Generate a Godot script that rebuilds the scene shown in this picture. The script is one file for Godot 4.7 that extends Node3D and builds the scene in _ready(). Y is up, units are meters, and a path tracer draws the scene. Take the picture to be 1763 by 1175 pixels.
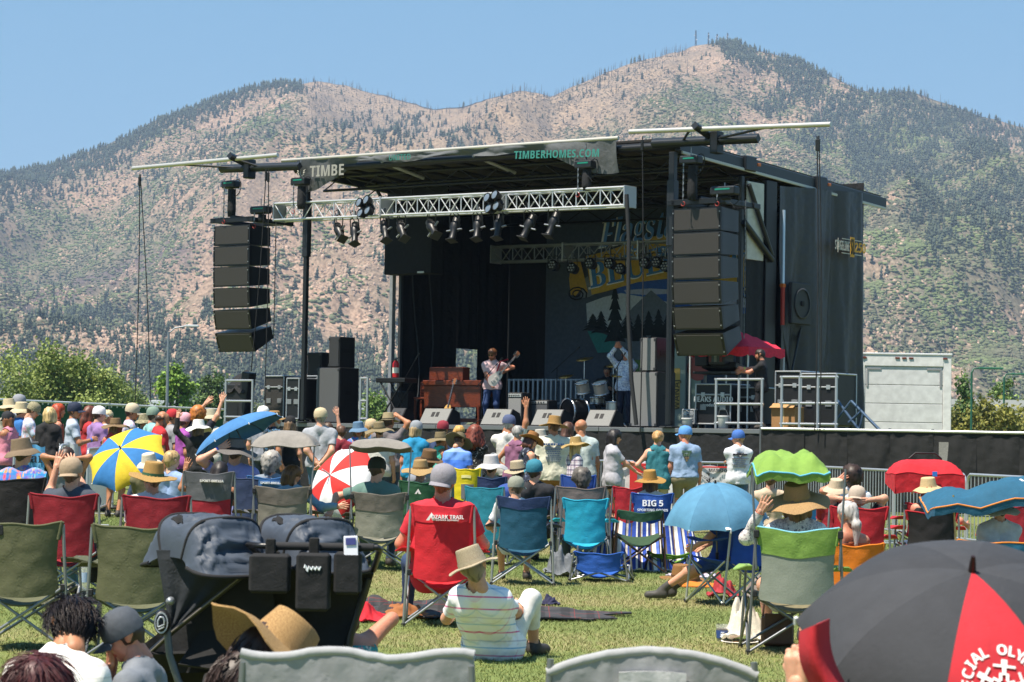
extends Node3D

const F := 4000.0            # focal length, in the pixels of a 1763 wide frame
const EYE := 1.55
const TH := 0.6525           # how far the stage front is turned away
var cam: Camera3D
var M := {}
var taken := {}
var rng := RandomNumberGenerator.new()
var nz := FastNoiseLite.new()
var S: Transform3D           # the stage's own axes: x along its front, -z towards its back

# ---------------------------------------------------------------- shapes
class G:
	var v := PackedVector3Array()
	var n := PackedVector3Array()
	var c := PackedColorArray()
	var uv := PackedVector2Array()
	var i := PackedInt32Array()
	var b := PackedInt32Array()
	var col := Color.WHITE
	var use_col := false
	func p(a: Vector3, m: Vector3, t := Vector2.ZERO) -> int:
		v.append(a); n.append(m); uv.append(t); c.append(col)
		return v.size() - 1
	func t(x: int, y: int, z: int) -> void:
		if (v[y] - v[x]).cross(v[z] - v[x]).dot(n[x] + n[y] + n[z]) > 0.0:
			i.append(x); i.append(z); i.append(y)
		else:
			i.append(x); i.append(y); i.append(z)
	func q(x: int, y: int, z: int, w: int) -> void:
		t(x, y, z); t(x, z, w)
	func face(a: Vector3, bb: Vector3, cc: Vector3, d: Vector3) -> void:
		var m := (bb - a).cross(cc - a).normalized()
		q(p(a, m, Vector2(0, 1)), p(bb, m, Vector2(1, 1)), p(cc, m, Vector2(1, 0)), p(d, m, Vector2(0, 0)))
	func box(s: Vector3, x := Transform3D(), ch := 0.006) -> G:
		var h := s / 2.0
		ch = minf(ch, minf(h.x, minf(h.y, h.z)) * 0.5)
		var id := {}
		for ax in 3:
			for sg in [-1.0, 1.0]:
				for u in [-1.0, 1.0]:
					for w in [-1.0, 1.0]:
						var a := Vector3()
						a[ax] = sg * h[ax]
						a[(ax + 1) % 3] = u * (h[(ax + 1) % 3] - ch)
						a[(ax + 2) % 3] = w * (h[(ax + 2) % 3] - ch)
						var m := Vector3(); m[ax] = sg
						var cs := Vector3i(); cs[ax] = int(sg); cs[(ax + 1) % 3] = int(u); cs[(ax + 2) % 3] = int(w)
						id[[ax, cs]] = p(x * a, (x.basis * m).normalized(), Vector2(u * 0.5 + 0.5, w * 0.5 + 0.5))
		for ax in 3:
			var e := (ax + 1) % 3
			var f := (ax + 2) % 3
			for sg in [-1, 1]:
				var k := []
				for uw in [[-1, -1], [1, -1], [1, 1], [-1, 1]]:
					var cs := Vector3i(); cs[ax] = sg; cs[e] = uw[0]; cs[f] = uw[1]
					k.append(id[[ax, cs]])
				q(k[0], k[1], k[2], k[3])
			for u in [-1, 1]:
				for w in [-1, 1]:
					var c1 := Vector3i(); c1[ax] = -1; c1[e] = u; c1[f] = w
					var c2 := c1; c2[ax] = 1
					q(id[[e, c1]], id[[e, c2]], id[[f, c2]], id[[f, c1]])
		for sx in [-1, 1]:
			for sy in [-1, 1]:
				for sz in [-1, 1]:
					var cs := Vector3i(sx, sy, sz)
					t(id[[0, cs]], id[[1, cs]], id[[2, cs]])
		return self
	func bx(cx: float, cy: float, cz: float, sx: float, sy: float, sz: float, ch := 0.006) -> G:
		return box(Vector3(sx, sy, sz), Transform3D(Basis(), Vector3(cx, cy, cz)), ch)
	func tube(pts: Array, r, sides := 8, caps := true) -> G:
		var up := Vector3.UP
		var rings := []
		var last := pts.size() - 1
		for k in pts.size():
			var d: Vector3 = (pts[mini(k + 1, last)] - pts[maxi(k - 1, 0)]).normalized()
			if k == 0 and absf(d.dot(up)) > 0.9:
				up = Vector3.RIGHT
			var xx := d.cross(up).normalized()
			var yy := xx.cross(d).normalized()
			up = yy
			var rr: float = r if (r is float) else r[k]
			var ring := []
			for s in sides:
				var a := TAU * s / sides
				var m := xx * cos(a) + yy * sin(a)
				ring.append(p(pts[k] + m * rr, m))
			rings.append(ring)
		for k in last:
			for s in sides:
				var s2 := (s + 1) % sides
				q(rings[k][s], rings[k][s2], rings[k + 1][s2], rings[k + 1][s])
		if caps:
			for e in [0, last]:
				var d: Vector3 = (pts[0] - pts[1]).normalized() if e == 0 else (pts[last] - pts[last - 1]).normalized()
				var o := p(pts[e], d)
				for s in sides:
					t(o, p(v[rings[e][s]], d), p(v[rings[e][(s + 1) % sides]], d))
		return self
	func lathe(prof: Array, x := Transform3D(), sides := 16) -> G:
		var rings := []
		for k in prof.size():
			var a: Vector2 = prof[maxi(k - 1, 0)]
			var z: Vector2 = prof[mini(k + 1, prof.size() - 1)]
			var d := (z - a).normalized()
			var ring := []
			for s in sides + 1:
				var w := TAU * s / sides
				ring.append(p(x * Vector3(prof[k].x * cos(w), prof[k].y, prof[k].x * sin(w)), (x.basis * Vector3(d.y * cos(w), -d.x, d.y * sin(w))).normalized(), Vector2(float(s) / sides, float(k) / (prof.size() - 1))))
			rings.append(ring)
		for k in prof.size() - 1:
			for s in sides:
				q(rings[k][s], rings[k][s + 1], rings[k + 1][s + 1], rings[k + 1][s])
		return self
	func grid(nu: int, nv: int, f: Callable, th := 0.0, x := Transform3D()) -> G:
		var pos := []
		for b_ in nv + 1:
			for a in nu + 1:
				pos.append(x * f.call(float(a) / nu, float(b_) / nv))
		var nor := []
		for b_ in nv + 1:
			for a in nu + 1:
				var du: Vector3 = pos[b_ * (nu + 1) + mini(a + 1, nu)] - pos[b_ * (nu + 1) + maxi(a - 1, 0)]
				var dv: Vector3 = pos[mini(b_ + 1, nv) * (nu + 1) + a] - pos[maxi(b_ - 1, 0) * (nu + 1) + a]
				var m := du.cross(dv)
				nor.append(m.normalized() if m.length() > 1e-12 else Vector3.UP)
		var both := [1.0, -1.0] if th > 0.0 else [1.0]
		var base := []
		for sg in both:
			base.append(v.size())
			for b_ in nv + 1:
				for a in nu + 1:
					var k := b_ * (nu + 1) + a
					p(pos[k] + nor[k] * (th * 0.5 * sg), nor[k] * sg, Vector2(float(a) / nu, float(b_) / nv))
			var o: int = base[-1]
			for b_ in nv:
				for a in nu:
					var k := o + b_ * (nu + 1) + a
					q(k, k + 1, k + nu + 2, k + nu + 1)
		if th > 0.0:
			var rim := []
			for a in nu: rim.append(a)
			for b_ in nv: rim.append(b_ * (nu + 1) + nu)
			for a in nu: rim.append(nv * (nu + 1) + nu - a)
			for b_ in nv: rim.append((nv - b_) * (nu + 1))
			var mid: Vector3 = pos[(nv / 2) * (nu + 1) + nu / 2]
			for k in rim.size():
				var k1: int = rim[k]
				var k2: int = rim[(k + 1) % rim.size()]
				var m: Vector3 = ((pos[k1] + pos[k2]) * 0.5 - mid).normalized()
				q(p(v[base[0] + k1], m), p(v[base[0] + k2], m), p(v[base[1] + k2], m), p(v[base[1] + k1], m))
		return self
	func add(o: G, x: Transform3D, tint := Color.WHITE) -> G:
		var at := v.size()
		for k in o.v.size():
			v.append(x * o.v[k]); n.append((x.basis * o.n[k]).normalized()); uv.append(o.uv[k]); c.append(o.c[k] * tint)
		for k in range(0, o.i.size(), 3):
			t(at + o.i[k], at + o.i[k + 1], at + o.i[k + 2])
		use_col = use_col or o.use_col
		return self
	func mesh() -> ArrayMesh:
		var a := []
		a.resize(Mesh.ARRAY_MAX)
		a[Mesh.ARRAY_VERTEX] = v
		a[Mesh.ARRAY_NORMAL] = n
		a[Mesh.ARRAY_TEX_UV] = uv
		if use_col:
			a[Mesh.ARRAY_COLOR] = c
		a[Mesh.ARRAY_INDEX] = i
		var m := ArrayMesh.new()
		m.add_surface_from_arrays(Mesh.PRIMITIVE_TRIANGLES, a)
		return m

func cyl(a: Vector3, b: Vector3, r := 0.01, sides := 8) -> G:
	return G.new().tube([a, b], r, sides)

# ---------------------------------------------------------------- naming
func numbered(called: String) -> String:
	var k: int = taken.get(called, 0)
	taken[called] = k + 1
	return called if k == 0 else "%s_%03d" % [called, k]

func tag(o: Node3D, label: String, cat: String, group := "", kind := "") -> Node3D:
	if label: o.set_meta("label", label)
	if cat: o.set_meta("category", cat)
	if group: o.set_meta("group", group)
	if kind: o.set_meta("kind", kind)
	return o

func thing(called: String, label: String, cat: String, at := Vector3.ZERO, turn := 0.0, group := "") -> Node3D:
	var o := Node3D.new()
	o.name = numbered(called)
	add_child(o)
	o.position = at
	o.rotation.y = turn
	return tag(o, label, cat, group)

func obj(called: String, g: G, m: Material, parent: Node = null, label := "") -> MeshInstance3D:
	var o := MeshInstance3D.new()
	o.mesh = g.mesh()
	o.material_override = m
	if parent == null:
		o.name = numbered(called)
		add_child(o)
	else:
		var k := "n_" + called
		var c: int = parent.get_meta(k, 0) if parent.has_meta(k) else 0
		parent.set_meta(k, c + 1)
		o.name = called if c == 0 else "%s_%03d" % [called, c]
		parent.add_child(o)
	if label: o.set_meta("label", label)
	return o

func words(text: String, h: float, m: Material, parent: Node, x: Transform3D, font := "Droid Sans", bold := true, depth := 0.004, called := "lettering") -> MeshInstance3D:
	var f := SystemFont.new()
	f.font_names = PackedStringArray([font])
	f.font_weight = 700 if bold else 400
	var tm := TextMesh.new()
	tm.text = text
	tm.font = f
	tm.font_size = 32
	tm.pixel_size = h / 23.0
	tm.depth = depth
	tm.curve_step = 2.0
	var o := MeshInstance3D.new()
	o.mesh = tm
	o.material_override = m
	o.transform = x
	o.name = called
	parent.add_child(o, true)
	return o

# ---------------------------------------------------------------- materials
func tex(kind: String) -> Texture2D:
	if M.has("t_" + kind):
		return M["t_" + kind]
	var t := NoiseTexture2D.new()
	t.width = 512; t.height = 512
	t.seamless = true
	t.generate_mipmaps = false
	var f := FastNoiseLite.new()
	f.seed = kind.hash() % 1000
	f.frequency = 0.02
	f.fractal_octaves = 4
	var gr := Gradient.new()
	match kind:
		"wrinkle":
			t.as_normal_map = true; t.bump_strength = 7.0; f.frequency = 0.008; f.fractal_octaves = 3; f.fractal_gain = 0.3; f.domain_warp_enabled = true; f.domain_warp_amplitude = 30.0
		"grain":
			t.as_normal_map = true; t.bump_strength = 2.0; f.frequency = 0.12
		"mottle":
			f.frequency = 0.015; f.fractal_octaves = 6
			gr.set_color(0, Color(0.88, 0.88, 0.88)); gr.set_color(1, Color(1, 1, 1)); t.color_ramp = gr
		"speckle":
			f.frequency = 0.11; f.fractal_octaves = 5
			gr.set_color(0, Color(0.45, 0.45, 0.42)); gr.set_color(1, Color(1, 1, 1)); t.color_ramp = gr
		"grass":
			f.frequency = 0.035; f.fractal_octaves = 6; f.fractal_gain = 0.65
			gr.offsets = PackedFloat32Array([0.0, 0.35, 0.6, 1.0])
			gr.colors = PackedColorArray([Color("63743a"), Color("778745"), Color("8f9650"), Color("b3aa72")]); t.color_ramp = gr
		"rock":
			f.frequency = 0.03; f.fractal_octaves = 6; f.fractal_gain = 0.7
			gr.offsets = PackedFloat32Array([0.2, 0.45, 0.6, 0.85])
			gr.colors = PackedColorArray([Color(0.45, 0.45, 0.45), Color(0.75, 0.74, 0.72), Color(0.95, 0.95, 0.95), Color(1, 1, 1)]); t.color_ramp = gr
		"wood":
			f.frequency = 0.02; f.fractal_octaves = 5
			gr.set_color(0, Color("4a2312")); gr.set_color(1, Color("8a4a28")); t.color_ramp = gr
		"straw":
			f.frequency = 0.06; f.fractal_octaves = 3
			gr.set_color(0, Color(0.42, 0.36, 0.28)); gr.set_color(1, Color(1, 1, 1)); t.color_ramp = gr
	t.noise = f
	M["t_" + kind] = t
	return t

func std(col: String, rough := 0.8, metal := 0.0) -> StandardMaterial3D:
	var key := "s_%s_%.2f_%.2f" % [col, rough, metal]
	if not M.has(key):
		var m := StandardMaterial3D.new()
		m.albedo_color = Color(col)
		m.roughness = rough
		m.metallic = metal
		M[key] = m
	return M[key]

func painted(col: String, rough := 0.55, sc := 1.2, metal := 0.0) -> StandardMaterial3D:   # paint or plastic with handling wear
	var key := "p_%s_%.2f" % [col, rough]
	if not M.has(key):
		var m: StandardMaterial3D = std(col, rough, metal).duplicate()
		m.albedo_texture = tex("mottle")
		m.uv1_triplanar = true
		m.uv1_scale = Vector3.ONE * sc
		m.roughness_texture = tex("mottle")
		M[key] = m
	return M[key]

func cloth(col: String, sc := 2.2, nscale := 0.9, thin := 0.0) -> StandardMaterial3D:
	var key := "c_%s_%.1f_%.2f_%.2f" % [col, sc, nscale, thin]
	if not M.has(key):
		var m := StandardMaterial3D.new()
		m.albedo_color = Color(col)
		m.albedo_texture = tex("mottle")
		m.roughness = 0.85
		m.normal_enabled = true
		m.normal_texture = tex("wrinkle")
		m.normal_scale = nscale
		m.uv1_triplanar = true
		m.uv1_scale = Vector3.ONE * sc
		if thin > 0.0:
			m.backlight_enabled = true
			m.backlight = Color(thin, thin, thin)
		M[key] = m
	return M[key]

func printed(key: String, sc: float, draw: Callable) -> StandardMaterial3D:      # cloth with a small printed pattern
	key = "pr_" + key
	if not M.has(key):
		var im := Image.create(128, 128, false, Image.FORMAT_RGB8)
		rng.seed = key.hash()
		draw.call(im)
		var m := StandardMaterial3D.new()
		m.albedo_texture = ImageTexture.create_from_image(im)
		m.roughness = 0.85
		m.uv1_triplanar = true
		m.uv1_scale = Vector3.ONE * sc
		M[key] = m
	return M[key]

func floral(back: String, spots: Array, count := 60, big := 9) -> Callable:
	return func(im: Image):
		im.fill(Color(back))
		for k in count:
			var c := Color(spots[k % spots.size()])
			var x := rng.randi() % 128
			var y := rng.randi() % 128
			for j in 5:
				var w := 2 + rng.randi() % big
				var u := x + rng.randi() % (big * 2) - big
				var z := y + rng.randi() % (big * 2) - big
				for e in w:
					var hw := int(sqrt(float(e * (w - e)))) + 1
					im.fill_rect(Rect2i(u - hw / 2, z + e, hw, 1), c)

func plaid(a: String, b: String, c: String, step := 32) -> Callable:
	return func(im: Image):
		im.fill(Color(a))
		for y in 128:
			for x in 128:
				var h := (x % step) < step / 3
				var w := (y % step) < step / 3
				var col := Color(a)
				if h: col = col.lerp(Color(b), 0.55)
				if w: col = col.lerp(Color(b), 0.55)
				if x % step == step / 2 or y % step == step / 2: col = Color(c)
				im.set_pixel(x, y, col)

func striped(cols: Array, wide: Array, wave := 0) -> Callable:
	return func(im: Image):
		var y := 0
		var k := 0
		while y < 128:
			im.fill_rect(Rect2i(0, y, 128, wide[k % wide.size()]), Color(cols[k % cols.size()]))
			y += wide[k % wide.size()]
			k += 1

# ---------------------------------------------------------------- places
func pt(px: float, py: float, s: float) -> Vector3:      # the point seen at that pixel of the 1763 wide frame where a metre is s pixels
	var d := F / s
	return cam.transform * Vector3((px - 881.5) / s, -(py - 587.5) / s, -d)

func gy(x: float, z := -30.0) -> float:                    # the field rises a little to the left
	return 0.026 * minf(maxf(-x - 0.8, 0.0), 30.0) * smoothstep(6.0, 22.0, -z)

func gp(px: float, s: float) -> Vector3:
	var a := pt(px, 760.0 + EYE * s, s)
	a = pt(px, 760.0 + EYE * s + 0.0, s)
	return Vector3(a.x, gy(a.x, a.z), a.z)

func sp(px: float, py: float, b: float) -> Vector3:        # stage axes: where the ray of that pixel meets the upright plane b metres behind the stage front
	var o := S.affine_inverse() * cam.transform.origin
	var d := S.basis.inverse() * (cam.transform.basis * Vector3((px - 881.5) / F, -(py - 587.5) / F, -1.0))
	return o + d * ((-b - o.z) / d.z)

func dk(px: float, b: float, y := 1.76) -> Vector3:         # stage axes: a point at height y, b behind the front, at that image column
	var a := sp(px, 700.0, b)
	return Vector3(a.x, y, -b)

func yaw(deg: float) -> float:                              # 0 looks at the stage, 90 to the right
	return -deg_to_rad(deg)

func xf(p: Vector3, e := Vector3.ZERO, s := 1.0) -> Transform3D:
	return Transform3D(Basis.from_euler(e * PI / 180.0).scaled(Vector3.ONE * s), p)

func _ready() -> void:
	rng.seed = 7
	nz.seed = 11
	nz.fractal_octaves = 3
	# camera
	cam = Camera3D.new()
	cam.name = "camera"
	add_child(cam)
	cam.transform = Transform3D(Basis(Vector3.RIGHT, atan(160.5 / F)) * Basis(Vector3.BACK, 0.017), Vector3(0, EYE, 0))
	cam.fov = rad_to_deg(2.0 * atan(587.5 / F))
	cam.near = 0.5
	cam.far = 9000.0
	var lens := CameraAttributesPhysical.new()
	lens.frustum_focal_length = 12.0 / (587.5 / F)
	lens.frustum_focus_distance = 27.0
	lens.exposure_aperture = 9.0
	lens.frustum_near = 0.5
	lens.frustum_far = 9000.0
	cam.attributes = lens
	# sky, air and sun
	var env := Environment.new()
	env.background_mode = Environment.BG_SKY
	var sky := ProceduralSkyMaterial.new()
	sky.sky_top_color = Color(0.305, 0.485, 0.645)
	sky.sky_horizon_color = Color(0.515, 0.645, 0.725)
	sky.sky_curve = 0.14
	sky.ground_horizon_color = Color(0.50, 0.56, 0.56)
	sky.ground_bottom_color = Color(0.36, 0.38, 0.26)
	sky.energy_multiplier = 1.0
	env.sky = Sky.new()
	env.sky.sky_material = sky
	env.background_energy_multiplier = 1.0
	env.tonemap_mode = Environment.TONE_MAPPER_LINEAR
	env.tonemap_exposure = 1.8
	env.fog_enabled = true
	env.fog_density = 0.00012
	env.fog_light_color = Color(0.72, 0.82, 0.95)
	env.sdfgi_enabled = true
	env.ssao_enabled = true
	env.ssil_enabled = true
	var we := WorldEnvironment.new()
	we.name = "world"
	we.environment = env
	add_child(we)
	var sun := DirectionalLight3D.new()
	sun.name = "sun"
	sun.light_energy = 1.6
	sun.light_color = Color(1.0, 0.955, 0.89)
	sun.light_angular_distance = 0.5
	sun.shadow_enabled = true
	add_child(sun)
	sun.look_at_from_position(Vector3(-0.55, 1.5, 0.42), Vector3.ZERO, Vector3.FORWARD)
	S = Transform3D(Basis(Vector3.UP, -TH), Vector3(0, 0, -F / 72.0))
	heads()
	mountain()
	field()
	background()
	stage()
	stage_gear()
	fences()
	crowd()
	seats()
	front_row()
	for o in get_children():
		for k in o.get_meta_list():
			if String(k).begins_with("n_"): o.remove_meta(k)

# ---------------------------------------------------------------- mountain, field, trees
var RIDGE := [[-1500, 520], [-900, 470], [-500, 400], [-250, 350], [0, 297], [60, 286], [150, 258], [215, 231], [265, 203], [320, 184], [370, 167], [420, 149], [470, 140], [500, 142], [540, 138], [580, 143], [640, 159], [700, 175], [740, 186], [790, 182], [840, 166], [890, 153], [915, 156], [940, 164], [990, 143], [1040, 120], [1100, 101], [1160, 86], [1200, 73], [1255, 68], [1300, 84], [1370, 102], [1420, 126], [1480, 154], [1525, 158], [1560, 154], [1620, 174], [1700, 202], [1763, 218], [1900, 262], [2200, 380], [2700, 470], [3300, 520]]
var hgrid := PackedFloat32Array()
const MC0 := -1500.0
const MC1 := 3300.0
const MNC := 600
const MNR := 250

func ridge(px: float) -> float:
	for k in range(1, RIDGE.size()):
		if px < RIDGE[k][0]:
			var a: float = (px - RIDGE[k - 1][0]) / (RIDGE[k][0] - RIDGE[k - 1][0])
			return lerpf(RIDGE[k - 1][1], RIDGE[k][1], smoothstep(0.0, 1.0, a) * 0.4 + a * 0.6)
	return 520.0

func mdist(px: float, t: float) -> float:
	return lerpf(950.0, 3000.0 + 160.0 * sin(px * 0.0042) + 120.0 * sin(px * 0.0097 + 2.0), t)

func mheight(px: float, t: float) -> float:
	var d := mdist(px, t)
	var top := (748.0 + 0.017 * (px - 881.0) - ridge(px)) / F * mdist(px, 1.0) + EYE
	var x := (px - 881.5) / F * d
	var sh := pow(t, 1.18 + 0.12 * sin(px * 0.006))
	var w := pow(sin(PI * clampf(t, 0.0, 1.0)), 0.8)
	var gully := absf(nz.get_noise_2d(x * 0.16 + 40.0, d * 0.055)) * 2.0
	var spur := absf(nz.get_noise_2d(x * 0.42 - 0.16 * d + 400.0, d * 0.10 + 70.0)) * 2.0
	var fine := nz.get_noise_2d(x * 1.1, d * 0.8)
	var rough := nz.get_noise_2d(x * 3.6 + 9.0, d * 3.0)
	return top * sh - 14.0 * (1.0 - t) + w * (92.0 * (0.32 - gully) + 30.0 * (0.3 - spur) + 13.0 * fine) + rough * 5.0 * (0.3 + 0.7 * w)

func mpoint(px: float, t: float) -> Vector3:
	var fc := clampf((px - MC0) / (MC1 - MC0) * MNC, 0.0, MNC - 0.001)
	var fr := clampf(t * MNR, 0.0, MNR - 0.001)
	var c := int(fc)
	var r := int(fr)
	var o := r * (MNC + 1) + c
	var h := lerpf(lerpf(hgrid[o], hgrid[o + 1], fc - c), lerpf(hgrid[o + MNC + 1], hgrid[o + MNC + 2], fc - c), fr - r)
	var d := mdist(px, t)
	return Vector3((px - 881.5) / F * d, h, -d)

func mrow(p: Vector3, px: float) -> float:
	return 748.0 + 0.017 * (px - 881.0) - (p.y - EYE) / -p.z * F

func pines(px: float, py: float) -> float:
	var below := py - ridge(px)
	var n := nz.get_noise_2d(px * 0.9, py * 1.2) * 1.6
	var d := 0.012
	if px < 512.0:
		d = maxf(d, (1.0 - smoothstep(0.0, 26.0 + (500.0 - px) * 0.16, below)) * 0.95)
		d = maxf(d, 0.06 * (1.0 - smoothstep(40.0, 230.0, below)) + 0.08 * n)
	if px > 1180.0:
		var side := smoothstep(-70.0, 60.0, (px - 1235.0) - (py - 70.0) * 1.05 + 90.0 * n)
		d = maxf(d, side * (0.74 - 0.6 * smoothstep(120.0, 330.0, below)) * (0.75 + n))
	if px > 520.0 and px < 860.0:
		d = maxf(d, 0.28 * exp(-pow((py - 245.0 + n * 30.0) / 26.0, 2.0)))
	d = maxf(d, smoothstep(0.1, 0.45, n) * 0.05 * smoothstep(210.0, 300.0, py))
	d = maxf(d, smoothstep(535.0, 640.0, py + 60.0 * n - maxf(px - 500.0, 0.0) * 0.12) * 0.85)
	return d

func bald(px: float, py: float) -> float:                    # the burnt, grassy upper slopes
	var a := smoothstep(470.0, 540.0, px) * (1.0 - smoothstep(1150.0, 1290.0, px + 0.6 * (py - 90.0)))
	return a * (1.0 - smoothstep(60.0, 150.0, py - ridge(px) + 60.0 * nz.get_noise_2d(px * 1.1, py * 1.1 + 90.0) + maxf(px - 880.0, 0.0) * 0.12))

func blob(seg: int, rings: int, rough: float, squash: float, sd: int) -> G:
	var g := G.new()
	var nn := FastNoiseLite.new()
	nn.seed = sd
	nn.frequency = 0.9
	g.grid(seg, rings, func(u: float, v: float):
		var a := u * TAU
		var b := (v - 0.5) * PI
		var d := Vector3(cos(a) * cos(b), sin(b), -sin(a) * cos(b))
		var r := 1.0 + rough * nn.get_noise_3dv(d * 1.7)
		return Vector3(d.x * r, (d.y * squash) * r, d.z * r))
	return g

func scatter(called: String, g: G, m: Material, xs: Array, cs: PackedColorArray, label: String, cat: String, parent: Node = null) -> MultiMeshInstance3D:
	var mm := MultiMesh.new()
	mm.transform_format = MultiMesh.TRANSFORM_3D
	mm.use_colors = true
	mm.mesh = g.mesh()
	mm.instance_count = xs.size()
	for k in xs.size():
		mm.set_instance_transform(k, xs[k])
		mm.set_instance_color(k, cs[k])
	var o := MultiMeshInstance3D.new()
	o.multimesh = mm
	o.material_override = m
	o.name = numbered(called)
	if parent: parent.add_child(o)
	else: add_child(o)
	tag(o, label, cat, "", "stuff")
	return o

func vcol(rough := 0.95) -> StandardMaterial3D:
	var m := StandardMaterial3D.new()
	m.vertex_color_use_as_albedo = true
	m.roughness = rough
	return m

func mountain() -> void:
	var g := G.new()
	g.use_col = true
	hgrid.resize((MNC + 1) * (MNR + 1))
	var rows := MNR + 14
	for r in rows + 1:
		var t := float(r) / MNR
		for c in MNC + 1:
			var px := MC0 + (MC1 - MC0) * c / MNC
			var h: float
			if t <= 1.0:
				h = mheight(px, t)
				hgrid[r * (MNC + 1) + c] = h
			else:
				h = hgrid[MNR * (MNC + 1) + c] - (t - 1.0) * 2600.0 - 20.0
			var d := mdist(px, t)
			var py := 748.0 + 0.017 * (px - 881.0) - (h - EYE) / d * F
			var x := (px - 881.5) / F * d
			var n1 := nz.get_noise_2d(x * 0.9 + 700.0, d * 0.7)
			var n2 := nz.get_noise_2d(x * 3.1, d * 2.2 + 300.0)
			var b := bald(px, py)
			var big := nz.get_noise_2d(x * 0.32 + 31.0, h * 0.55 - d * 0.1)
			var rock := Color(0.475, 0.322, 0.224)
			var soil := Color(0.31, 0.225, 0.155)
			var col := rock.lerp(soil, clampf(0.5 + n1 * 1.1 + n2 * 0.9, 0.0, 1.0))
			col = col.lerp(Color(0.165, 0.17, 0.10), 0.72 * smoothstep(-0.12, 0.3, n1 * 0.5 - n2 * 0.5 + big * 1.1) * (1.0 - b))
			col = col.lerp(Color(0.41, 0.295, 0.19).lerp(Color(0.30, 0.225, 0.16), clampf(0.5 + 1.6 * n2, 0, 1)), b * 0.9)
			var cliff := exp(-pow((py - 520.0 + (px - 40.0) * 0.33 + 30.0 * n2) / 17.0, 2.0)) * smoothstep(-60, 40, px) * (1.0 - smoothstep(300, 345, px))
			col = col.lerp(Color(0.13, 0.095, 0.10), clampf(cliff * 1.2, 0.0, 0.9))
			col = col.lerp(Color(0.13, 0.13, 0.085), 0.7 * clampf(pines(px, py) * 1.1, 0.0, 1.0))
			g.v.append(Vector3(x, h, -d)); g.c.append(col); g.uv.append(Vector2.ZERO); g.n.append(Vector3.UP)
	var w := MNC + 1
	for r in rows:
		for c in MNC:
			var o := r * w + c
			g.i.append_array([o, o + w, o + 1, o + 1, o + w, o + w + 1])
	for r in rows + 1:
		for c in w:
			var o := r * w + c
			var dx := g.v[r * w + mini(c + 1, MNC)] - g.v[r * w + maxi(c - 1, 0)]
			var dz := g.v[mini(r + 1, rows) * w + c] - g.v[maxi(r - 1, 0) * w + c]
			g.n[o] = dx.cross(dz).normalized()
	var m := vcol()
	m.albedo_texture = tex("rock")
	m.uv1_triplanar = true
	m.uv1_world_triplanar = true
	m.uv1_scale = Vector3.ONE / 70.0
	m.normal_enabled = true
	m.normal_texture = tex("wrinkle")
	m.normal_scale = 1.2
	var hill := obj("mountain", g, m)
	tag(hill, "rocky pink mountain with scrub, pines and a bare burnt saddle", "mountain", "", "structure")
	# pines, shrubs and boulders
	var xs := []
	var cs := PackedColorArray()
	rng.seed = 21
	for k in 170000:
		var px := rng.randf_range(-260.0, 2020.0)
		var t := rng.randf_range(0.03, 1.0)
		var p := mpoint(px, t)
		var py := mrow(p, px)
		if py > 735.0 or rng.randf() > pines(px, py):
			continue
		var h := rng.randf_range(4.0, 10.5) * (1.0 if py < 560.0 else 0.85)
		xs.append(Transform3D(Basis(Vector3.UP, rng.randf() * TAU).scaled(Vector3(h * rng.randf_range(0.24, 0.34), h, h * 0.3)), p - Vector3(0, 0.8, 0)))
		var v := rng.randf_range(0.75, 1.35)
		cs.append(Color(0.062 * v, 0.082 * v, 0.052 * v))
	var cone := G.new()
	for lv in [[0.08, 0.5, 1.0, 0.26], [0.33, 0.42, 0.8, 0.3], [0.58, 0.3, 0.62, 0.36]]:
		cone.lathe([Vector2(0.05, lv[0] + 0.02), Vector2(lv[1] * 1.5, lv[0] + 0.06), Vector2(lv[1], lv[0] + 0.17), Vector2(0.02, minf(lv[0] + 0.42, 1.0))], Transform3D(Basis(Vector3.UP, lv[0] * 7.0), Vector3(0.1 * sin(lv[0] * 30.0), 0, 0.1 * cos(lv[0] * 21.0))), 7)
	scatter("pine_forest", cone, vcol(), xs, cs, "dark pine forest along the ridge, foothill and right flank", "forest")
	xs = []; cs = PackedColorArray()
	for k in 380000:
		var px := rng.randf_range(-260.0, 2020.0)
		var t := rng.randf_range(0.03, 0.995)
		var p := mpoint(px, t)
		var py := mrow(p, px)
		var b := bald(px, py)
		var n := nz.get_noise_2d(p.x * 1.0 + 50.0, p.z * 0.8) + 0.6 * nz.get_noise_2d(p.x * 4.0, p.z * 3.0)
		var big := nz.get_noise_2d(p.x * 0.32 + 31.0, p.y * 0.55 + p.z * 0.1)
		if py > 735.0 or rng.randf() > clampf(0.55 + 1.1 * n + 1.8 * big, 0.05, 0.98) * (1.0 - 0.72 * b):
			continue
		var r := rng.randf_range(0.5, 1.9) * (1.0 - 0.4 * b)
		xs.append(Transform3D(Basis(Vector3.UP, rng.randf() * TAU).scaled(Vector3(r * rng.randf_range(0.8, 1.5), r * rng.randf_range(0.6, 1.0), r)), p + Vector3(0, r * 0.2, 0)))
		var v := rng.randf_range(0.7, 1.3)
		var green := clampf(0.5 + 1.6 * nz.get_noise_2d(p.x * 0.7, p.z * 0.6 + 900.0), 0.0, 1.0)
		cs.append(Color(0.105 * v, 0.108 * v, 0.062 * v).lerp(Color(0.112 * v, 0.142 * v, 0.054 * v), green * (1.0 - b)).lerp(Color(0.10 * v, 0.088 * v, 0.068 * v), b * 0.7))
	scatter("mountain_scrub", blob(7, 4, 0.7, 0.8, 3), vcol(), xs, cs, "grey green scrub dotted over the mountain slopes", "scrub")
	xs = []; cs = PackedColorArray()
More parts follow.
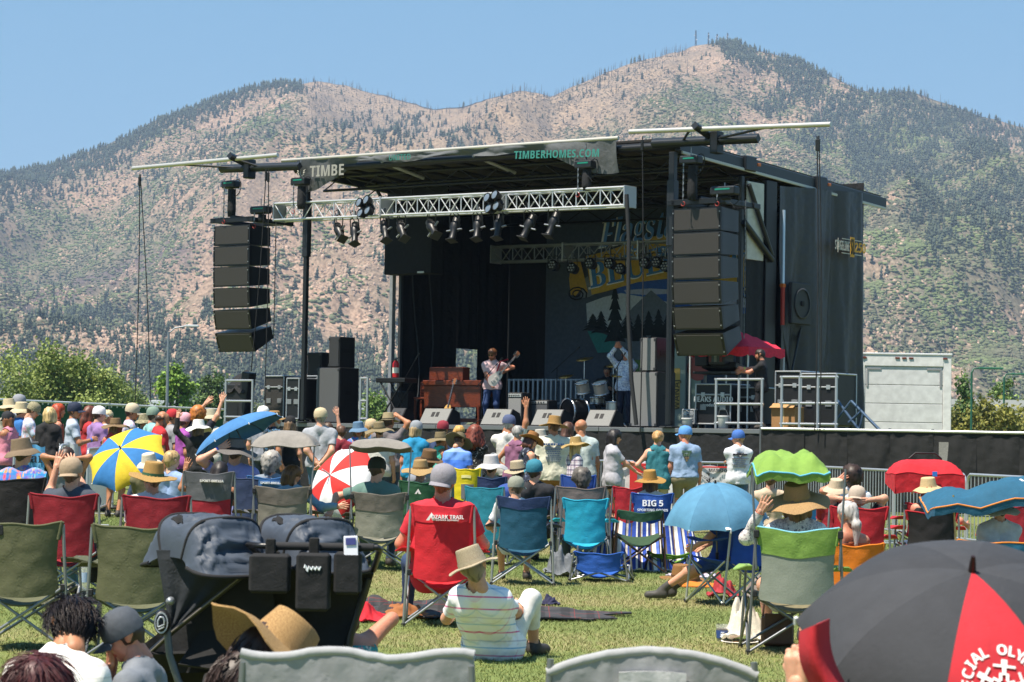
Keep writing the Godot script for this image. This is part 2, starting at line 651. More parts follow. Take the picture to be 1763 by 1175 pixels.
	for k in 240000:
		var px := rng.randf_range(-260.0, 2020.0)
		var t := rng.randf_range(0.05, 0.985)
		var p := mpoint(px, t)
		var py := mrow(p, px)
		var n := nz.get_noise_2d(p.x * 0.9 + 250.0, p.z * 0.7 + 80.0) + 0.5 * nz.get_noise_2d(p.x * 3.0, p.z * 3.0 + 44.0)
		var big := nz.get_noise_2d(p.x * 0.32 + 31.0, p.y * 0.55 + p.z * 0.1)
		if py > 690.0 or rng.randf() > clampf(0.36 + 1.4 * n - 1.5 * big, 0.02, 0.95) * (1.0 - 0.9 * bald(px, py)):
			continue
		var r := rng.randf_range(0.35, 1.35) * rng.randf_range(0.6, 1.2)
		xs.append(Transform3D(Basis.from_euler(Vector3(rng.randf() * 0.7, rng.randf() * TAU, rng.randf() * 0.7)).scaled(Vector3(r * rng.randf_range(0.7, 1.6), r * rng.randf_range(0.7, 1.5), r)), p))
		var v := rng.randf_range(0.7, 1.2)
		cs.append(Color(0.475 * v, 0.325 * v, 0.232 * v).lerp(Color(0.34 * v, 0.26 * v, 0.195 * v), rng.randf()))
	scatter("mountain_boulders", blob(6, 4, 1.3, 1.0, 8), vcol(), xs, cs, "pink boulders and outcrops strewn over the mountain", "boulders")
	xs = []; cs = PackedColorArray()
	for k in 900:
		var px := rng.randf_range(500.0, 1180.0) if k % 4 else rng.randf_range(1330.0, 1640.0)
		var t := 1.0 - pow(rng.randf(), 2.2) * 0.25
		var p := mpoint(px, t)
		var h := rng.randf_range(5.0, 12.0)
		xs.append(Transform3D(Basis.from_euler(Vector3(rng.randf_range(-0.1, 0.1), rng.randf(), rng.randf_range(-0.1, 0.1))).scaled(Vector3(0.32, h, 0.32)), p))
		cs.append(Color(0.10, 0.09, 0.085))
	scatter("burnt_snags", G.new().tube([Vector3.ZERO, Vector3(0.2, 0.6, 0), Vector3.UP], [1.0, 0.7, 0.2], 5), vcol(), xs, cs, "bare burnt trunks standing along the saddle", "dead trees")
	# masts on the summit
	var spec := [[1191.0, 20.0, 2, "tallest and leftmost mast"], [1213.0, 15.0, 4, "slim mast with small antennas, second from left"], [1228.0, 12.0, 6, "squat mast with many dishes, third from left"], [1246.0, 13.0, 7, "rightmost mast crowded with antenna frames"]]
	for a in spec:
		var base := mpoint(a[0], 0.997)
		var o := thing("antenna_mast", "steel antenna mast on the mountain top, " + a[3], "antenna mast", base - Vector3(0, 2, 0), 0.0, "masts on the summit")
		var l := G.new()
		var hh: float = a[1] + 2.0
		for q in 3:
			var an := TAU * q / 3.0
			l.tube([Vector3(cos(an) * 1.1, 0, sin(an) * 1.1), Vector3(cos(an) * 0.5, hh, sin(an) * 0.5)], 0.42, 5)
		for y in int(hh / 2.0):
			var an := TAU * y / 3.0
			l.tube([Vector3(cos(an), y * 2.0, sin(an)), Vector3(cos(an + 2.1) * 0.8, y * 2.0 + 2.0, sin(an + 2.1) * 0.8)], 0.26, 4)
		obj("lattice", l, std("3a4148", 0.6), o)
		for q in a[2]:
			var an: float = 2.4 * q
			var y: float = hh * (0.45 + 0.5 * q / a[2])
			obj("antenna", G.new().lathe([Vector2(0.02, 0), Vector2(0.7, 0.25), Vector2(0.8, 0.7), Vector2(0.1, 0.75)], Transform3D(Basis(Vector3(cos(an), 0, sin(an)), 1.4), Vector3(cos(an) * 1.2, y, sin(an) * 1.2)), 7), std("c8ccd0", 0.6), o)

func field() -> void:
	var xs := [-5200.0, -2600.0, -1200.0, -600.0, -300.0, -150.0, -90.0, -60.0, -45.0]
	var x := -36.0
	while x < 36.1:
		xs.append(x)
		x += 0.6
	xs.append_array([45.0, 60.0, 90.0, 150.0, 300.0, 600.0, 1200.0, 2600.0, 5200.0])
	var zs := [200.0, 60.0, 20.0, 5.0]
	var z := 0.0
	while z > -70.0:
		zs.append(z)
		z -= 0.6
	zs.append_array([-75.0, -90.0, -120.0, -200.0, -400.0, -700.0, -1000.0, -1800.0, -3500.0, -6000.0])
	var g := G.new()
	g.use_col = true
	for zz in zs:
		for xx in xs:
			var n := nz.get_noise_2d(xx * 14.0, zz * 14.0)
			var col := Color(0.95, 1.0, 0.92).lerp(Color(1.22, 1.05, 0.95), clampf(0.3 + n * 1.3 + nz.get_noise_2d(xx * 60.0, zz * 60.0) * 0.8, 0.0, 1.0))
			if zz < -75.0: col = Color(0.55, 0.6, 0.5)
			g.v.append(Vector3(xx, gy(xx, zz) - (1.5 if zz < -900.0 else 0.0), zz)); g.n.append(Vector3.UP); g.c.append(col); g.uv.append(Vector2.ZERO)
	for r in zs.size() - 1:
		for c in xs.size() - 1:
			var o := r * xs.size() + c
			g.q(o, o + 1, o + xs.size() + 1, o + xs.size())
	var m := vcol(0.95)
	m.albedo_texture = tex("grass")
	m.albedo_color = Color(0.80, 0.80, 0.75)
	m.uv1_triplanar = true
	m.uv1_world_triplanar = true
	m.uv1_scale = Vector3.ONE * 0.55
	tag(obj("ground", g, m), "mown grass field, dry in patches, running to the foothills", "ground", "", "structure")
	# blades of grass on the open lawn
	var tuft := G.new()
	rng.seed = 5
	for k in 8:
		var a := rng.randf() * TAU
		var o := Vector3(cos(a), 0, sin(a)) * rng.randf() * 0.05
		var lean := Vector3(rng.randf_range(-0.03, 0.03), rng.randf_range(0.012, 0.034), rng.randf_range(-0.03, 0.03))
		var side := Vector3(cos(a * 3.0), 0, sin(a * 3.0)) * 0.0028
		var nn := Vector3(lean.x, 0.5, lean.z).normalized()
		tuft.t(tuft.p(o - side, nn), tuft.p(o + side, nn), tuft.p(o + lean, nn))
	var ts := []
	var cs := PackedColorArray()
	for k in 310000:
		var d := sqrt(rng.randf_range(7.0 * 7.0, 44.0 * 44.0))
		var p := Vector3(rng.randf_range(-0.34, 0.34) * d, 0, -d)
		p.y = gy(p.x, p.z)
		ts.append(Transform3D(Basis(Vector3.UP, rng.randf() * TAU).scaled(Vector3.ONE * rng.randf_range(0.5, 1.05)), p))
		var dry := clampf(0.42 + nz.get_noise_2d(p.x * 13.0, p.z * 20.0) * 1.5 + rng.randf_range(-0.35, 0.35), 0.0, 1.0)
		cs.append(Color(0.150, 0.205, 0.062).lerp(Color(0.30, 0.275, 0.13), dry * dry))
	scatter("grass_blades", tuft, vcol(), ts, cs, "short grass blades on the open lawn", "grass")

func tree(called: String, label: String, base: Vector3, h: float, w: float, cols: Array, leaf: float, count: int, low := 0.15, tall := 1.0, sd := 1, group := "") -> Node3D:
	var o := thing(called, label, "tree", base, 0.0, group)
	rng.seed = sd * 101 + 3
	var tr := G.new()
	var cr := h * (1.0 - low)
	var clumps := []
	for k in 34:
		var d := Vector3(rng.randfn(), rng.randfn(), rng.randfn()).normalized() * pow(rng.randf(), 0.4)
		var taper := 1.0 if tall <= 1.0 else 1.0 - 0.55 * maxf(d.y, 0.0)
		clumps.append([Vector3(d.x * w * 0.42 * taper, h * low + cr * (0.5 + d.y * 0.42), d.z * w * 0.42 * taper), rng.randf_range(0.10, 0.2) * minf(w, cr), rng.randf()])
	tr.tube([Vector3.ZERO, Vector3(0.03 * w, h * 0.3, 0), Vector3(0, h * 0.7, 0.02 * w)], [0.035 * h, 0.026 * h, 0.008 * h], 7)
	for k in 9:
		var e: Vector3 = clumps[k * 3][0]
		var f := Vector3(0.02 * w, h * rng.randf_range(0.12, 0.35), 0)
		tr.tube([f, f.lerp(e, 0.5) + Vector3(0, 0.03 * h, 0), e], [0.014 * h, 0.009 * h, 0.003 * h], 5)
	obj("trunk", tr, painted("5b4a3a", 0.9, 3.0), o)
	var g := G.new()
	g.use_col = true
	var dark := Color(cols[0])
	var lite := Color(cols[1])
	for k in count:
		var cl: Array = clumps[k % clumps.size()]
		var d := Vector3(rng.randfn(), rng.randfn(), rng.randfn())
		var p: Vector3 = cl[0] + d * cl[1] * Vector3(0.62, 0.55 * tall, 0.62)
		if p.y < 0.05: p.y = 0.05 + rng.randf() * 0.3
		var nn := (d.normalized() * 0.7 + Vector3(rng.randfn(), rng.randfn() + 0.6, rng.randfn())).normalized()
		var a := nn.cross(Vector3(rng.randfn(), rng.randfn(), rng.randfn())).normalized() * leaf * rng.randf_range(0.5, 1.1)
		var b := nn.cross(a) * rng.randf_range(0.4, 0.8)
		var c := dark.lerp(lite, clampf(cl[2] * 0.5 + rng.randf() * 0.6, 0.0, 1.0)).srgb_to_linear()
		var at := g.v.size()
		for e in [p - a, p + b, p + a, p - b]:
			g.v.append(e); g.n.append(nn); g.c.append(c); g.uv.append(Vector2.ZERO)
		g.i.append_array([at, at + 1, at + 2, at, at + 2, at + 3])
	var m: StandardMaterial3D = M.get("leaf")
	if m == null:
		m = vcol(0.7)
		m.backlight_enabled = true
		m.backlight = Color(0.6, 0.6, 0.6)
		M["leaf"] = m
	obj("crown", g, m, o)
	return o

func background() -> void:
	var f := func(px: float, s: float): var a := pt(px, 700.0, s); return Vector3(a.x, gy(a.x, -40.0), a.z)
	tree("willow", "large yellow green willow behind the green fence at the left", f.call(92.0, 30.0), 5.5, 8.2, ["4f6128", "a3b060"], 0.125, 26000, 0.02, 1.0, 4)
	tree("willow", "smaller olive willow leaning out of the large willow towards the lamp post", f.call(190.0, 27.0), 4.3, 4.6, ["4d6030", "9caa5a"], 0.125, 9000, 0.02, 1.0, 5)
	tree("young_tree", "bright green round tree beside the street lamp pole", f.call(303.0, 26.0), 5.4, 2.9, ["3d5a1c", "8fb045"], 0.15, 5200, 0.05, 1.0, 6)
	tree("young_tree", "dark green bushy tree left of the stage wing railing", f.call(366.0, 24.0), 5.6, 2.6, ["2d4420", "6d8648"], 0.15, 3800, 0.05, 1.0, 7)
	tree("young_tree", "green tree seen between the left speaker stack and the stage curtain", f.call(648.0, 24.0), 4.4, 3.0, ["33501c", "809a48"], 0.15, 3600, 0.05, 1.0, 8)
	for a in [[5.0, 20.0, 4.6, 4.0], [232.0, 20.0, 4.4, 3.2], [420.0, 18.0, 4.2, 4.5], [545.0, 17.0, 4.0, 5.0]]:
		tree("background_tree", "grey green far tree under the foothill, " + ["at the left edge", "behind the lamp post", "behind the stage wing railing", "behind the left speaker stack"][[5.0, 232.0, 420.0, 545.0].find(a[0])], f.call(a[0], a[1]), a[2], a[3], ["38472a", "6f7d4c"], 0.2, 2200, 0.02, 1.0, int(a[0]) + 9, "far tree row")
	var right := [[1655.0, 30.0, 5.4, 1.8, "slim poplar behind the truck's right edge", 2.0], [1672.0, 28.0, 4.6, 3.0, "short dark bush tree under the slim poplar", 1.0], [1668.0, 33.0, 3.6, 4.0, "low yellow green shrub tree against the truck", 1.0], [1712.0, 33.0, 4.0, 3.6, "tall ragged yellow green shrub tree below the building roof", 1.0], [1757.0, 32.0, 3.5, 3.4, "olive shrub tree at the right edge of the photo", 1.0], [1730.0, 26.0, 6.0, 2.6, "feathery light green tree rising above the building roof", 1.0], [1605.0, 24.0, 5.9, 2.0, "small tree top showing just above the truck roof", 1.0], [1775.0, 24.0, 5.6, 3.0, "dense tree at the far right beyond the roof", 1.0]]
	var k := 0
	for a in right:
		k += 1
		tree("poplar" if k == 1 else "shrub_tree", a[4], f.call(a[0], a[1]), a[2], a[3], [["2f4a22", "73904a"], ["2c3d1e", "66753c"], ["454c1c", "95903f"], ["4a541c", "a29c48"], ["454e1e", "968f44"], ["3d5a26", "9ab05c"], ["3d421f", "6e7038"], ["33421c", "7c8340"]][k - 1], 0.14, 4200, 0.02, a[5], 40 + k)
	# lamp posts
	var lp: Vector3 = f.call(287.0, 31.0)
	var hl := pt(287.0, 571.0, 31.0).y - lp.y
	var o := thing("street_lamp", "grey steel street lamp with a long arm right of the willow", "street lamp", lp)
	obj("pole", G.new().tube([Vector3.ZERO, Vector3(0, hl, 0)], [0.1, 0.07], 8), painted("8b949c", 0.5, 1.0, 0.4), o)
	obj("arm", G.new().tube([Vector3(0, hl - 0.1, 0), Vector3(0.35, hl + 0.2, 0), Vector3(1.0, hl + 0.34, 0)], 0.045, 6), std("8b949c", 0.5, 0.4), o)
	obj("lamp_head", G.new().bx(1.3, hl + 0.34, 0, 0.72, 0.12, 0.3, 0.04), std("c8cdd0", 0.5), o)
	for a in [[1673.0, 634.0, "nearer green light pole with a flat head beside the truck"], [1729.0, 644.0, "farther green light pole over the grey roof"]]:
		var s := 34.0 if a[0] < 1700.0 else 30.0
		var b: Vector3 = f.call(a[0], s)
		var hh := pt(a[0], a[1], s).y - b.y
		var q := thing("light_pole", a[2], "light pole", b, 0.0, "green light poles")
		obj("pole", cyl(Vector3.ZERO, Vector3(0, hh - 0.2, 0), 0.055), std("1f5a45", 0.5), q)
		obj("arm", G.new().tube([Vector3(0, hh - 0.25, 0), Vector3(0.1, hh - 0.03, 0), Vector3(0.4, hh, 0)], 0.05, 6), std("1f5a45", 0.5), q)
		obj("lamp_head", G.new().bx(0.95, hh, 0, 1.2, 0.09, 0.5, 0.02), std("2c6b52", 0.5), q)
	# low building on the right
	var bp: Vector3 = f.call(1745.0, 27.0)
	o = thing("low_building", "long low building with a grey hipped roof behind the shrubs", "building", bp)
	obj("wall", G.new().bx(1.0, 1.4, -4, 13.0, 2.8, 7.0, 0.02), painted("57585a", 0.8), o)
	var rf := G.new()
	var e := [Vector3(-6.2, 2.75, 0.3), Vector3(8.2, 2.75, 0.3), Vector3(8.2, 2.75, -8.2), Vector3(-6.2, 2.75, -8.2), Vector3(-3.2, 4.35, -4), Vector3(5.2, 4.35, -4)]
	rf.face(e[0], e[1], e[5], e[4]); rf.face(e[2], e[3], e[4], e[5]); rf.face(e[1], e[2], e[5], e[5]); rf.face(e[3], e[0], e[4], e[4]); rf.face(e[0], e[3], e[2], e[1])
	obj("roof", rf, painted("7d827e", 0.9, 0.4), o)
	obj("eave", G.new().bx(1.0, 2.66, 0.32, 14.5, 0.16, 0.08, 0.01), std("3c3a38"), o)
	# far white buildings under the foothill
	for a in [[8.0, 674.0, 10.0, 30.0, "pale flat roof building far off at the left edge"], [255.0, 690.0, 14.0, 40.0, "long pale roofed building far off behind the lamp post"], [662.0, 692.0, 16.0, 24.0, "far pale blue roofed shed seen between the left speakers and the curtain"]]:
		var b: Vector3 = f.call(a[0], a[2])
		b.y = 0.0
		var top: float = maxf(pt(a[0], a[1], a[2]).y, 2.5)
		var q := thing("far_building", a[4], "building", b)
		obj("wall", G.new().bx(0, top * 0.4, 0, a[3] * 0.2, top * 0.8, 8.0, 0.02), std("a9a49c", 0.8), q)
		obj("roof", G.new().bx(0, top * 0.9, 0, a[3] * 0.21, top * 0.2, 8.6, 0.05), std("c9ced2", 0.7), q)

# ---------------------------------------------------------------- stage
func sth(called: String, label: String, cat: String, p: Vector3, turn := 0.0, group := "") -> Node3D:
	return thing(called, label, cat, S * p, -TH - deg_to_rad(turn), group)

func part(called: String, mesh: Mesh, m: Material, parent: Node, x: Transform3D) -> MeshInstance3D:
	var o := MeshInstance3D.new()
	o.mesh = mesh
	o.material_override = m
	o.transform = x
	var k := "n_" + called
	var c: int = parent.get_meta(k, 0) if parent.has_meta(k) else 0
	parent.set_meta(k, c + 1)
	o.name = called if c == 0 else "%s_%03d" % [called, c]
	parent.add_child(o)
	return o

func along(a: Vector3, b: Vector3, r: float) -> Transform3D:    # puts a unit rod (y 0..1, radius 1) from a to b
	var y := b - a
	var x := y.cross(Vector3(0.3, 0.9, 0.2) if absf(y.normalized().y) < 0.9 else Vector3.RIGHT).normalized()
	return Transform3D(Basis(x * r, y, x.cross(y).normalized() * r), a)

func rod() -> Mesh:
	if not M.has("rod"):
		M["rod"] = G.new().tube([Vector3.ZERO, Vector3.UP], 1.0, 6).mesh()
	return M["rod"]

func truss(label: String, a: Vector3, b: Vector3, w: float, step: float, m: Material) -> Node3D:
	var o := sth("lighting_truss", label, "truss", a)
	var d := b - a
	var n := int(d.length() / step)
	for y in [0.0, -w]:
		for z in [0.0, -w]:
			part("chord", rod(), m, o, along(Vector3(0, y, z), d + Vector3(0, y, z), 0.03))
	for k in n:
		var p := d * k / n
		var q := d * (k + 1) / n
		var up: bool = k % 2 == 0
		for z in [0.0, -w]:
			part("brace", rod(), m, o, along((p if up else q) + Vector3(0, 0, z), (q if up else p) + Vector3(0, -w, z), 0.014))
			if k % 2 == 0:
				part("upright", rod(), m, o, along(p + Vector3(0, 0, z), p + Vector3(0, -w, z), 0.016))
		part("cross_brace", rod(), m, o, along((p if up else q), (q if up else p) + Vector3(0, 0, -w), 0.012))
	var e := G.new().bx(0.0, -w / 2, -w / 2, 0.03, w + 0.08, w + 0.08)
	e.box(Vector3(0.03, w + 0.08, w + 0.08), Transform3D(Basis(), d + Vector3(0, -w / 2, -w / 2)))
	for f in [0.33, 0.66]:
		e.box(Vector3(0.05, w + 0.1, w + 0.1), Transform3D(Basis(), d * f + Vector3(0, -w / 2, -w / 2)))
	obj("end_frame", e, std("b9bcc0", 0.45, 0.6), o)
	return o

func hoist(label: String, p: Vector3, drop: float, wide := 0.5) -> Node3D:
	var o := sth("chain_hoist", label, "chain hoist", p)
	var bk := painted("1b1f24", 0.5)
	obj("motor_body", G.new().bx(0, 0, 0, wide, 0.2, 0.28, 0.04), bk, o)
	obj("stripe", G.new().bx(0.02, 0.03, 0.143, wide * 0.6, 0.035, 0.008, 0.002), std("0f7d6a", 0.5), o)
	obj("chain_bag", G.new().lathe([Vector2(0.0, -drop), Vector2(0.10, -drop), Vector2(0.115, -drop * 0.8), Vector2(0.105, -0.12), Vector2(0.0, -0.11)], Transform3D(Basis(), Vector3(0.03, 0, -0.02)), 10), cloth("17191d"), o)
	var ch := G.new()
	var n := int(drop / 0.07)
	for k in n:
		ch.box(Vector3(0.035, 0.075, 0.012), Transform3D(Basis(Vector3.UP, PI / 2 * (k % 2)), Vector3(-0.12, -0.1 - k * 0.07, 0.12)), 0.005)
		ch.box(Vector3(0.03, 0.06, 0.012), Transform3D(Basis(Vector3.UP, PI / 2 * (k % 2)), Vector3(0.0, 0.1 + k * 0.055, 0)), 0.005)
	obj("chain", ch, std("8c8f92", 0.4, 0.7), o)
	var hook := G.new()
	var pts := []
	for k in 9:
		pts.append(Vector3(-0.12 + 0.05 * sin(k * 0.6), -0.1 - n * 0.07 - 0.05 + 0.05 * cos(k * 0.6), 0.12))
	hook.tube(pts, 0.010, 6)
	obj("hook", hook, std("8c201a", 0.5), o)
	var cb := []
	for k in 12:
		cb.append(Vector3(wide * 0.45 + 0.12 * sin(k * 0.55), 0.1 - 0.05 * k + 0.1 * sin(k * 0.8), 0.05 * cos(k * 0.7)))
	obj("cable_loop", G.new().tube(cb, 0.012, 5), std("15171a", 0.7), o)
	return o

func curtain(g: G, p: Vector3, du: Vector3, h0: float, h1: float, n: int, amp: float, freq: float, ph := 0.0) -> void:   # hangs from p along du, from y p.y-h down
	var nor := Vector3(du.z, 0, -du.x).normalized()
	g.grid(n, 14, func(u: float, v: float):
		var w := u * du.length()
		var f := sin(w * freq + ph) * 0.6 + sin(w * freq * 2.3 + 1.0 + ph) * 0.3 + nz.get_noise_2d(w * 90.0 + ph * 50.0, v * 60.0) * 0.9
		return p + du * u + nor * (f * amp * (0.35 + 0.65 * v)) - Vector3(0, lerpf(h0, h1, u) * v, 0), 0.01)

func line_array(px: float, py: float, px_side: float, b: float, side: String) -> void:
	var top := sp(px, py, b)
	var blk := painted("181a1d", 0.42, 0.9)
	var mesh_m := painted("35322f", 0.6, 4.0)
	var y := top.y - 0.14
	var tilt := 0.0
	var z := top.z
	var o := sth("fly_frame", "black steel fly frame on top of the %s speaker array" % side, "rigging frame", top)
	for dx in [-0.62, 0.62]:
		obj("beam", G.new().bx(dx, 0, -0.45, 0.09, 0.12, 1.7, 0.01), blk, o)
	obj("front_beam", G.new().bx(0, 0.003, 0.36, 1.56, 0.13, 0.08, 0.01), blk, o)
	obj("rear_beam", G.new().bx(0, 0.003, -1.0, 1.4, 0.12, 0.08, 0.01), blk, o)
	obj("spreader", G.new().bx(0, 0.07, -0.4, 0.2, 0.1, 1.5, 0.01), blk, o)
	var ord := ["topmost", "second from the top", "third from the top", "fourth from the top", "fifth from the top", "lowest, tilted down"]
	for k in 6:
		var e := [0.0, 1.0, 1.5, 3.0, 6.0, 9.0]
		var h := 0.525
		tilt += e[k]
		var q := thing("array_speaker", "black line array cabinet, %s in the %s stack" % [ord[k], side], "loudspeaker", S * Vector3(top.x, y - h / 2, z), -TH, "line array cabinets")
		q.rotation.x = 0.0
		q.basis = Basis(Vector3.UP, -TH) * Basis(Vector3.RIGHT, deg_to_rad(tilt))
		var w := 1.3
		var d := 0.86
		var g := G.new()
		var tp := 0.02 + 0.016 * k
		for s in [1.0, -1.0]:       # cabinet wedge, thinner at the back
			pass
		var c := [Vector3(-w / 2, h / 2, 0.36), Vector3(w / 2, h / 2, 0.36), Vector3(w / 2, -h / 2, 0.36), Vector3(-w / 2, -h / 2, 0.36), Vector3(-w / 2 + 0.08, h / 2 - tp, 0.36 - d), Vector3(w / 2 - 0.08, h / 2 - tp, 0.36 - d), Vector3(w / 2 - 0.08, -h / 2 + tp, 0.36 - d), Vector3(-w / 2 + 0.08, -h / 2 + tp, 0.36 - d)]
		g.face(c[3], c[2], c[1], c[0]); g.face(c[0], c[1], c[5], c[4]); g.face(c[7], c[6], c[2], c[3]); g.face(c[1], c[2], c[6], c[5]); g.face(c[4], c[7], c[3], c[0]); g.face(c[4], c[5], c[6], c[7])
		obj("cabinet", g, blk, q)
		obj("grille", G.new().bx(0, 0, 0.366, w - 0.1, h - 0.07, 0.02, 0.008), mesh_m, q)
		for s in [-1.0, 1.0]:
			obj("end_plate", G.new().bx(s * (w / 2 - 0.012), 0, 0.33, 0.05, h - 0.02, 0.09, 0.008), painted("101113", 0.35), q)
			for hy in [0.09]:
				for hz in [0.1, -0.14]:
					obj("side_pocket", G.new().box(Vector3(0.02, 0.2, 0.13), Transform3D(Basis(Vector3.UP, s * -0.09), Vector3(s * (w / 2 - 0.022 + (hz - 0.36) * 0.093), 0.02, hz)), 0.01), std("050506", 0.5), q)
			for bx in [0.16, -0.17]:
				obj("bolt", G.new().bx(s * (w / 2 - 0.03), bx, 0.385, 0.03, 0.03, 0.02, 0.006), std("a8abad", 0.35, 0.7), q)
		y -= h + 0.012
		z -= sin(deg_to_rad(tilt)) * h * 1.0
	# pull back chain hanging down the array's side
	var chn := G.new()
	for k in 46:
		chn.box(Vector3(0.03, 0.07, 0.012), Transform3D(Basis(Vector3.UP, PI / 2 * (k % 2)), top + Vector3(0.72, 0.05 - k * 0.068, -0.55)), 0.004)
	var o2 := thing("hoist_chain", "steel hoist chain hanging down the right side of the %s array" % side, "chain")
	o2.transform = S
	obj("links", chn, std("6f7274", 0.4, 0.7), o2)

func stage() -> void:
	var steel := painted("14171b", 0.5, 0.8)
	var alu := std("c3c6c9", 0.4, 0.6)
	var blackcloth := cloth("15171b", 1.2, 1.0)
	var p0 := dk(383.0, 0.0)
	var p1 := dk(1312.0, 0.0)
	# deck
	var o := sth("stage_deck", "black stage deck with a pale front edge and black skirt", "stage", Vector3.ZERO)
	var k := 0
	var x := p0.x
	while x < p1.x - 0.1:
		var w := minf(1.22, p1.x - x)
		for j in 7:
			obj("floor_panel", G.new().bx(x + w / 2, 1.70, -0.61 - j * 1.225, w - 0.008, 0.12, 1.217, 0.006), painted("1f2022" if (k + j) % 2 else "242527", 0.6, 1.5), o)
		obj("edge_rail", G.new().bx(x + w / 2, 1.70, 0.03, w - 0.01, 0.1, 0.06, 0.008), std("74787c", 0.5, 0.4), o)
		var sk := G.new()
		curtain(sk, Vector3(x - 0.02, 1.65, 0.035 - 0.004 * (k % 2)), Vector3(w + 0.04, 0, 0), 1.6, 1.6, 12, 0.05, 9.0, k)
		obj("skirt", sk, blackcloth, o)
		obj("deck_leg", G.new().bx(x + 0.1, 0.83, -0.4, 0.08, 1.66, 0.08, 0.005), alu, o)
		x += w
		k += 1
	# roof
	var A := sp(513.0, 292.0, 0.0)
	var B := sp(1166.0, 250.0, 0.0)
	var C := sp(1522.0, 349.0, 9.75)
	var wd := (B.x - A.x)
	o = sth("stage_roof", "black hinged roof of the mobile stage over the deck", "stage roof", A)
	var slope := (C.y - B.y) / 9.75
	var tiltx := (B.y - A.y) / wd
	var rp := func(u: float, b: float) -> Vector3: return Vector3(u, u * tiltx + b * slope, -b)
	for j in 4:
		var g := G.new()
		g.grid(1, 1, func(u: float, v: float): return rp.call(0.04 + u * (wd - 0.08), 0.05 + j * 2.43 + v * 2.40) + Vector3(0, 0.16, 0), 0.06)
		obj("roof_panel", g, painted("4a433a", 0.8, 0.5), o)
	obj("front_beam", G.new().tube([rp.call(-0.1, 0.0), rp.call(wd + 0.1, 0.0)], 0.1, 4), steel, o)
	obj("side_beam", G.new().box(Vector3(0.12, 0.26, 9.9), Transform3D(Basis(Vector3.RIGHT, atan(slope)), rp.call(wd, 4.95)), 0.02), painted("2a3036", 0.45), o)
	obj("side_beam", G.new().box(Vector3(0.12, 0.26, 9.9), Transform3D(Basis(Vector3.RIGHT, atan(slope)), rp.call(0.0, 4.95)), 0.02), painted("22262b", 0.45), o)
	obj("side_trim", G.new().box(Vector3(0.05, 0.07, 9.7), Transform3D(Basis(Vector3.RIGHT, atan(slope)), rp.call(wd + 0.065, 4.95) - Vector3(0, 0.15, 0)), 0.01), std("b9b7b0", 0.5), o)
	for b in [3.02, 6.4]:
		obj("hinge_box", G.new().bx(0, 0, 0, 0.22, 0.36, 0.5, 0.03).add(G.new(), Transform3D()), painted("1a1e22", 0.4), o).position = rp.call(wd + 0.03, b) + Vector3(0, 0.02, 0)
		obj("marker_lamp", G.new().bx(0, 0, 0, 0.04, 0.07, 0.14, 0.01), std("c8661c", 0.4), o).position = rp.call(wd + 0.13, b + 0.35) + Vector3(0, 0.04, 0)
	for q in 13:
		var u := wd * (q + 0.5) / 13.0
		part("rafter", rod(), painted("2a2926", 0.6), o, along(rp.call(u, 0.1), rp.call(u, 9.5), 0.045))
	for b in [1.0, 2.6, 4.4, 6.2, 8.2]:
		part("purlin", rod(), steel, o, along(rp.call(0.0, b) - Vector3(0, 0.05, 0), rp.call(wd, b) - Vector3(0, 0.05, 0), 0.05))
		part("purlin", rod(), steel, o, along(rp.call(0.0, b) - Vector3(0, 0.42, 0), rp.call(wd, b) - Vector3(0, 0.42, 0), 0.035))
		for q in 18:
			var u0 := wd * q / 18.0
			part("web", rod(), steel, o, along(rp.call(u0, b) - Vector3(0, 0.05 if q % 2 else 0.42, 0), rp.call(u0 + wd / 18.0, b) - Vector3(0, 0.42 if q % 2 else 0.05, 0), 0.018))
	for s in [[0.25, 0.0], [0.5, 0.0], [0.74, 0.0]]:
		part("strut", rod(), alu, o, along(rp.call(wd * s[0], -0.1) + Vector3(0, 0.05, 0), rp.call(wd * s[0] + 0.3, 1.2) - Vector3(0, 0.2, 0), 0.045))
	# gusset at the left roof corner
	var gs := G.new()
	gs.grid(1, 1, func(u: float, v: float): return Vector3(u * 2.1, lerpf(-0.12, -0.12 - 0.85 * (1.0 - absf(u - 0.6)), v), -3.6), 0.06)
	obj("gusset", gs, steel, o)
	# banner hanging from the front pipe
	var ba := sp(500.0, 276.0, -0.15)
	var bb := sp(1062.0, 238.0, -0.15)
	o = sth("roof_banner", "dark grey sponsor banner sagging from a pipe along the roof front", "banner", ba)
	obj("pipe", cyl(Vector3(-0.3, 0, 0), bb - ba + Vector3(0.05, 0, 0), 0.05), std("b9b6ac", 0.45, 0.5), o)
	var bd := bb - ba
	var drop := func(u: float) -> float:
		var l := 0.62 * (1.0 - smoothstep(0.02, 0.22, u)) + 0.16
		var r := 0.60 * smoothstep(0.72, 0.99, u)
		return l + r + 0.05 * sin(u * 22.0)
	var g2 := G.new()
	g2.grid(60, 6, func(u: float, v: float): return bd * (0.025 + u * 0.975) + Vector3(0, -0.03 - drop.call(u) * v, 0.05 + 0.06 * sin(u * 31.0) * v + 0.10 * nz.get_noise_2d(u * 900.0, v * 60.0) - 0.35 * v * (1.0 - smoothstep(0.1, 0.3, u) + smoothstep(0.7, 0.95, u) * 0.4) * 0.5), 0.012)
	obj("sheet", g2, cloth("5c6063", 1.5, 0.8), o)
	var tl := atan2(bd.y, bd.x)
	var wp := func(u: float, dy: float) -> Vector3: return bd * u + Vector3(0, dy, 0.13)
	words("TIMBE", 0.28, std("96958f", 0.8), o, Transform3D(Basis(Vector3.BACK, tl), wp.call(0.135, -0.35)))
	words("UNITED", 0.14, std("2f746d", 0.8), o, Transform3D(Basis(Vector3.BACK, tl), wp.call(0.37, -0.13)))
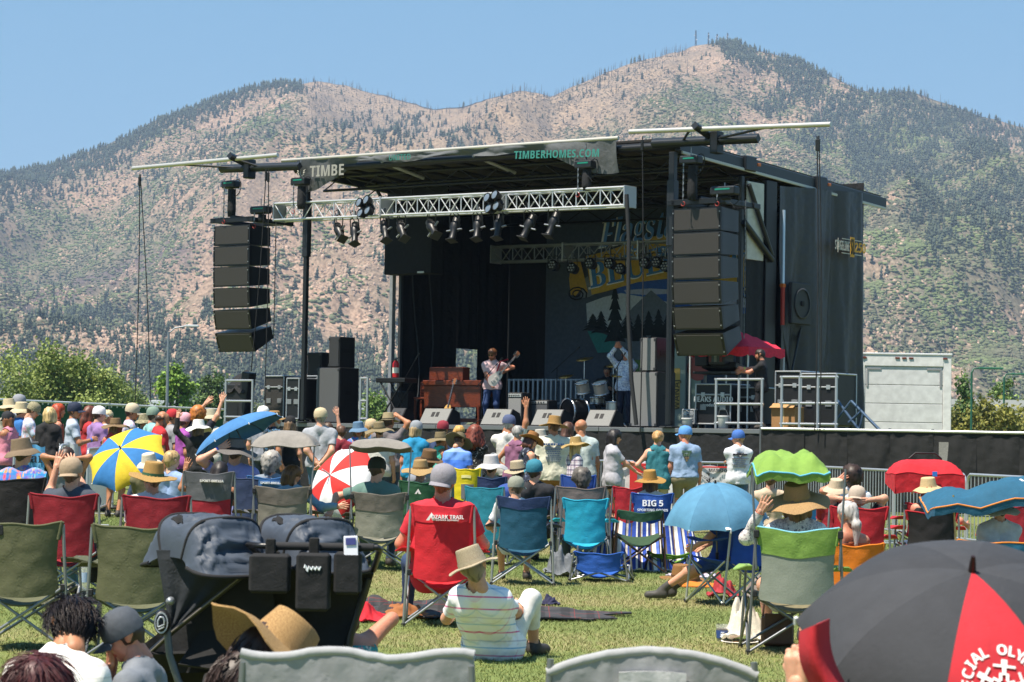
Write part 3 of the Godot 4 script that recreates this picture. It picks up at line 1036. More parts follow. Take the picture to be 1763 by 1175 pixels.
	words("TIMBERHOMES.COM", 0.185, std("2f8078", 0.8), o, Transform3D(Basis(Vector3.BACK, tl - 0.03), wp.call(0.84, -0.3)))
	var em := G.new()
	for q in 9:
		var a := PI * (1.0 + q / 8.0)
		em.tube([Vector3(cos(a) * 0.09, sin(a) * 0.13, 0), Vector3(cos(a) * 0.15, sin(a) * 0.17 + 0.05, 0)], [0.016, 0.004], 5)
	obj("emblem", em, std("d6d4cc", 0.7), o).position = wp.call(0.048, -0.33)
	# legs that carry the front truss
	for a in [[518.0, 300.0, 0.12, "left"], [1157.0, 262.0, 0.15, "right"]]:
		var t := sp(a[0], a[1], -0.02)
		var f := dk(a[0] + (4.0 if a[3] == "left" else -4.0), -0.02)
		var q := sth("corner_post", "tall square steel leg at the %s front corner of the stage" % a[3], "post", Vector3(f.x, 1.76, f.z))
		obj("tube", G.new().bx(0, (t.y - 1.76) / 2 + 0.03, 0, a[2], t.y - 1.82, a[2], 0.012), painted("1a1d21", 0.45), q)
		obj("foot_plate", G.new().bx(0, 0.017, 0, 0.34, 0.03, 0.34, 0.01), painted("2b2e32", 0.5), q)
		obj("sleeve", G.new().bx(0, t.y - 1.76 - 1.4, 0, a[2] + 0.05, 1.5, a[2] + 0.05, 0.01), painted("23272c", 0.45), q)
	var silver := std("d2d4d6", 0.35, 0.55)
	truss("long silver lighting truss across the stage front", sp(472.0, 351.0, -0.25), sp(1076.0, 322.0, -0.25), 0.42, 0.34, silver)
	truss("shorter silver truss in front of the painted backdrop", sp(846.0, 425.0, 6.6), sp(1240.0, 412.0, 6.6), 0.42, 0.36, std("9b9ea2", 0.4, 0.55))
	hoist("chain hoist with a green stripe at the left roof corner", sp(517.0, 313.0, -0.35), 0.7)
	hoist("chain hoist above the left end of the speaker array", sp(397.0, 318.0, -0.2), 0.85)
	hoist("hoist at the left end of the long silver truss", sp(449.0, 362.0, -0.2), 0.3, 0.6)
	hoist("hoist on the right part of the long truss under the banner", sp(1008.0, 284.0, -0.2), 0.6)
	hoist("hoist hanging in front of the right roof leg", sp(1190.0, 276.0, -0.4), 0.9)
	hoist("hoist at the right end above the right speaker array", sp(1248.0, 329.0, -0.4), 0.2, 0.65)
	# outriggers with rain pipes
	for a in [["left", Vector2(228, 290), Vector2(478, 267), Vector2(380, 291), Vector2(516, 286), Vector2(395, 268), Vector2(440, 290)], ["right", Vector2(1084, 227), Vector2(1431, 214), Vector2(1124, 247), Vector2(1306, 238), Vector2(1196, 216), Vector2(1240, 247)]]:
		var bz := -0.5
		var q := sth("outrigger", "black steel arm with a long grey pipe at the %s end of the roof" % a[0], "outrigger", sp(a[3].x, a[3].y, bz))
		var og := sp(a[3].x, a[3].y, bz)
		var L := func(v: Vector2, dz := 0.0) -> Vector3: return sp(v.x, v.y, bz - dz) - og + Vector3.ZERO
		obj("pipe", cyl(L.call(a[1], 0.4), L.call(a[2], 0.4), 0.055), std("c0bfba", 0.4, 0.5), q)
		obj("arm", G.new().tube([L.call(a[3]), L.call(a[4])], 0.11, 4), painted("22272d", 0.45), q)
		obj("cross_arm", G.new().tube([L.call(a[5], 0.6), L.call(a[6], -0.4)], 0.1, 4), painted("1c2025", 0.45), q)
		obj("clamp", G.new().box(Vector3(0.2, 0.5, 0.3), Transform3D(Basis(), L.call((a[5] + a[6]) / 2.0) + Vector3(0.25, -0.2, 0)), 0.02), painted("15181c", 0.45), q)
		for f in [0.3, 0.7]:
			obj("bracket", cyl(L.call(a[1].lerp(a[2], f), 0.4), L.call(a[3].lerp(a[4], 0.1 + f * 0.6)), 0.03), painted("15181c", 0.45), q)
	line_array(416.0, 381.0, 472.0, 0.1, "left")
	line_array(1215.0, 350.0, 1290.0, 0.1, "right")
	# ropes
	var ropes := [[[240, 300], [232, 692], "rope hanging from the outer end of the left pipe, the straight one"], [[241, 300], [259, 692], "rope hanging from the left pipe, spread to the right"], [[458, 290], [432, 640], "thin line beside the left speaker array"], [[462, 292], [455, 690], "taut line just right of the left array, down to the deck"], [[1407, 234], [1403, 742], "left one of the pair of lines from the right pipe's end"], [[1410, 234], [1412, 742], "right one of the pair of lines from the right pipe's end"], [[1106, 235], [1102, 745], "line hanging from the right pipe's inner end"]]
	for a in ropes:
		var t := sp(a[0][0], a[0][1], -0.9)
		var e := sp(a[1][0], a[1][1], -0.9)
		var r := sth("rope", a[2], "rope", e)
		var pts := []
		for q in 9:
			var f := q / 8.0
			pts.append((t - e) * f + Vector3(0.05 * sin(f * PI), 0, 0))
		obj("line", G.new().tube(pts, 0.014, 5), std("14161a", 0.8), r)
		obj("shackle", G.new().bx(0, (t - e).y - 0.2, 0, 0.06, 0.25, 0.05, 0.01).add(G.new(), Transform3D()), std("101214", 0.5), r).position = Vector3((t - e).x, 0, 0)
	var cb := sth("cable", "thick black cable bundle from the truss's right end down to the deck", "cable", dk(1090.0, -0.3))
	var ct := sp(1079.0, 335.0, -0.3) - dk(1090.0, -0.3)
	obj("bundle", G.new().tube([ct, ct * 0.8 + Vector3(0.03, 0, 0), ct * 0.5 - Vector3(0.04, 0, 0), ct * 0.2, Vector3(0.1, 0.05, 0)], 0.05, 7), std("1d1f22", 0.7), cb)
	lamps()
	walls()
	backdrop()

func lamps() -> void:
	var blk := painted("1a1b1d", 0.45, 3.0)
	var spec := [[584.0, 398.0, 48.0], [611.0, 400.0, 22.0], [663.0, 396.0, 30.0], [692.0, 395.0, 40.0], [744.0, 392.0, 50.0], [783.0, 392.0, 5.0], [823.0, 390.0, 12.0], [859.0, 388.0, 10.0], [911.0, 388.0, -14.0], [953.0, 384.0, -8.0]]
	var n := ["first", "second", "third", "fourth", "fifth", "sixth", "seventh", "eighth", "ninth", "tenth"]
	for k in spec.size():
		var a: Array = spec[k]
		var p := sp(a[0], a[1], -0.1)
		var o := sth("spotlight", "black profile spotlight under the long truss, %s from the left" % n[k], "stage light", p, 0.0, "profile spotlights on the front truss")
		var b := Basis(Vector3.BACK, deg_to_rad(a[2])) * Basis(Vector3.RIGHT, deg_to_rad(-24.0))
		var x := Transform3D(b, Vector3.ZERO)
		obj("body", G.new().lathe([Vector2(0, -0.36), Vector2(0.095, -0.36), Vector2(0.105, -0.32), Vector2(0.085, -0.3), Vector2(0.08, -0.1), Vector2(0.12, -0.06), Vector2(0.13, 0.1), Vector2(0.1, 0.14), Vector2(0.1, 0.26), Vector2(0.06, 0.3), Vector2(0, 0.3)], x, 12), blk, o)
		obj("gel_frame", G.new().box(Vector3(0.24, 0.015, 0.24), x * Transform3D(Basis(), Vector3(0, -0.37, 0)), 0.004), painted("2b2b2d", 0.5), o)
		for s in [-1.0, 1.0]:
			obj("shutter", G.new().box(Vector3(0.14, 0.03, 0.05), x * Transform3D(Basis(), Vector3(s * 0.17, -0.07, 0)), 0.006), std("a9acae", 0.3, 0.6), o)
		obj("yoke", G.new().tube([x * Vector3(-0.15, 0.0, 0), Vector3(-0.14, 0.3, 0.03), Vector3(-0.03, 0.42, 0.03), Vector3(0.03, 0.42, 0.03), Vector3(0.14, 0.3, 0.03), x * Vector3(0.15, 0, 0)], 0.016, 5), blk, o)
		obj("clamp", G.new().bx(0, 0.47, 0.03, 0.06, 0.14, 0.06, 0.01), std("6d7073", 0.4, 0.6), o)
		obj("power_lead", G.new().tube([x * Vector3(0, 0.3, 0), Vector3(-0.14, 0.38, -0.05), Vector3(-0.17, 0.5, 0), Vector3(-0.05, 0.55, 0)], 0.012, 5), std("2a2b2d", 0.7), o)
	for a in [[630.0, 357.0, "left"], [851.0, 349.0, "right"]]:
		var p := sp(a[0], a[1], -0.5)
		var o := sth("audience_blinder", "cluster of four round lamps on the long truss, the %s one" % a[2], "stage light", p)
		obj("bracket", G.new().box(Vector3(0.36, 0.36, 0.06), Transform3D(Basis(Vector3.BACK, 0.6), Vector3(0, 0, -0.06)), 0.02), blk, o)
		for q in 4:
			var an := PI / 4 + q * PI / 2 + 0.2
			var x := Transform3D(Basis(Vector3.RIGHT, PI / 2 - 0.3) * Basis(Vector3.BACK, 0.2), Vector3(cos(an) * 0.17, sin(an) * 0.19, 0.05))
			obj("lamp_housing", G.new().lathe([Vector2(0, -0.12), Vector2(0.09, -0.1), Vector2(0.125, 0.06), Vector2(0.11, 0.08)], x, 12), blk, o)
			obj("lens", G.new().lathe([Vector2(0.11, 0.06), Vector2(0.06, 0.075), Vector2(0, 0.08)], x, 12), std("8f9aa3", 0.15, 0.5), o)
	var led := [[952.0, 457.0], [985.0, 462.0], [1016.0, 454.0], [1050.0, 454.0], [1068.0, 463.0], [1110.0, 453.0], [1131.0, 452.0], [1146.0, 459.0], [1294.0, 447.0]]
	for k in led.size():
		var p := sp(led[k][0], led[k][1], 6.5)
		var o := sth("led_par", "round black LED lamp under the rear truss, %s from the left" % n[k] if k < 8 else "single round LED lamp beside the white side panel", "stage light", p, 0.0, "LED lamps on the rear truss")
		var x := Transform3D(Basis(Vector3.RIGHT, PI / 2 - 0.25), Vector3.ZERO)
		obj("housing", G.new().lathe([Vector2(0, -0.2), Vector2(0.12, -0.18), Vector2(0.15, 0.0), Vector2(0.15, 0.06), Vector2(0.0, 0.05)], x, 12), blk, o)
		var lens := G.new()
		for q in 7:
			var an := q * TAU / 6.0
			var r := 0.0 if q == 6 else 0.085
			lens.lathe([Vector2(0.03, 0.05), Vector2(0.026, 0.075), Vector2(0, 0.08)], x * Transform3D(Basis(), Vector3(cos(an) * r, 0, sin(an) * r)), 6)
		obj("lens", lens, std("b7bbc0", 0.2, 0.3), o)
		obj("yoke", G.new().tube([Vector3(-0.17, 0, 0), Vector3(-0.16, 0.25, 0), Vector3(0.16, 0.25, 0), Vector3(0.17, 0, 0)], 0.015, 5), blk, o)
		obj("clamp", G.new().bx(0, 0.33, 0, 0.05, 0.18, 0.05, 0.01), std("6d7073", 0.4, 0.6), o)

func walls() -> void:
	var black := cloth("14161a", 0.9, 1.1)
	var grey: StandardMaterial3D = cloth("2f3134", 0.8, 0.7)
	grey.roughness = 0.42
	var ax := sp(1285.0, 500.0, 3.0).x
	var lx := sp(685.0, 500.0, 3.9).x
	var C := sp(1522.0, 349.0, 9.75)
	# right side curtain seen from outside
	var o := sth("side_curtain", "black side curtain on the stage's right end with a stage maker's logo", "curtain", Vector3(ax + 0.08, 0, -4.2))
	var g := G.new()
	var ht := sp(1350.0, 318.0, 4.6).y
	curtain(g, Vector3(0, ht - 0.05, -0.2), Vector3(0, 0.2, -4.05), ht - 1.5, ht - 1.2, 72, 0.27, 3.1)
	obj("cloth", g, grey, o)
	g = G.new()
	curtain(g, Vector3(-0.1, ht - 0.05, 1.2), Vector3(0, 0, -0.8), ht - 1.8, ht - 1.8, 10, 0.06, 8.0)
	obj("front_drop", g, black, o)
	var lb := Basis(Vector3.UP, PI / 2)
	var lp := sp(1424.0, 427.0, 7.4)
	var lc := Vector3(0.26, lp.y, lp.z + 4.2)
	var fr := G.new()
	for q in [[-0.62, 0.0, 0.02, 0.36], [-0.12, 0.18, 1.0, 0.02], [-0.12, -0.18, 1.0, 0.02], [0.72, 0.0, 0.02, 0.36]]:
		fr.box(Vector3(q[2], q[3], 0.01), Transform3D(lb, lc) * Transform3D(Basis(), Vector3(q[0] + (0.2 if q[2] > 0.5 else 0.0), q[1], 0)), 0.001)
	obj("logo_frame", fr, std("b7b4ab", 0.7), o)
	obj("logo_tile", G.new().box(Vector3(0.2, 0.5, 0.012), Transform3D(lb, lc + Vector3(0.004, 0, -0.1)), 0.001), std("d29a2e", 0.7), o)
	words("STAGELINE", 0.2, std("b7b4ab", 0.7), o, Transform3D(lb.scaled_local(Vector3(0.5, 1.2, 1)), lc + Vector3(0.01, 0, 0.42)))
	words("SL", 0.26, std("1b1b1b", 0.7), o, Transform3D(lb.scaled_local(Vector3(0.5, 1.5, 1)), lc + Vector3(0.02, 0, -0.1)))
	words("250", 0.25, std("d29a2e", 0.7), o, Transform3D(lb, lc + Vector3(0.01, 0, -0.5)))
	# frame, panel and braces between the roof leg and the curtain
	o = sth("steel_framework", "black steel side frame with a tilted white panel and hydraulic braces", "stage frame", Vector3(ax, 0, -3.0))
	var q0 := Vector3(ax, 0, -3.0)
	var yt := sp(1296.0, 306.0, 3.2).y
	obj("white_panel", G.new().bx(0.0, (yt + sp(1296.0, 440.0, 3.2).y) / 2 - 0.1, -0.35, 0.05, yt - sp(1296.0, 440.0, 3.2).y, 0.75, 0.01), painted("c9c6bf", 0.6, 0.5), o)
	obj("column", G.new().bx(-0.02, (yt + 1.76) / 2, -1.05, 0.14, yt - 1.76, 0.5, 0.02), painted("121417", 0.5), o)
	obj("column", G.new().bx(-0.02, (yt + 1.76) / 2, 0.25, 0.12, yt - 1.76, 0.14, 0.02), painted("1b1e22", 0.5), o)
	obj("brace", cyl(Vector3(0.1, yt - 0.2, 0.1), Vector3(0.1, sp(1322.0, 440.0, 3.9).y, -1.0), 0.06), painted("23272c", 0.4), o)
	obj("brace", cyl(Vector3(0.1, sp(1270.0, 385.0, 3.0).y, 0.3), Vector3(0.1, sp(1316.0, 448.0, 3.9).y, -1.0), 0.075), painted("1a1d21", 0.4), o)
	obj("ram", cyl(Vector3(0.16, sp(1342.0, 362.0, 4.4).y, -1.42), Vector3(0.16, sp(1341.0, 490.0, 4.4).y, -1.42), 0.045), std("b9c6d2", 0.25, 0.5), o)
	obj("ram_sleeve", cyl(Vector3(0.16, sp(1341.0, 492.0, 4.4).y, -1.42), Vector3(0.16, sp(1341.0, 560.0, 4.4).y, -1.42), 0.055), painted("b3321f", 0.5), o)
	obj("amber_lamp", G.new().bx(0.16, sp(1341.0, 492.0, 4.4).y, -1.42, 0.12, 0.1, 0.12, 0.02), std("d06a20", 0.4), o)
	var py := sp(1367.0, 523.0, 4.9).y
	obj("fan_box", G.new().bx(0.3, py, -2.0, 0.12, 1.02, 0.95, 0.03), painted("2f3032", 0.7), o)
	obj("fan_ring", G.new().lathe([Vector2(0.36, 0.0), Vector2(0.38, 0.03), Vector2(0.34, 0.03)], Transform3D(Basis(Vector3.BACK, -PI / 2), Vector3(0.36, py, -2.0)), 20), painted("3a3b3d", 0.7), o)
	obj("fan_hub", G.new().bx(0.38, py, -2.0, 0.05, 0.12, 0.12, 0.02), std("0d0e10"), o)
	for s in [[-1.55, -2.5], [-2.5, -1.55]]:
		obj("lattice", cyl(Vector3(0.05, py - 0.55, s[0]), Vector3(0.05, 1.8, s[1]), 0.03), painted("2a2d31", 0.5), o)
	# left side curtain, with the gap towards the foothill
	o = sth("left_curtain", "black curtain closing the left side of the stage, open low down at one place", "curtain", Vector3(lx, 0, -3.9))
	var top := sp(685.0, 330.0, 3.9).y
	var zat := func(px: float) -> float:
		var d := S.basis.inverse() * (cam.transform.basis * Vector3((px - 881.5) / F, 0.0, -1.0))
		var og := S.affine_inverse() * cam.transform.origin
		return (og + d * ((lx - og.x) / d.x)).z
	var zs := [-3.95, zat.call(784.0), zat.call(824.0), -8.6]
	var hy := sp(800.0, 600.0, -zs[1]).y
	for j in 3:
		var q := G.new()
		curtain(q, Vector3(0.012 * j, top, zs[j] + 3.9 + (0.12 if j == 2 else 0.0)), Vector3(0, 0, zs[j + 1] - zs[j] - (0.35 if j == 2 else 0.0)), (top - 1.78) if j != 1 else (top - hy), (top - 1.78) if j != 1 else (top - hy), 24, 0.07, 7.0, j * 2.0)
		obj("drape", q, cloth("101216", 0.9, 1.1), o)
	obj("front_post", G.new().bx(-0.1, (top + 1.76) / 2, 0.1, 0.12, top - 1.76, 0.16, 0.02), painted("8d949a", 0.5, 0.5), o)
	obj("front_post", G.new().bx(0.15, (top + 1.76) / 2, 0.05, 0.1, top - 1.76, 0.12, 0.02), painted("33383d", 0.5), o)
	for s in [0.9, 1.9]:
		var pts := []
		for w in 9:
			pts.append(Vector3(0.16 + 0.1 * sin(w * 0.9 + s), top - 0.8 - w * (top - 2.8) / 8.0, -s * 0.6 + 0.25 * sin(w * 0.7 + s)))
		obj("cable", G.new().tube(pts, 0.02, 5), std("30353a", 0.6), o)
	var te := sth("teaser_box", "square black panel hanging at the left rear under the roof", "panel", sp(660.0, 390.0, 3.2))
	var tw := sp(741.0, 390.0, 3.2).x - sp(660.0, 390.0, 3.2).x
	obj("panel", G.new().bx(tw / 2, -0.35, -0.3, tw, 1.9, 0.5, 0.02), cloth("0d0f12", 1.0, 0.6), te)
	obj("tag", G.new().bx(tw * 0.8, -1.27, -0.02, 0.22, 0.05, 0.02, 0.004), std("c3c6c9", 0.5), te)
	obj("hanger", cyl(Vector3(-0.3, 1.6, 0.5), Vector3(0.02, 0.5, -0.1), 0.05), painted("15181c", 0.5), te)
	obj("hanger", cyl(Vector3(tw * 0.5, 1.6, -0.2), Vector3(tw * 0.5, 0.5, -0.2), 0.03), painted("15181c", 0.5), te)

func poly(g: G, o: Vector3, pts: Array, sx: float, sy: float) -> void:    # a flat printed shape from a list of points
	var pk := PackedVector2Array()
	for a in pts:
		pk.append(Vector2(a[0], a[1]) if a is Array else a)
	var ix := Geometry2D.triangulate_polygon(pk)
	var at := g.v.size()
	for a in pk:
		g.p(o + Vector3(a.x * sx, a.y * sy, 0), Vector3.BACK)
	for k in range(0, ix.size(), 3):
		g.t(at + ix[k], at + ix[k + 1], at + ix[k + 2])

func backdrop() -> void:
	var b := 8.62
	var lx := sp(685.0, 500.0, 3.9).x
	var ax := sp(1285.0, 500.0, 3.0).x
	var o := sth("back_curtain", "black folded curtain across the back of the stage", "curtain", Vector3(lx - 0.6, 0, -b - 0.25))
	var top := 8.2
	var g := G.new()
	curtain(g, Vector3(0, top, 0), Vector3(ax - lx + 0.5, 0, 0), top - 1.78, top - 1.78, 70, 0.09, 6.0)
	obj("cloth", g, cloth("101216", 0.9, 1.1), o)
	# the painted backdrop; its shapes are given in photo pixels and hung on the real plane
	var og := sp(945.0, 350.0, b)
	o = sth("painted_backdrop", "painted festival backdrop with gold scroll, lettering, mountains and pines", "backdrop", og)
	var L := func(x: float, y: float, dz: float) -> Vector3: return sp(x, y, b) - og + Vector3(0, 0, dz)
	var shp := func(called: String, col: String, pts: Array, dz: float):
		var h := G.new()
		var pk := PackedVector2Array()
		for a in pts:
			var w: Vector3 = L.call(a[0], a[1], 0)
			pk.append(Vector2(w.x, w.y))
		poly(h, Vector3(0, 0, dz), Array(pk), 1.0, 1.0)
		obj(called, h, cloth(col, 1.0, 0.5), o)
	var sheet := G.new()
	var c0: Vector3 = L.call(940, 352, 0)
	var c1: Vector3 = L.call(1335, 352, 0)
	curtain(sheet, Vector3(c0.x, c0.y + 0.5, -0.07), Vector3(c1.x - c0.x, 0, 0), c0.y + 0.5 - (1.78 - og.y), c0.y + 0.5 - (1.78 - og.y), 30, 0.012, 4.0)
	obj("cloth", sheet, cloth("55606d", 0.8, 0.8), o)
	shp.call("print_sky", "3f6cc0", [[1060, 488], [1180, 478], [1300, 490], [1300, 540], [1060, 540]], 0.012)
	shp.call("print_cloud", "bcc4dc", [[1075, 500], [1120, 497], [1155, 499], [1155, 506], [1110, 508], [1080, 506]], 0.016)
	shp.call("print_cloud", "bcc4dc", [[1150, 515], [1200, 505], [1300, 515], [1300, 530], [1200, 528]], 0.016)
	shp.call("print_hill", "d4dade", [[1010, 523], [1040, 512], [1070, 505], [1110, 512], [1150, 520], [1150, 600], [1012, 560]], 0.02)
	shp.call("print_hill", "757e86", [[1060, 570], [1090, 530], [1122, 500], [1150, 524], [1185, 560], [1240, 620], [1060, 620]], 0.024)
	shp.call("print_meadow", "3f938e", [[1012, 570], [1040, 575], [1070, 590], [1060, 606], [1030, 608]], 0.02)
	shp.call("print_meadow", "6f9450", [[1070, 595], [1100, 590], [1160, 600], [1160, 640], [1090, 640]], 0.02)
	var tr := [[1060, 480, 590], [1036, 535, 575], [1022, 540, 570], [1082, 535, 585], [1100, 540, 590], [1118, 535, 580], [1135, 532, 585], [1150, 540, 590]]
	for t in tr:
		var pts := [[t[0], t[1]]]
		var n := 6
		for k in n:
			var y: float = lerpf(t[1], t[2], (k + 1.0) / n)
			pts.append([t[0] + 4 + k * 3.0, y])
			pts.append([t[0] + 2 + k * 1.6, y - 2])
		for k in n:
			var y: float = lerpf(t[1], t[2], float(n - k) / n)
			pts.append([t[0] - 2 - (n - 1 - k) * 1.6, y - 2])
			pts.append([t[0] - 4 - (n - 1 - k) * 3.0, y])
		shp.call("print_pine", "222e32", pts, 0.03)
	shp.call("print_scroll", "e8bc4e", [[1010, 442], [1055, 430], [1110, 410], [1180, 400], [1240, 408], [1300, 440], [1300, 500], [1240, 482], [1170, 478], [1100, 486], [1045, 502], [1020, 508]], 0.035)
	shp.call("print_scroll_end", "d8ac46", [[986, 452], [1000, 447], [1008, 480], [1014, 505], [1004, 496], [992, 510], [984, 508], [981, 480]], 0.035)
	shp.call("print_scroll_end", "d8ac46", [[1284, 452], [1302, 446], [1304, 480], [1303, 505], [1294, 496], [1282, 505], [1282, 480]], 0.04)
	shp.call("print_shadow", "8a9196", [[1006, 480], [1014, 476], [1024, 508], [1014, 512], [1000, 514]], 0.032)
	for e in [[995.0, 507.0], [1292.0, 505.0]]:
		var cw := G.new()
		var pts := []
		for k in 22:
			var a := k * 0.62
			var r := 3.0 + k * 0.5
			pts.append(L.call(e[0] + cos(a) * r * 1.3, e[1] + sin(a) * r, 0.045))
		cw.tube(pts, 0.02, 5)
		obj("print_curl", cw, std("15171a", 0.8), o)
	var ink := std("14202c", 0.8)
	var blue := cloth("5a9ae0", 2.0, 0.4)
	for w in [["Flagstaff", 1117.0, 392.0, 0.62, "Droid Serif", 0.0], ["BLUES", 1092.0, 460.0, 0.66, "Droid Serif", 0.16], ["& BREWS", 1216.0, 448.0, 0.5, "Droid Serif", -0.1]]:
		var ps: Vector3 = L.call(w[1], w[2], 0.05)
		var bs := Basis(Vector3.BACK, w[5])
		if w[0] == "Flagstaff":
			bs = Basis(Vector3(0.8, 0.08, 0), Vector3(0.22, 1.15, 0), Vector3.BACK)
		words(w[0], w[3] * 1.04, std("ffffff", 0.8), o, Transform3D(bs, ps - Vector3(0.02, 0.02, 0.006)), w[4])
		words(w[0], w[3], std("6ea0dc", 0.8) if w[0] == "Flagstaff" else blue, o, Transform3D(bs, ps), w[4])

# ---------------------------------------------------------------- things on and round the stage
func onstage(called: String, label: String, cat: String, px0: float, px1: float, ytop: float, b: float, group := "") -> Array:   # a thing standing on the deck; returns [node, width, height]
	var a := dk(px0, b)
	var c := dk(px1, b)
	var y := sp((px0 + px1) / 2.0, ytop, b).y
	return [sth(called, label, cat, (a + c) / 2.0, 0.0, group), c.x - a.x, y - 1.76]

func flight_case(label: String, px0: float, px1: float, ytop: float, b: float, deep: float, text := "", col := "15171a") -> Node3D:
	var r := onstage("flight_case", label, "flight case", px0, px1, ytop, b)
	var o: Node3D = r[0]
	var w: float = r[1]
	var h: float = r[2] - 0.1
	var al := std("b6babd", 0.35, 0.6)
	obj("panel", G.new().bx(0, 0.1 + h / 2, -deep / 2, w - 0.02, h - 0.02, deep - 0.02, 0.01), painted(col, 0.55), o)
	var lid := h * 0.74
	for z in [0.0, -deep]:
		for y in [0.1, 0.1 + lid, 0.1 + h]:
			part("edge", rod(), al, o, along(Vector3(-w / 2, y, z), Vector3(w / 2, y, z), 0.02))
		for x in [-w / 2, w / 2]:
			part("edge", rod(), al, o, along(Vector3(x, 0.1, z), Vector3(x, 0.1 + h, z), 0.02))
	for x in [-w / 2, w / 2]:
		part("edge", rod(), al, o, along(Vector3(x, 0.1 + h, 0), Vector3(x, 0.1 + h, -deep), 0.02))
	for x in [-w * 0.28, w * 0.28]:
		obj("latch", G.new().bx(x, 0.1 + h * 0.42, 0.005, 0.16, 0.13, 0.02, 0.01), std("8f9396", 0.4, 0.5), o)
		obj("latch", G.new().bx(x, 0.1 + lid, 0.018, 0.1, 0.1, 0.02, 0.01), al, o)
		for z in [-0.1, -deep + 0.1]:
			obj("castor", G.new().lathe([Vector2(0, -0.02), Vector2(0.05, -0.02), Vector2(0.05, 0.02), Vector2(0, 0.02)], Transform3D(Basis(Vector3.BACK, PI / 2), Vector3(x * 1.5, 0.05, z)), 10), std("0f1012", 0.6), o)
	if text:
		var ln := text.split("/")
		for k in ln.size():
			words(ln[k], 0.12 if k == 0 else 0.07, std("c9ccce", 0.6), o, Transform3D(Basis(), Vector3(0, 0.1 + h * 0.62 - k * 0.13, 0.0)))
	return o

func cabinet(label: String, px0: float, px1: float, ytop: float, b: float, deep: float, y0 := 1.76, front := "6b6c6e") -> Node3D:
	var a := dk(px0, b, y0)
	var c := dk(px1, b, y0)
	var h := sp((px0 + px1) / 2.0, ytop, b).y - y0
	var o := sth("loudspeaker", label, "loudspeaker", (a + c) / 2.0)
	var w := c.x - a.x
	obj("cabinet", G.new().bx(0, h / 2, -deep / 2, w, h, deep, 0.02), painted("17181b", 0.5), o)
	obj("grille", G.new().bx(0, h / 2, 0.008, w - 0.05, h - 0.05, 0.03, 0.012), painted(front, 0.75, 6.0), o)
	for s in [-1.0, 1.0]:
		obj("handle", G.new().bx(s * (w / 2 - 0.002), h * 0.55, -deep * 0.45, 0.014, 0.12, 0.22, 0.004), std("08090a", 0.5), o)
		for y in [0.06, h - 0.06]:
			obj("corner", G.new().bx(s * (w / 2 - 0.035), y, 0.024, 0.06, 0.06, 0.01, 0.004), std("2c2d30", 0.4), o)
	return o

func mic_stand(label: String, px: float, b: float, h: float, boom: Vector3) -> void:
	var o := sth("microphone_stand", label, "microphone stand", dk(px, b))
	var m := std("1c1d20", 0.4, 0.5)
	for k in 3:
		var a := k * TAU / 3.0
		obj("foot", cyl(Vector3(0, 0.14, 0), Vector3(cos(a) * 0.3, 0.01, sin(a) * 0.3), 0.012), m, o)
	obj("post", cyl(Vector3(0, 0.1, 0), Vector3(0, h, 0), 0.013), m, o)
	obj("boom", cyl(Vector3(0, h, 0) - boom * 0.3, Vector3(0, h, 0) + boom, 0.011), m, o)
	obj("microphone", G.new().tube([Vector3(0, h, 0) + boom * 0.92, Vector3(0, h, 0) + boom * 1.05, Vector3(0, h, 0) + boom * 1.15], [0.014, 0.018, 0.026], 8), std("3a3b3e", 0.4, 0.5), o)

func railing(label: String, a: Vector3, b: Vector3, h: float, n: int) -> Node3D:
	var o := sth("guard_rail", label, "railing", a)
	var al := std("b4b8bc", 0.35, 0.6)
	var d := b - a
	for y in [0.12, h * 0.5, h]:
		part("rail", rod(), al, o, along(Vector3(0, y, 0) - d * 0.03, d * 1.03 + Vector3(0, y, 0), 0.03))
	for k in n + 1:
		part("post", rod(), al, o, along(d * k / n, d * k / n + Vector3(0, h + 0.03, 0), 0.035))
	return o

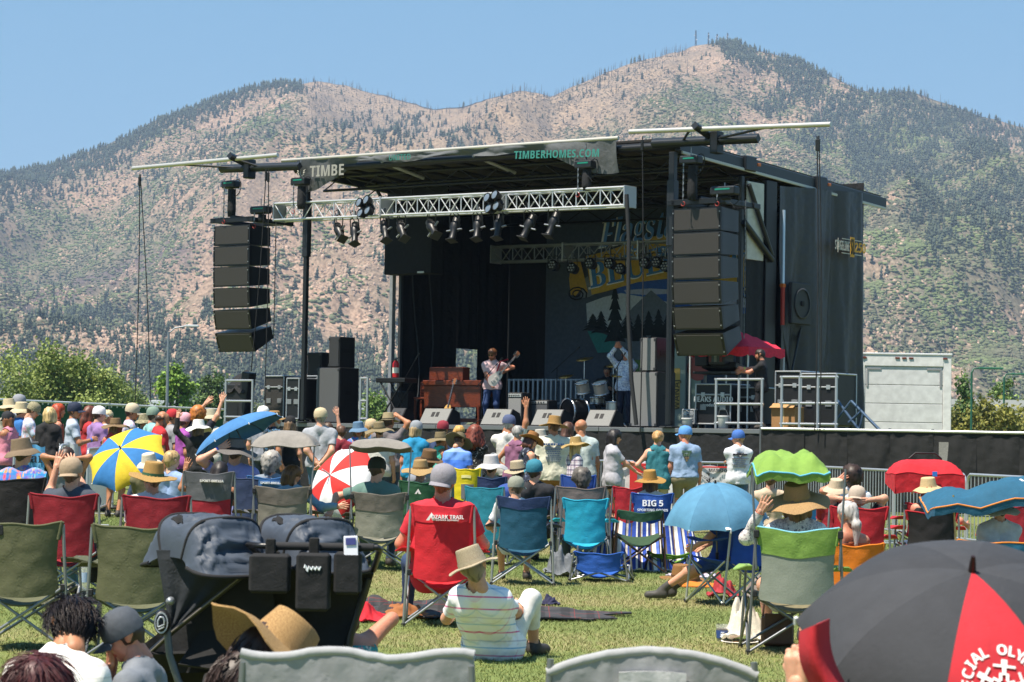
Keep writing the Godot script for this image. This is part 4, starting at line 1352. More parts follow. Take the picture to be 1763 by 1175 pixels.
func guitar(label: String, at: Vector3, x: Basis, body: String, top: String) -> Node3D:
	var o := thing("electric_guitar", label, "guitar", at)
	o.basis = x
	var pts := PackedVector2Array()
	for k in 28:
		var a := TAU * k / 28.0
		var r := 0.165 + 0.03 * cos(2.0 * a) - 0.016 * cos(3.0 * a + 0.4) - 0.02 * sin(a)
		pts.append(Vector2(sin(a) * r * 0.95, -cos(a) * r * 1.12))
	var g := G.new()
	poly(g, Vector3(0, 0, 0.022), Array(pts), 1, 1)
	var f := G.new()
	poly(f, Vector3(0, 0, -0.022), Array(pts), 1, 1)
	for k in 28:
		var p := pts[k]; var q := pts[(k + 1) % 28]
		f.face(Vector3(p.x, p.y, -0.022), Vector3(q.x, q.y, -0.022), Vector3(q.x, q.y, 0.0218), Vector3(p.x, p.y, 0.0218))
	obj("body", f, std(body, 0.3), o)
	obj("body_top", g, std(top, 0.25), o)
	obj("neck", G.new().bx(0, 0.45, 0.025, 0.052, 0.6, 0.025, 0.006), std("3a2418", 0.4), o)
	obj("headstock", G.new().box(Vector3(0.085, 0.17, 0.018), Transform3D(Basis(Vector3.RIGHT, -0.15), Vector3(0, 0.82, 0.012)), 0.008), std("7a4a26", 0.4), o)
	obj("pickup", G.new().bx(0, 0.05, 0.028, 0.08, 0.035, 0.016, 0.004), std("c9c6bc", 0.3, 0.5), o)
	obj("pickup", G.new().bx(0, -0.05, 0.028, 0.08, 0.035, 0.016, 0.004), std("c9c6bc", 0.3, 0.5), o)
	obj("bridge", G.new().bx(0, -0.11, 0.028, 0.09, 0.02, 0.016, 0.004), std("b5b7b9", 0.25, 0.8), o)
	for s in 6:
		part("string", rod(), std("b0b2b4", 0.3, 0.8), o, along(Vector3(-0.018 + s * 0.0072, -0.11, 0.041), Vector3(-0.018 + s * 0.0072, 0.78, 0.041), 0.0012))
	for k in 6:
		obj("tuner", G.new().bx((-0.055 if k % 2 else 0.055), 0.77 + 0.045 * (k / 2), 0.01, 0.03, 0.016, 0.016, 0.005), std("b5b7b9", 0.25, 0.8), o)
	return o

func stage_gear() -> void:
	cabinet("tall grey fronted subwoofer at the left front of the stage", 545, 584, 633, 0.4, 0.75, 1.76, "55575a")
	var y1: float = sp(565, 633, 0.4).y
	cabinet("smaller speaker standing on the left subwoofer", 564, 583, 580, 0.5, 0.6, y1, "303236")
	cabinet("tall grey fronted subwoofer at the right front of the stage", 1085, 1132, 640, 0.3, 0.75, 1.76, "77787a")
	y1 = sp(1108, 640, 0.3).y
	cabinet("smaller speaker standing on the right subwoofer", 1101, 1129, 581, 0.35, 0.6, y1, "77787a")
	cabinet("black speaker box behind the left subwoofer", 527, 552, 607, 1.6, 0.6, 1.76, "1c1d20")
	flight_case("black flight case with silver edges left of the left subwoofer", 493, 514, 652, 0.6, 0.7)
	flight_case("case with audio company lettering behind the tall steel leg", 524, 545, 648, 1.3, 0.6, "PEAKS")
	flight_case("scuffed grey flight case behind the left railing", 455, 488, 648, 2.0, 0.8, "", "3a3836")
	flight_case("flight case lettered with an audio company's name under the console", 1198, 1258, 662, 0.6, 0.8, "PEAKS AUDIO/productions")
	flight_case("small grey lidded case on the floor left of the lettered case", 1176, 1196, 706, 0.5, 0.5, "", "8a8d90")
	flight_case("tall black flight case at the right edge of the deck", 1335, 1378, 640, 1.0, 0.8)
	flight_case("rightmost tall flight case beside the first one", 1380, 1440, 644, 1.0, 0.9)
	flight_case("black rack case behind the railing below the sound man", 1262, 1308, 668, 1.0, 0.8)
	# dark gear under a cover by the left rail
	var r := onstage("covered_gear", "pile of black cases and stands behind the left railing", "equipment", 396, 436, 640, 1.0)
	obj("case", G.new().bx(-0.1, 0.5, 0, 0.5, 1.0, 0.5, 0.03), painted("16171a", 0.6), r[0])
	obj("case", G.new().box(Vector3(0.3, 1.3, 0.3), Transform3D(Basis(Vector3.BACK, -0.15), Vector3(0.25, 0.68, 0.1)), 0.03), painted("1d1e22", 0.6), r[0])
	obj("cover", G.new().grid(8, 6, func(u: float, v: float): return Vector3((u - 0.5) * 0.7, 1.36 - 0.3 * absf(u - 0.5) - 0.5 * v * v + 0.04 * sin(u * 15.0), -0.2 + v * 0.5), 0.01), cloth("131417"), r[0])
	railing("aluminium guard rail at the left end of the stage wing", dk(388, 0.1), dk(434, 0.1), 1.08, 1)
	railing("single guard rail post between the left subwoofer and the curtain", dk(620, 0.6), dk(632, 0.6), 1.15, 1)
	railing("aluminium guard rail in front of the sound console", dk(1233, 0.15), dk(1312, 0.15), 1.1, 2)
	railing("aluminium guard rail before the two tall cases", dk(1346, 0.15), dk(1440, 0.15), 1.15, 3)
	# wedge monitors
	var md := [[723.0, 770.0, "first stage monitor wedge from the left, before the organ"], [829.0, 874.0, "stage monitor wedge in front of the guitarist"], [916.0, 962.0, "stage monitor wedge right of the grey amplifiers"], [1007.0, 1052.0, "rightmost stage monitor wedge, before the drums"], [668.0, 690.0, "small dark monitor wedge by the left keyboard stand"]]
	for a in md:
		var w := onstage("monitor_wedge", a[2], "stage monitor", a[0], a[1], 700.0, 0.45, "stage monitors")
		var o: Node3D = w[0]
		var hw: float = w[1] / 2.0
		var g := G.new()
		var pf := [Vector2(0.05, 0.0), Vector2(-0.22, 0.40), Vector2(-0.5, 0.30), Vector2(-0.55, 0.0)]
		for k in 4:
			var p: Vector2 = pf[k]; var q: Vector2 = pf[(k + 1) % 4]
			g.face(Vector3(-hw, p.y, p.x), Vector3(hw, p.y, p.x), Vector3(hw, q.y, q.x), Vector3(-hw, q.y, q.x))
		g.face(Vector3(hw, 0, 0.05), Vector3(hw, 0, -0.55), Vector3(hw, 0.3, -0.5), Vector3(hw, 0.4, -0.22))
		g.face(Vector3(-hw, 0, 0.05), Vector3(-hw, 0.4, -0.22), Vector3(-hw, 0.3, -0.5), Vector3(-hw, 0, -0.55))
		obj("cabinet", g, painted("1a1b1e" if a[0] < 700 else "26272a", 0.6), o)
		var fx := Transform3D(Basis(Vector3.RIGHT, -0.595), Vector3(0, 0.203, -0.078))
		obj("back_panel", G.new().box(Vector3(hw * 2 - 0.03, 0.45, 0.02), fx, 0.008), painted("33353a" if a[0] < 700 else "838482", 0.75, 3.0), o)
		for s in [-0.09, 0.05]:
			obj("handle_slot", G.new().box(Vector3(0.1, 0.14, 0.012), fx * Transform3D(Basis(), Vector3(s, 0.05, 0.01)), 0.004), std("0d0e0f", 0.6), o)
	# organ
	r = onstage("organ", "brown wooden console organ with turned legs and a bench", "organ", 730, 828, 655, 1.7)
	var wood := std("8a4a2a", 0.45).duplicate()
	wood.albedo_color = Color(0.95, 0.8, 0.7)
	wood.albedo_texture = tex("wood")
	wood.uv1_triplanar = true
	wood.uv1_scale = Vector3(0.5, 4.0, 4.0)
	var o: Node3D = r[0]
	var w: float = r[1]
	obj("back_panel", G.new().bx(0, 0.72, 0, w, 0.55, 0.06, 0.015), wood, o)
	obj("upper_case", G.new().bx(0, 1.06, -0.25, w + 0.06, 0.14, 0.62, 0.02), wood, o)
	obj("music_desk", G.new().bx(-0.35, 1.3, -0.3, w * 0.6, 0.34, 0.3, 0.02), wood, o)
	obj("keyboard_shelf", G.new().bx(0, 0.78, -0.5, w, 0.1, 0.5, 0.02), wood, o)
	for x in [-w / 2 + 0.07, w / 2 - 0.07]:
		for z in [0.0, -0.68]:
			obj("leg", G.new().lathe([Vector2(0.035, 0), Vector2(0.045, 0.1), Vector2(0.03, 0.2), Vector2(0.05, 0.4), Vector2(0.055, 0.5)], Transform3D(Basis(), Vector3(x, 0, z)), 10), wood, o)
	obj("foot_rail", G.new().bx(0, 0.12, -0.3, w - 0.1, 0.1, 0.06, 0.01), wood, o)
	r = onstage("organ_bench", "brown wooden bench beside the organ's left end", "bench", 711, 742, 684, 1.7)
	obj("seat", G.new().bx(0, r[2] - 0.03, -0.2, r[1], 0.06, 0.4, 0.015), wood, r[0])
	for x in [-1.0, 1.0]:
		for z in [-0.04, -0.36]:
			obj("leg", G.new().bx(x * (r[1] / 2 - 0.04), (r[2] - 0.06) / 2, z, 0.06, r[2] - 0.07, 0.06, 0.01), wood, r[0])
	r = onstage("speaker_cabinet", "low brown wooden cabinet at the organ's left side", "cabinet", 722, 744, 658, 2.2)
	obj("case", G.new().bx(0, r[2] / 2, -0.3, r[1], r[2], 0.6, 0.02), wood, r[0])
	for k in 5:
		obj("louvre", G.new().bx(0, r[2] * (0.55 + 0.07 * k), 0.01, r[1] - 0.1, 0.03, 0.03, 0.006), wood, r[0])
	# guitars
	var gp := S * (dk(770.0, 0.9) + Vector3(0, 0.28, 0))
	guitar("tan solid body guitar leaning on its stand before the organ", gp, Basis(Vector3.UP, -TH) * Basis(Vector3.RIGHT, -0.2) * Basis(Vector3.BACK, -0.12), "6a3a1c", "d0a25a")
	var gs := thing("guitar_stand", "thin black stand under the tan guitar", "guitar stand", S * dk(770.0, 0.85), -TH)
	for k in 3:
		obj("foot", cyl(Vector3(0, 0.3, -0.1), Vector3([-0.22, 0.22, 0.0][k], 0.01, [0.1, 0.1, -0.3][k]), 0.012), std("17181a", 0.5), gs)
	obj("cradle", G.new().tube([Vector3(-0.14, 0.12, 0.12), Vector3(-0.12, 0.1, -0.02), Vector3(0.12, 0.1, -0.02), Vector3(0.14, 0.12, 0.12)], 0.013, 6), std("17181a", 0.5), gs)
	var hip := pt(858.0, 655.0, 69.6) + Vector3(0, 0, 0.2)
	var go := guitar("red and white guitar held by the guitarist", hip + Vector3(-0.08, 0.02, 0.05), Basis(Vector3.UP, 0.25) * Basis(Vector3.BACK, -0.72), "a02424", "d8cfc8")
	obj("strap", G.new().tube([Vector3(0.05, -0.16, -0.02), Vector3(-0.18, 0.42, -0.06), Vector3(-0.05, 0.62, -0.22)], 0.022, 6), std("b02030", 0.6), go)
	# amplifiers
	for a in [[874.0, 899.0, 676.0, 1.0, "tall grey guitar amplifier cabinet beside the guitarist", "8b8b8a"], [909.0, 944.0, 689.0, 1.5, "low dark guitar amplifier with a pale top panel", "55585c"]]:
		var q := onstage("guitar_amplifier", a[4], "amplifier", a[0], a[1], a[2], a[3])
		obj("cabinet", G.new().bx(0, q[2] / 2, -0.2, q[1], q[2], 0.4, 0.02), painted("1c1d1f", 0.7), q[0])
		obj("grille_cloth", G.new().bx(0, q[2] * 0.43, 0.008, q[1] - 0.06, q[2] * 0.78, 0.02, 0.008), painted(a[5], 0.85, 5.0), q[0])
		obj("control_panel", G.new().bx(0, q[2] * 0.91, 0.012, q[1] - 0.06, q[2] * 0.1, 0.016, 0.004), std("b9bab8", 0.4, 0.4), q[0])
		for k in 6:
			obj("knob", G.new().bx(q[1] * (-0.35 + 0.13 * k), q[2] * 0.91, 0.026, 0.03, 0.03, 0.02, 0.008), std("101112", 0.4), q[0])
	# drums
	var dp := dk(1012.0, 2.6)
	o = sth("drum_kit", "drum kit with a black bass drum and two silver rack toms", "drum kit", dp)
	var shell := std("c9c2b6", 0.2, 0.5)
	var chrome := std("c8cacc", 0.2, 0.85)
	var drum := func(called: String, p: Vector3, rad: float, dep: float, x: Basis, front: String):
		var q := G.new().lathe([Vector2(rad, -dep / 2), Vector2(rad, dep / 2)], Transform3D(x, p), 20)
		var d: MeshInstance3D = obj(called, q, shell if called != "bass_drum" else painted("1a1a1c", 0.3), o)
		for e in [-1.0, 1.0]:
			obj("hoop", G.new().lathe([Vector2(rad, e * dep / 2 - 0.02), Vector2(rad + 0.02, e * dep / 2 - 0.02), Vector2(rad + 0.02, e * dep / 2 + 0.02), Vector2(rad - 0.01, e * dep / 2 + 0.02)], Transform3D(x, p), 20), chrome, d)
			obj("head", G.new().lathe([Vector2(0, e * dep / 2), Vector2(rad, e * dep / 2 - e * 0.004)], Transform3D(x, p), 20), std(front, 0.4), d)
	var fw := Basis(Vector3.RIGHT, PI / 2)
	drum.call("bass_drum", Vector3(-0.25, 0.36, 0.2), 0.33, 0.42, Basis(Vector3.UP, -0.35) * fw, "0e0e10")
	drum.call("rack_tom", Vector3(-0.12, 0.98, 0.05), 0.17, 0.26, Basis(Vector3.RIGHT, 0.35), "d9d7d0")
	drum.call("rack_tom", Vector3(0.38, 0.96, 0.0), 0.18, 0.28, Basis(Vector3.RIGHT, 0.35), "d9d7d0")
	drum.call("floor_tom", Vector3(0.6, 0.42, -0.3), 0.22, 0.4, Basis(), "d9d7d0")
	drum.call("snare_drum", Vector3(-0.1, 0.66, -0.55), 0.18, 0.15, Basis(), "e4e2dc")
	words("dw", 0.12, std("e2e2e2", 0.5), o, Transform3D(Basis(Vector3.UP, -0.35), Vector3(-0.18, 0.5, 0.42)))
	for a in [[-0.75, 1.25, -0.1, 0.2], [0.75, 1.3, -0.3, 0.24], [-0.55, 1.7, -0.6, 0.22], [0.2, 1.55, -0.8, 0.2]]:
		obj("cymbal_stand", cyl(Vector3(a[0], 0.0, a[2]), Vector3(a[0], a[1], a[2]), 0.014), chrome, o)
		obj("cymbal", G.new().lathe([Vector2(0, 0.03), Vector2(0.04, 0.02), Vector2(a[3], 0.0), Vector2(0.04, 0.012)], Transform3D(Basis(Vector3.RIGHT, 0.3), Vector3(a[0], a[1], a[2])), 18), std("a8874a", 0.3, 0.8), o)
		for k in 3:
			obj("tripod_foot", cyl(Vector3(a[0], 0.25, a[2]), Vector3(a[0] + 0.22 * cos(k * 2.1), 0.01, a[2] + 0.22 * sin(k * 2.1)), 0.01), chrome, o)
	railing("steel barrier standing upright behind the amplifiers", dk(876, 5.6), dk(934, 5.6), 1.25, 7)
	railing("second steel barrier behind the drum kit", dk(940, 5.6), dk(1000, 5.6), 1.25, 7)
	mic_stand("microphone boom left of the guitarist", 829, 1.3, 1.1, Vector3(0.55, 0.5, 0))
	mic_stand("microphone stand the singer holds", 1062, 1.3, 1.45, Vector3(0.2, 0.28, 0))
	mic_stand("microphone boom over the left keyboard stand", 690, 1.2, 1.0, Vector3(0.5, 0.7, 0))
	mic_stand("overhead microphone boom above the drums", 958, 3.4, 1.5, Vector3(0.6, 0.45, 0))
	# keyboard stand and fire extinguisher at the left
	r = onstage("keyboard_stand", "black crossed keyboard stand at the left curtain", "keyboard stand", 655, 690, 655, 1.0)
	for s in [-1.0, 1.0]:
		for z in [0.0, -0.4]:
			obj("leg", cyl(Vector3(-s * 0.4, 0.02, z), Vector3(s * 0.35, r[2] - 0.06, z), 0.02), std("17181b", 0.5), r[0])
	obj("keyboard", G.new().bx(0, r[2], -0.2, r[1] + 0.3, 0.12, 0.5, 0.02), painted("131417", 0.5), r[0])
	obj("side_case", G.new().bx(-0.2, 0.42, -0.7, 0.6, 0.84, 0.3, 0.03), painted("141518", 0.6), r[0])
	var top: float = dk(669, 0.9).y + r[2] + 0.065
	var ex := sth("fire_extinguisher", "red fire extinguisher standing on the keyboard at the left", "fire extinguisher", Vector3(dk(669, 0.9).x, top, -1.15))
	obj("bottle", G.new().lathe([Vector2(0, 0), Vector2(0.08, 0.0), Vector2(0.085, 0.02), Vector2(0.085, 0.36), Vector2(0.05, 0.42), Vector2(0.025, 0.44), Vector2(0, 0.44)], Transform3D(), 14), painted("c01f22", 0.35), ex)
	obj("label", G.new().lathe([Vector2(0.0862, 0.12), Vector2(0.0862, 0.26)], Transform3D(), 14), std("e2ddd2", 0.6), ex)
	obj("valve", G.new().bx(0, 0.47, 0, 0.05, 0.06, 0.05, 0.01), std("1a1a1c", 0.4), ex)
	obj("lever", G.new().box(Vector3(0.14, 0.015, 0.025), xf(Vector3(0.05, 0.5, 0), Vector3(0, 0, 18)), 0.004), std("1a1a1c", 0.4), ex)
	obj("hose", G.new().tube([Vector3(-0.03, 0.46, 0), Vector3(-0.12, 0.42, 0.02), Vector3(-0.12, 0.2, 0.04), Vector3(-0.1, 0.14, 0.04)], 0.012, 6), std("151517", 0.6), ex)
	# sound corner
	r = onstage("sound_desk", "sound desk with a black screen rack and mixing surface", "mixing desk", 1196, 1262, 642, 0.9)
	obj("table", G.new().bx(0, r[2], -0.35, r[1], 0.06, 0.9, 0.01), painted("1a1b1d", 0.5), r[0])
	for x in [-0.45, 0.45]:
		obj("leg", G.new().bx(x * r[1], r[2] / 2 - 0.02, -0.35, 0.06, r[2] - 0.05, 0.06, 0.01), std("6b6f73", 0.4, 0.5), r[0])
	obj("mixer", G.new().box(Vector3(r[1] * 0.9, 0.14, 0.6), xf(Vector3(0.05, r[2] + 0.12, -0.4), Vector3(-12, 0, 0)), 0.02), painted("202124", 0.45), r[0])
	obj("rack", G.new().bx(-r[1] * 0.3, r[2] + 0.36, -0.1, r[1] * 0.32, 0.42, 0.4, 0.02), painted("0f1012", 0.5), r[0])
	obj("rack", G.new().bx(r[1] * 0.12, r[2] + 0.36, -0.1, r[1] * 0.42, 0.36, 0.4, 0.02), painted("2c2d30", 0.5), r[0])
	for k in 5:
		obj("module", G.new().bx(r[1] * (-0.04 + 0.07 * k), r[2] + 0.36, 0.11, 0.07, 0.24, 0.02, 0.005), std(["6b3030", "3a4a52", "7a7d80", "3a4a52", "6b3030"][k], 0.5), r[0])
	var cp := sp(1316, 603, 1.2)
	var cn := sth("canopy_tent", "red pop up canopy over the sound desk", "canopy tent", Vector3(dk(1268, 1.6).x, 1.76, -1.6))
	var ch := cp.y - 1.78
	obj("roof", G.new().grid(10, 10, func(u: float, v: float):
		var e := maxf(absf(u - 0.5), absf(v - 0.5)) * 2.0
		return Vector3((u - 0.5) * 1.6, ch + 0.08 + 0.42 * pow(1.0 - e, 0.9), (v - 0.5) * 1.6), 0.012), cloth("ea2a48", 1.5, 0.5, 0.3), cn)
	var vl := G.new()
	for s in [[Vector3(-0.8, 0, 0.8), Vector3(1.6, 0, 0)], [Vector3(0.8, 0, 0.8), Vector3(0, 0, -1.6)], [Vector3(-0.8, 0, -0.8), Vector3(0, 0, 1.6)]]:
		vl.grid(10, 2, func(u: float, v: float): return s[0] + s[1] * u + Vector3(0, ch + 0.08 - 0.2 * v + 0.03 * v * sin(u * 20.0), 0), 0.008)
	obj("valance", vl, cloth("ea2a48", 1.5, 0.5, 0.3), cn)
	for x in [-0.78, 0.78]:
		for z in [-0.78, 0.78]:
			obj("leg", G.new().bx(x, ch / 2, z, 0.035, ch, 0.035, 0.004), std("c9ccce", 0.4, 0.5), cn)
	r = onstage("cardboard_box", "plain brown cardboard box behind the right railing", "box", 1328, 1369, 701, 0.4)
	obj("carton", G.new().bx(0, r[2] / 2, -0.2, r[1], r[2], 0.4, 0.006), painted("a87d4f", 0.9), r[0])
	obj("flap", G.new().box(Vector3(r[1], 0.006, 0.2), xf(Vector3(0, r[2] + 0.03, 0.0), Vector3(30, 0, 0)), 0.002), painted("b88d5c", 0.9), r[0])
	obj("tape", G.new().bx(0, r[2] / 2, 0.002, 0.06, r[2] - 0.02, 0.005, 0.001), std("c8a878", 0.4), r[0])
	for a in [[1184.0, 720.0, "white paint bucket on the deck by the right leg"], [1246.0, 716.0, "tall white bucket with a wire handle at the front railing"]]:
		r = onstage("bucket", a[2], "bucket", a[0] - 5.0, a[0] + 5.0, a[1], 0.2)
		var rd := 0.13
		obj("pail", G.new().lathe([Vector2(0, 0.01), Vector2(rd * 0.85, 0.0), Vector2(rd, r[2]), Vector2(rd + 0.012, r[2]), Vector2(rd + 0.012, r[2] - 0.03)], Transform3D(), 16), painted("c9cbcc", 0.4), r[0])
		obj("handle", G.new().tube([Vector3(-rd, r[2] - 0.02, 0), Vector3(-rd * 0.7, r[2] + 0.12, 0.03), Vector3(0, r[2] + 0.17, 0.04), Vector3(rd * 0.7, r[2] + 0.12, 0.03), Vector3(rd, r[2] - 0.02, 0)], 0.006, 5), std("9a9da0", 0.3, 0.7), r[0])
	# folded scaffold frame at the deck's right end
	var fr := sth("scaffold_frame", "blue grey folded scaffold frame leaning at the right end of the stage", "scaffold", dk(1440, 0.3))
	var fm := std("4c6178", 0.4, 0.5)
	for a in [[Vector2(1442, 690), Vector2(1480, 742)], [Vector2(1466, 691), Vector2(1516, 742)], [Vector2(1436, 730), Vector2(1466, 691)], [Vector2(1462, 728), Vector2(1484, 708)], [Vector2(1480, 742), Vector2(1487, 712)]]:
		obj("bar", cyl(sp(a[0].x, a[0].y, 0.3) - dk(1440, 0.3), sp(a[1].x, a[1].y, 0.3) - dk(1440, 0.3), 0.035), fm, fr)
	# flat printed boards behind the right subwoofer
	r = onstage("sponsor_board", "upright printed board in green and gold behind the right leg", "board", 1152, 1180, 600, 2.4)
	obj("board", G.new().bx(0, r[2] / 2, 0, r[1], r[2], 0.04, 0.004), std("7d8f86", 0.7), r[0])
	obj("gold_field", G.new().bx(-0.05, r[2] * 0.5, 0.024, r[1] * 0.6, r[2] * 0.5, 0.006, 0.001), std("b0964a", 0.7), r[0])
	words("WANAJ", 0.16, std("4a4426", 0.7), r[0], Transform3D(Basis(Vector3.BACK, PI / 2), Vector3(0.0, r[2] * 0.42, 0.03)))
	r = onstage("sponsor_board", "upright board with a dull red circle on pale green by the desk", "board", 1183, 1206, 600, 2.6)
	obj("board", G.new().bx(0, r[2] / 2, 0, r[1], r[2], 0.04, 0.004), std("8fa596", 0.7), r[0])
	obj("red_disc", G.new().lathe([Vector2(0, 0.0), Vector2(0.3, 0.0), Vector2(0.3, -0.006)], xf(Vector3(0.12, r[2] * 0.75, 0.028), Vector3(90, 0, 0)), 20), std("a3564a", 0.7), r[0])

# ---------------------------------------------------------------- fences, barriers, truck
func steel_barrier(label: String, a: Vector3, b: Vector3, group: String) -> Node3D:
	var o := thing("crowd_barrier", label, "crowd barrier", a, 0.0, group)
	var d := b - a
	o.rotation.y = atan2(-d.z, d.x)
	var w := Vector2(d.x, d.z).length() - 0.06
	var m := std("b9bdc0", 0.35, 0.6)
	obj("frame", G.new().tube([Vector3(0, 0.12, 0), Vector3(0, 0.98, 0), Vector3(0.03, 1.06, 0), Vector3(0.1, 1.1, 0), Vector3(w - 0.1, 1.1, 0), Vector3(w - 0.03, 1.06, 0), Vector3(w, 0.98, 0), Vector3(w, 0.12, 0)], 0.021, 7), m, o)
	part("bottom_rail", rod(), m, o, along(Vector3(0, 0.2, 0), Vector3(w, 0.2, 0), 0.018))
	var n := int(w / 0.125)
	for k in range(1, n):
		part("bar", rod(), m, o, along(Vector3(w * k / n, 0.2, 0), Vector3(w * k / n, 1.09, 0), 0.0068))
	for x in [0.25, w - 0.25]:
		obj("foot", G.new().bx(x, 0.02, 0, 0.05, 0.03, 0.6, 0.01), m, o)
	return o

func fences() -> void:
	# green screened fence on the left
	var n := 9
	for k in n:
		var p0 := pt(lerpf(-60, 384, float(k) / n), lerpf(686, 706, float(k) / n), lerpf(86, 73, float(k) / n))
		var p1 := pt(lerpf(-60, 384, (k + 1.0) / n), lerpf(686, 706, (k + 1.0) / n), lerpf(86, 73, (k + 1.0) / n))
		var base := Vector3(p0.x, gy(p0.x, p0.z), p0.z)
		var o := thing("fence_panel", "green windscreen fence panel at the left, %s" % ["running out of the photo's left edge", "behind the far left hats", "behind the blonde woman", "behind the red haired woman", "behind the lilac tee", "behind the wide brown hat", "behind the beige cap man", "behind the red tee man", "nearest the stage, under the raised arms"][k], "fence", base, 0.0, "green fence panels")
		var d := p1 - p0
		var h := p0.y - base.y
		var g := G.new()
		g.grid(12, 6, func(u: float, v: float): return Vector3(d.x * u, 0.05 + (h + d.y * u - 0.05) * v, d.z * u) + Vector3(0, 0, 0.05 * sin(u * PI) * sin(v * PI) + 0.03 * nz.get_noise_2d(u * 300.0 + k * 70.0, v * 200.0)), 0.008)
		obj("screen", g, cloth("1f5238", 1.2, 0.8, 0.12), o)
		obj("post", cyl(Vector3.ZERO, Vector3(0, h + 0.05, 0), 0.03), std("7d8488", 0.4, 0.5), o)
		obj("top_rail", cyl(Vector3(0, h, 0.02), d + Vector3(0, h, 0.02), 0.028), std("cfd4d4", 0.4, 0.4), o)
		for q in 5:
			obj("tie", G.new().bx(d.x * (q + 0.5) / 5, h + d.y * (q + 0.5) / 5 - 0.02, d.z * (q + 0.5) / 5 + 0.03, 0.03, 0.09, 0.02, 0.005), std("d5dad8", 0.6), o)
	# black screened fence on the right
	n = 7
	for k in n:
		var f := func(q: float) -> Vector3: return pt(lerpf(1311, 1830, q / 7.0), lerpf(739, 748, q / 7.0), lerpf(80, 84, q / 7.0))
		var p0: Vector3 = f.call(k)
		var p1: Vector3 = f.call(k + 1.0)
		var base := Vector3(p0.x, 0, p0.z)
		var o := thing("fence_panel", "black mesh fence panel at the right, %s" % ["joining the stage's right end", "below the folded scaffold frame", "below the truck's left half", "below the truck's right half", "with a pale tear, right of the truck", "below the green light pole", "at the photo's right edge"][k], "fence", base, 0.0, "black fence panels")
		var d := p1 - p0
		var h := p0.y
		var g := G.new()
		g.grid(16, 8, func(u: float, v: float): return Vector3(d.x * u, 0.04 + (h - 0.04 + d.y * u) * v - 0.02 * sin(u * PI * 3.0) * v, d.z * u + 0.05 * sin(u * PI) * sin(v * PI) + 0.05 * nz.get_noise_2d(u * 260.0 + k * 90.0, v * 160.0)), 0.008)
		obj("screen", g, cloth("191a1b", 0.9, 1.0), o)
		obj("post", cyl(Vector3(0, 0, -0.08), Vector3(0, h + 0.06, -0.08), 0.03), std("6b7074", 0.4, 0.5), o)
		obj("top_rail", cyl(Vector3(0, h + 0.01, 0.02), d + Vector3(0, h + 0.01, 0.02), 0.03), std("c9ccca", 0.4, 0.4), o)
		obj("mid_rail", cyl(Vector3(0, h * 0.52, -0.03), d + Vector3(0, h * 0.52, -0.03), 0.02), std("5b5f62", 0.5, 0.4), o)
		if k == 4:
			obj("tear", G.new().grid(6, 6, func(u: float, v: float): return Vector3(0.1 + 0.55 * u * (1.0 - 0.4 * v), h * 0.88 - 0.7 * v * (0.4 + 0.6 * u), d.z * u * 0.3 + 0.09), 0.004), cloth("8c8a86", 3.0, 1.0), o)
	# barriers, banners
	var row := func(q: float) -> Vector3: return gp(lerpf(820, 1290, q), lerpf(97, 95, q))
	for k in 5:
		steel_barrier("steel crowd barrier before the stage, %s" % ["leftmost, behind the waving man", "behind the big straw hat man", "behind the woman with the beer", "behind the teal top woman", "behind the festival tee man"][k], row.call(k / 5.0), row.call((k + 1) / 5.0), "crowd barriers before the stage")
	for k in 4:
		steel_barrier("steel crowd barrier at the right, %s" % ["next to the banner", "behind the blue cooler", "behind the hand on head woman", "behind the red canopy, running out of the photo"][k], gp(lerpf(1290, 1790, k / 4.0), lerpf(95, 134, k / 4.0)), gp(lerpf(1290, 1790, (k + 1) / 4.0), lerpf(95, 134, (k + 1) / 4.0)), "crowd barriers at the right")
	steel_barrier("steel crowd barrier among the crowd left of the yellow umbrella", gp(147, 122), gp(192, 106), "left crowd barriers")
	steel_barrier("steel crowd barrier holding the blue banner at the far left", gp(20, 112), gp(78, 104), "left crowd barriers")
	steel_barrier("steel crowd barrier behind the white cloth near the left", gp(98, 110), gp(132, 108), "left crowd barriers")
	var bn := func(label: String, px0: float, px1: float, s: float, y0: float, y1: float, col: String) -> Node3D:
		var a := gp(px0, s) + Vector3(0, 0, 0.06)
		var b := gp(px1, s) + Vector3(0, 0, 0.06)
		var o := thing("banner", label, "banner", a)
		o.rotation.y = atan2(-(b - a).z, (b - a).x)
		var w := (b - a).length()
		obj("sheet", G.new().grid(20, 6, func(u: float, v: float): return Vector3(w * u, lerpf(y0, y1, v) - 0.02 * sin(u * 9.0) * v, 0.02 * sin(u * 14.0 + v * 3.0)), 0.006), cloth(col, 1.5, 0.5), o)
		o.set_meta("n_w", w)
		return o
	var red := std("cf2a2a", 0.7)
	var b1: Node3D = bn.call("white banner with big red letters behind the beer woman", 1052, 1170, 98.0, 0.12, 1.08, "e6e6e8")
	words("JR", 0.62, red, b1, Transform3D(Basis(), Vector3(0.35, 0.7, 0.05)))
	obj("red_edge", G.new().bx(0.6, 1.05, 0.03, 1.2, 0.05, 0.02, 0.004), red, b1)
	words("ENT", 0.14, std("3f7f88", 0.7), b1, Transform3D(Basis(), Vector3(0.98, 0.42, 0.05)))
	words("TER", 0.07, red, b1, Transform3D(Basis(), Vector3(0.1, 0.2, 0.05)))
	var b2: Node3D = bn.call("white banner with a twig emblem and black script behind the khaki shorts man", 1172, 1262, 97.5, 0.12, 1.04, "dcdcdf")
	words("MARRIOTT", 0.06, std("222222", 0.7), b2, Transform3D(Basis(), Vector3(0.68, 0.97, 0.05)))
	words("ards", 0.16, std("222222", 0.7), b2, Transform3D(Basis(Vector3.BACK, 0.15), Vector3(0.24, 0.52, 0.05)), "Droid Serif")
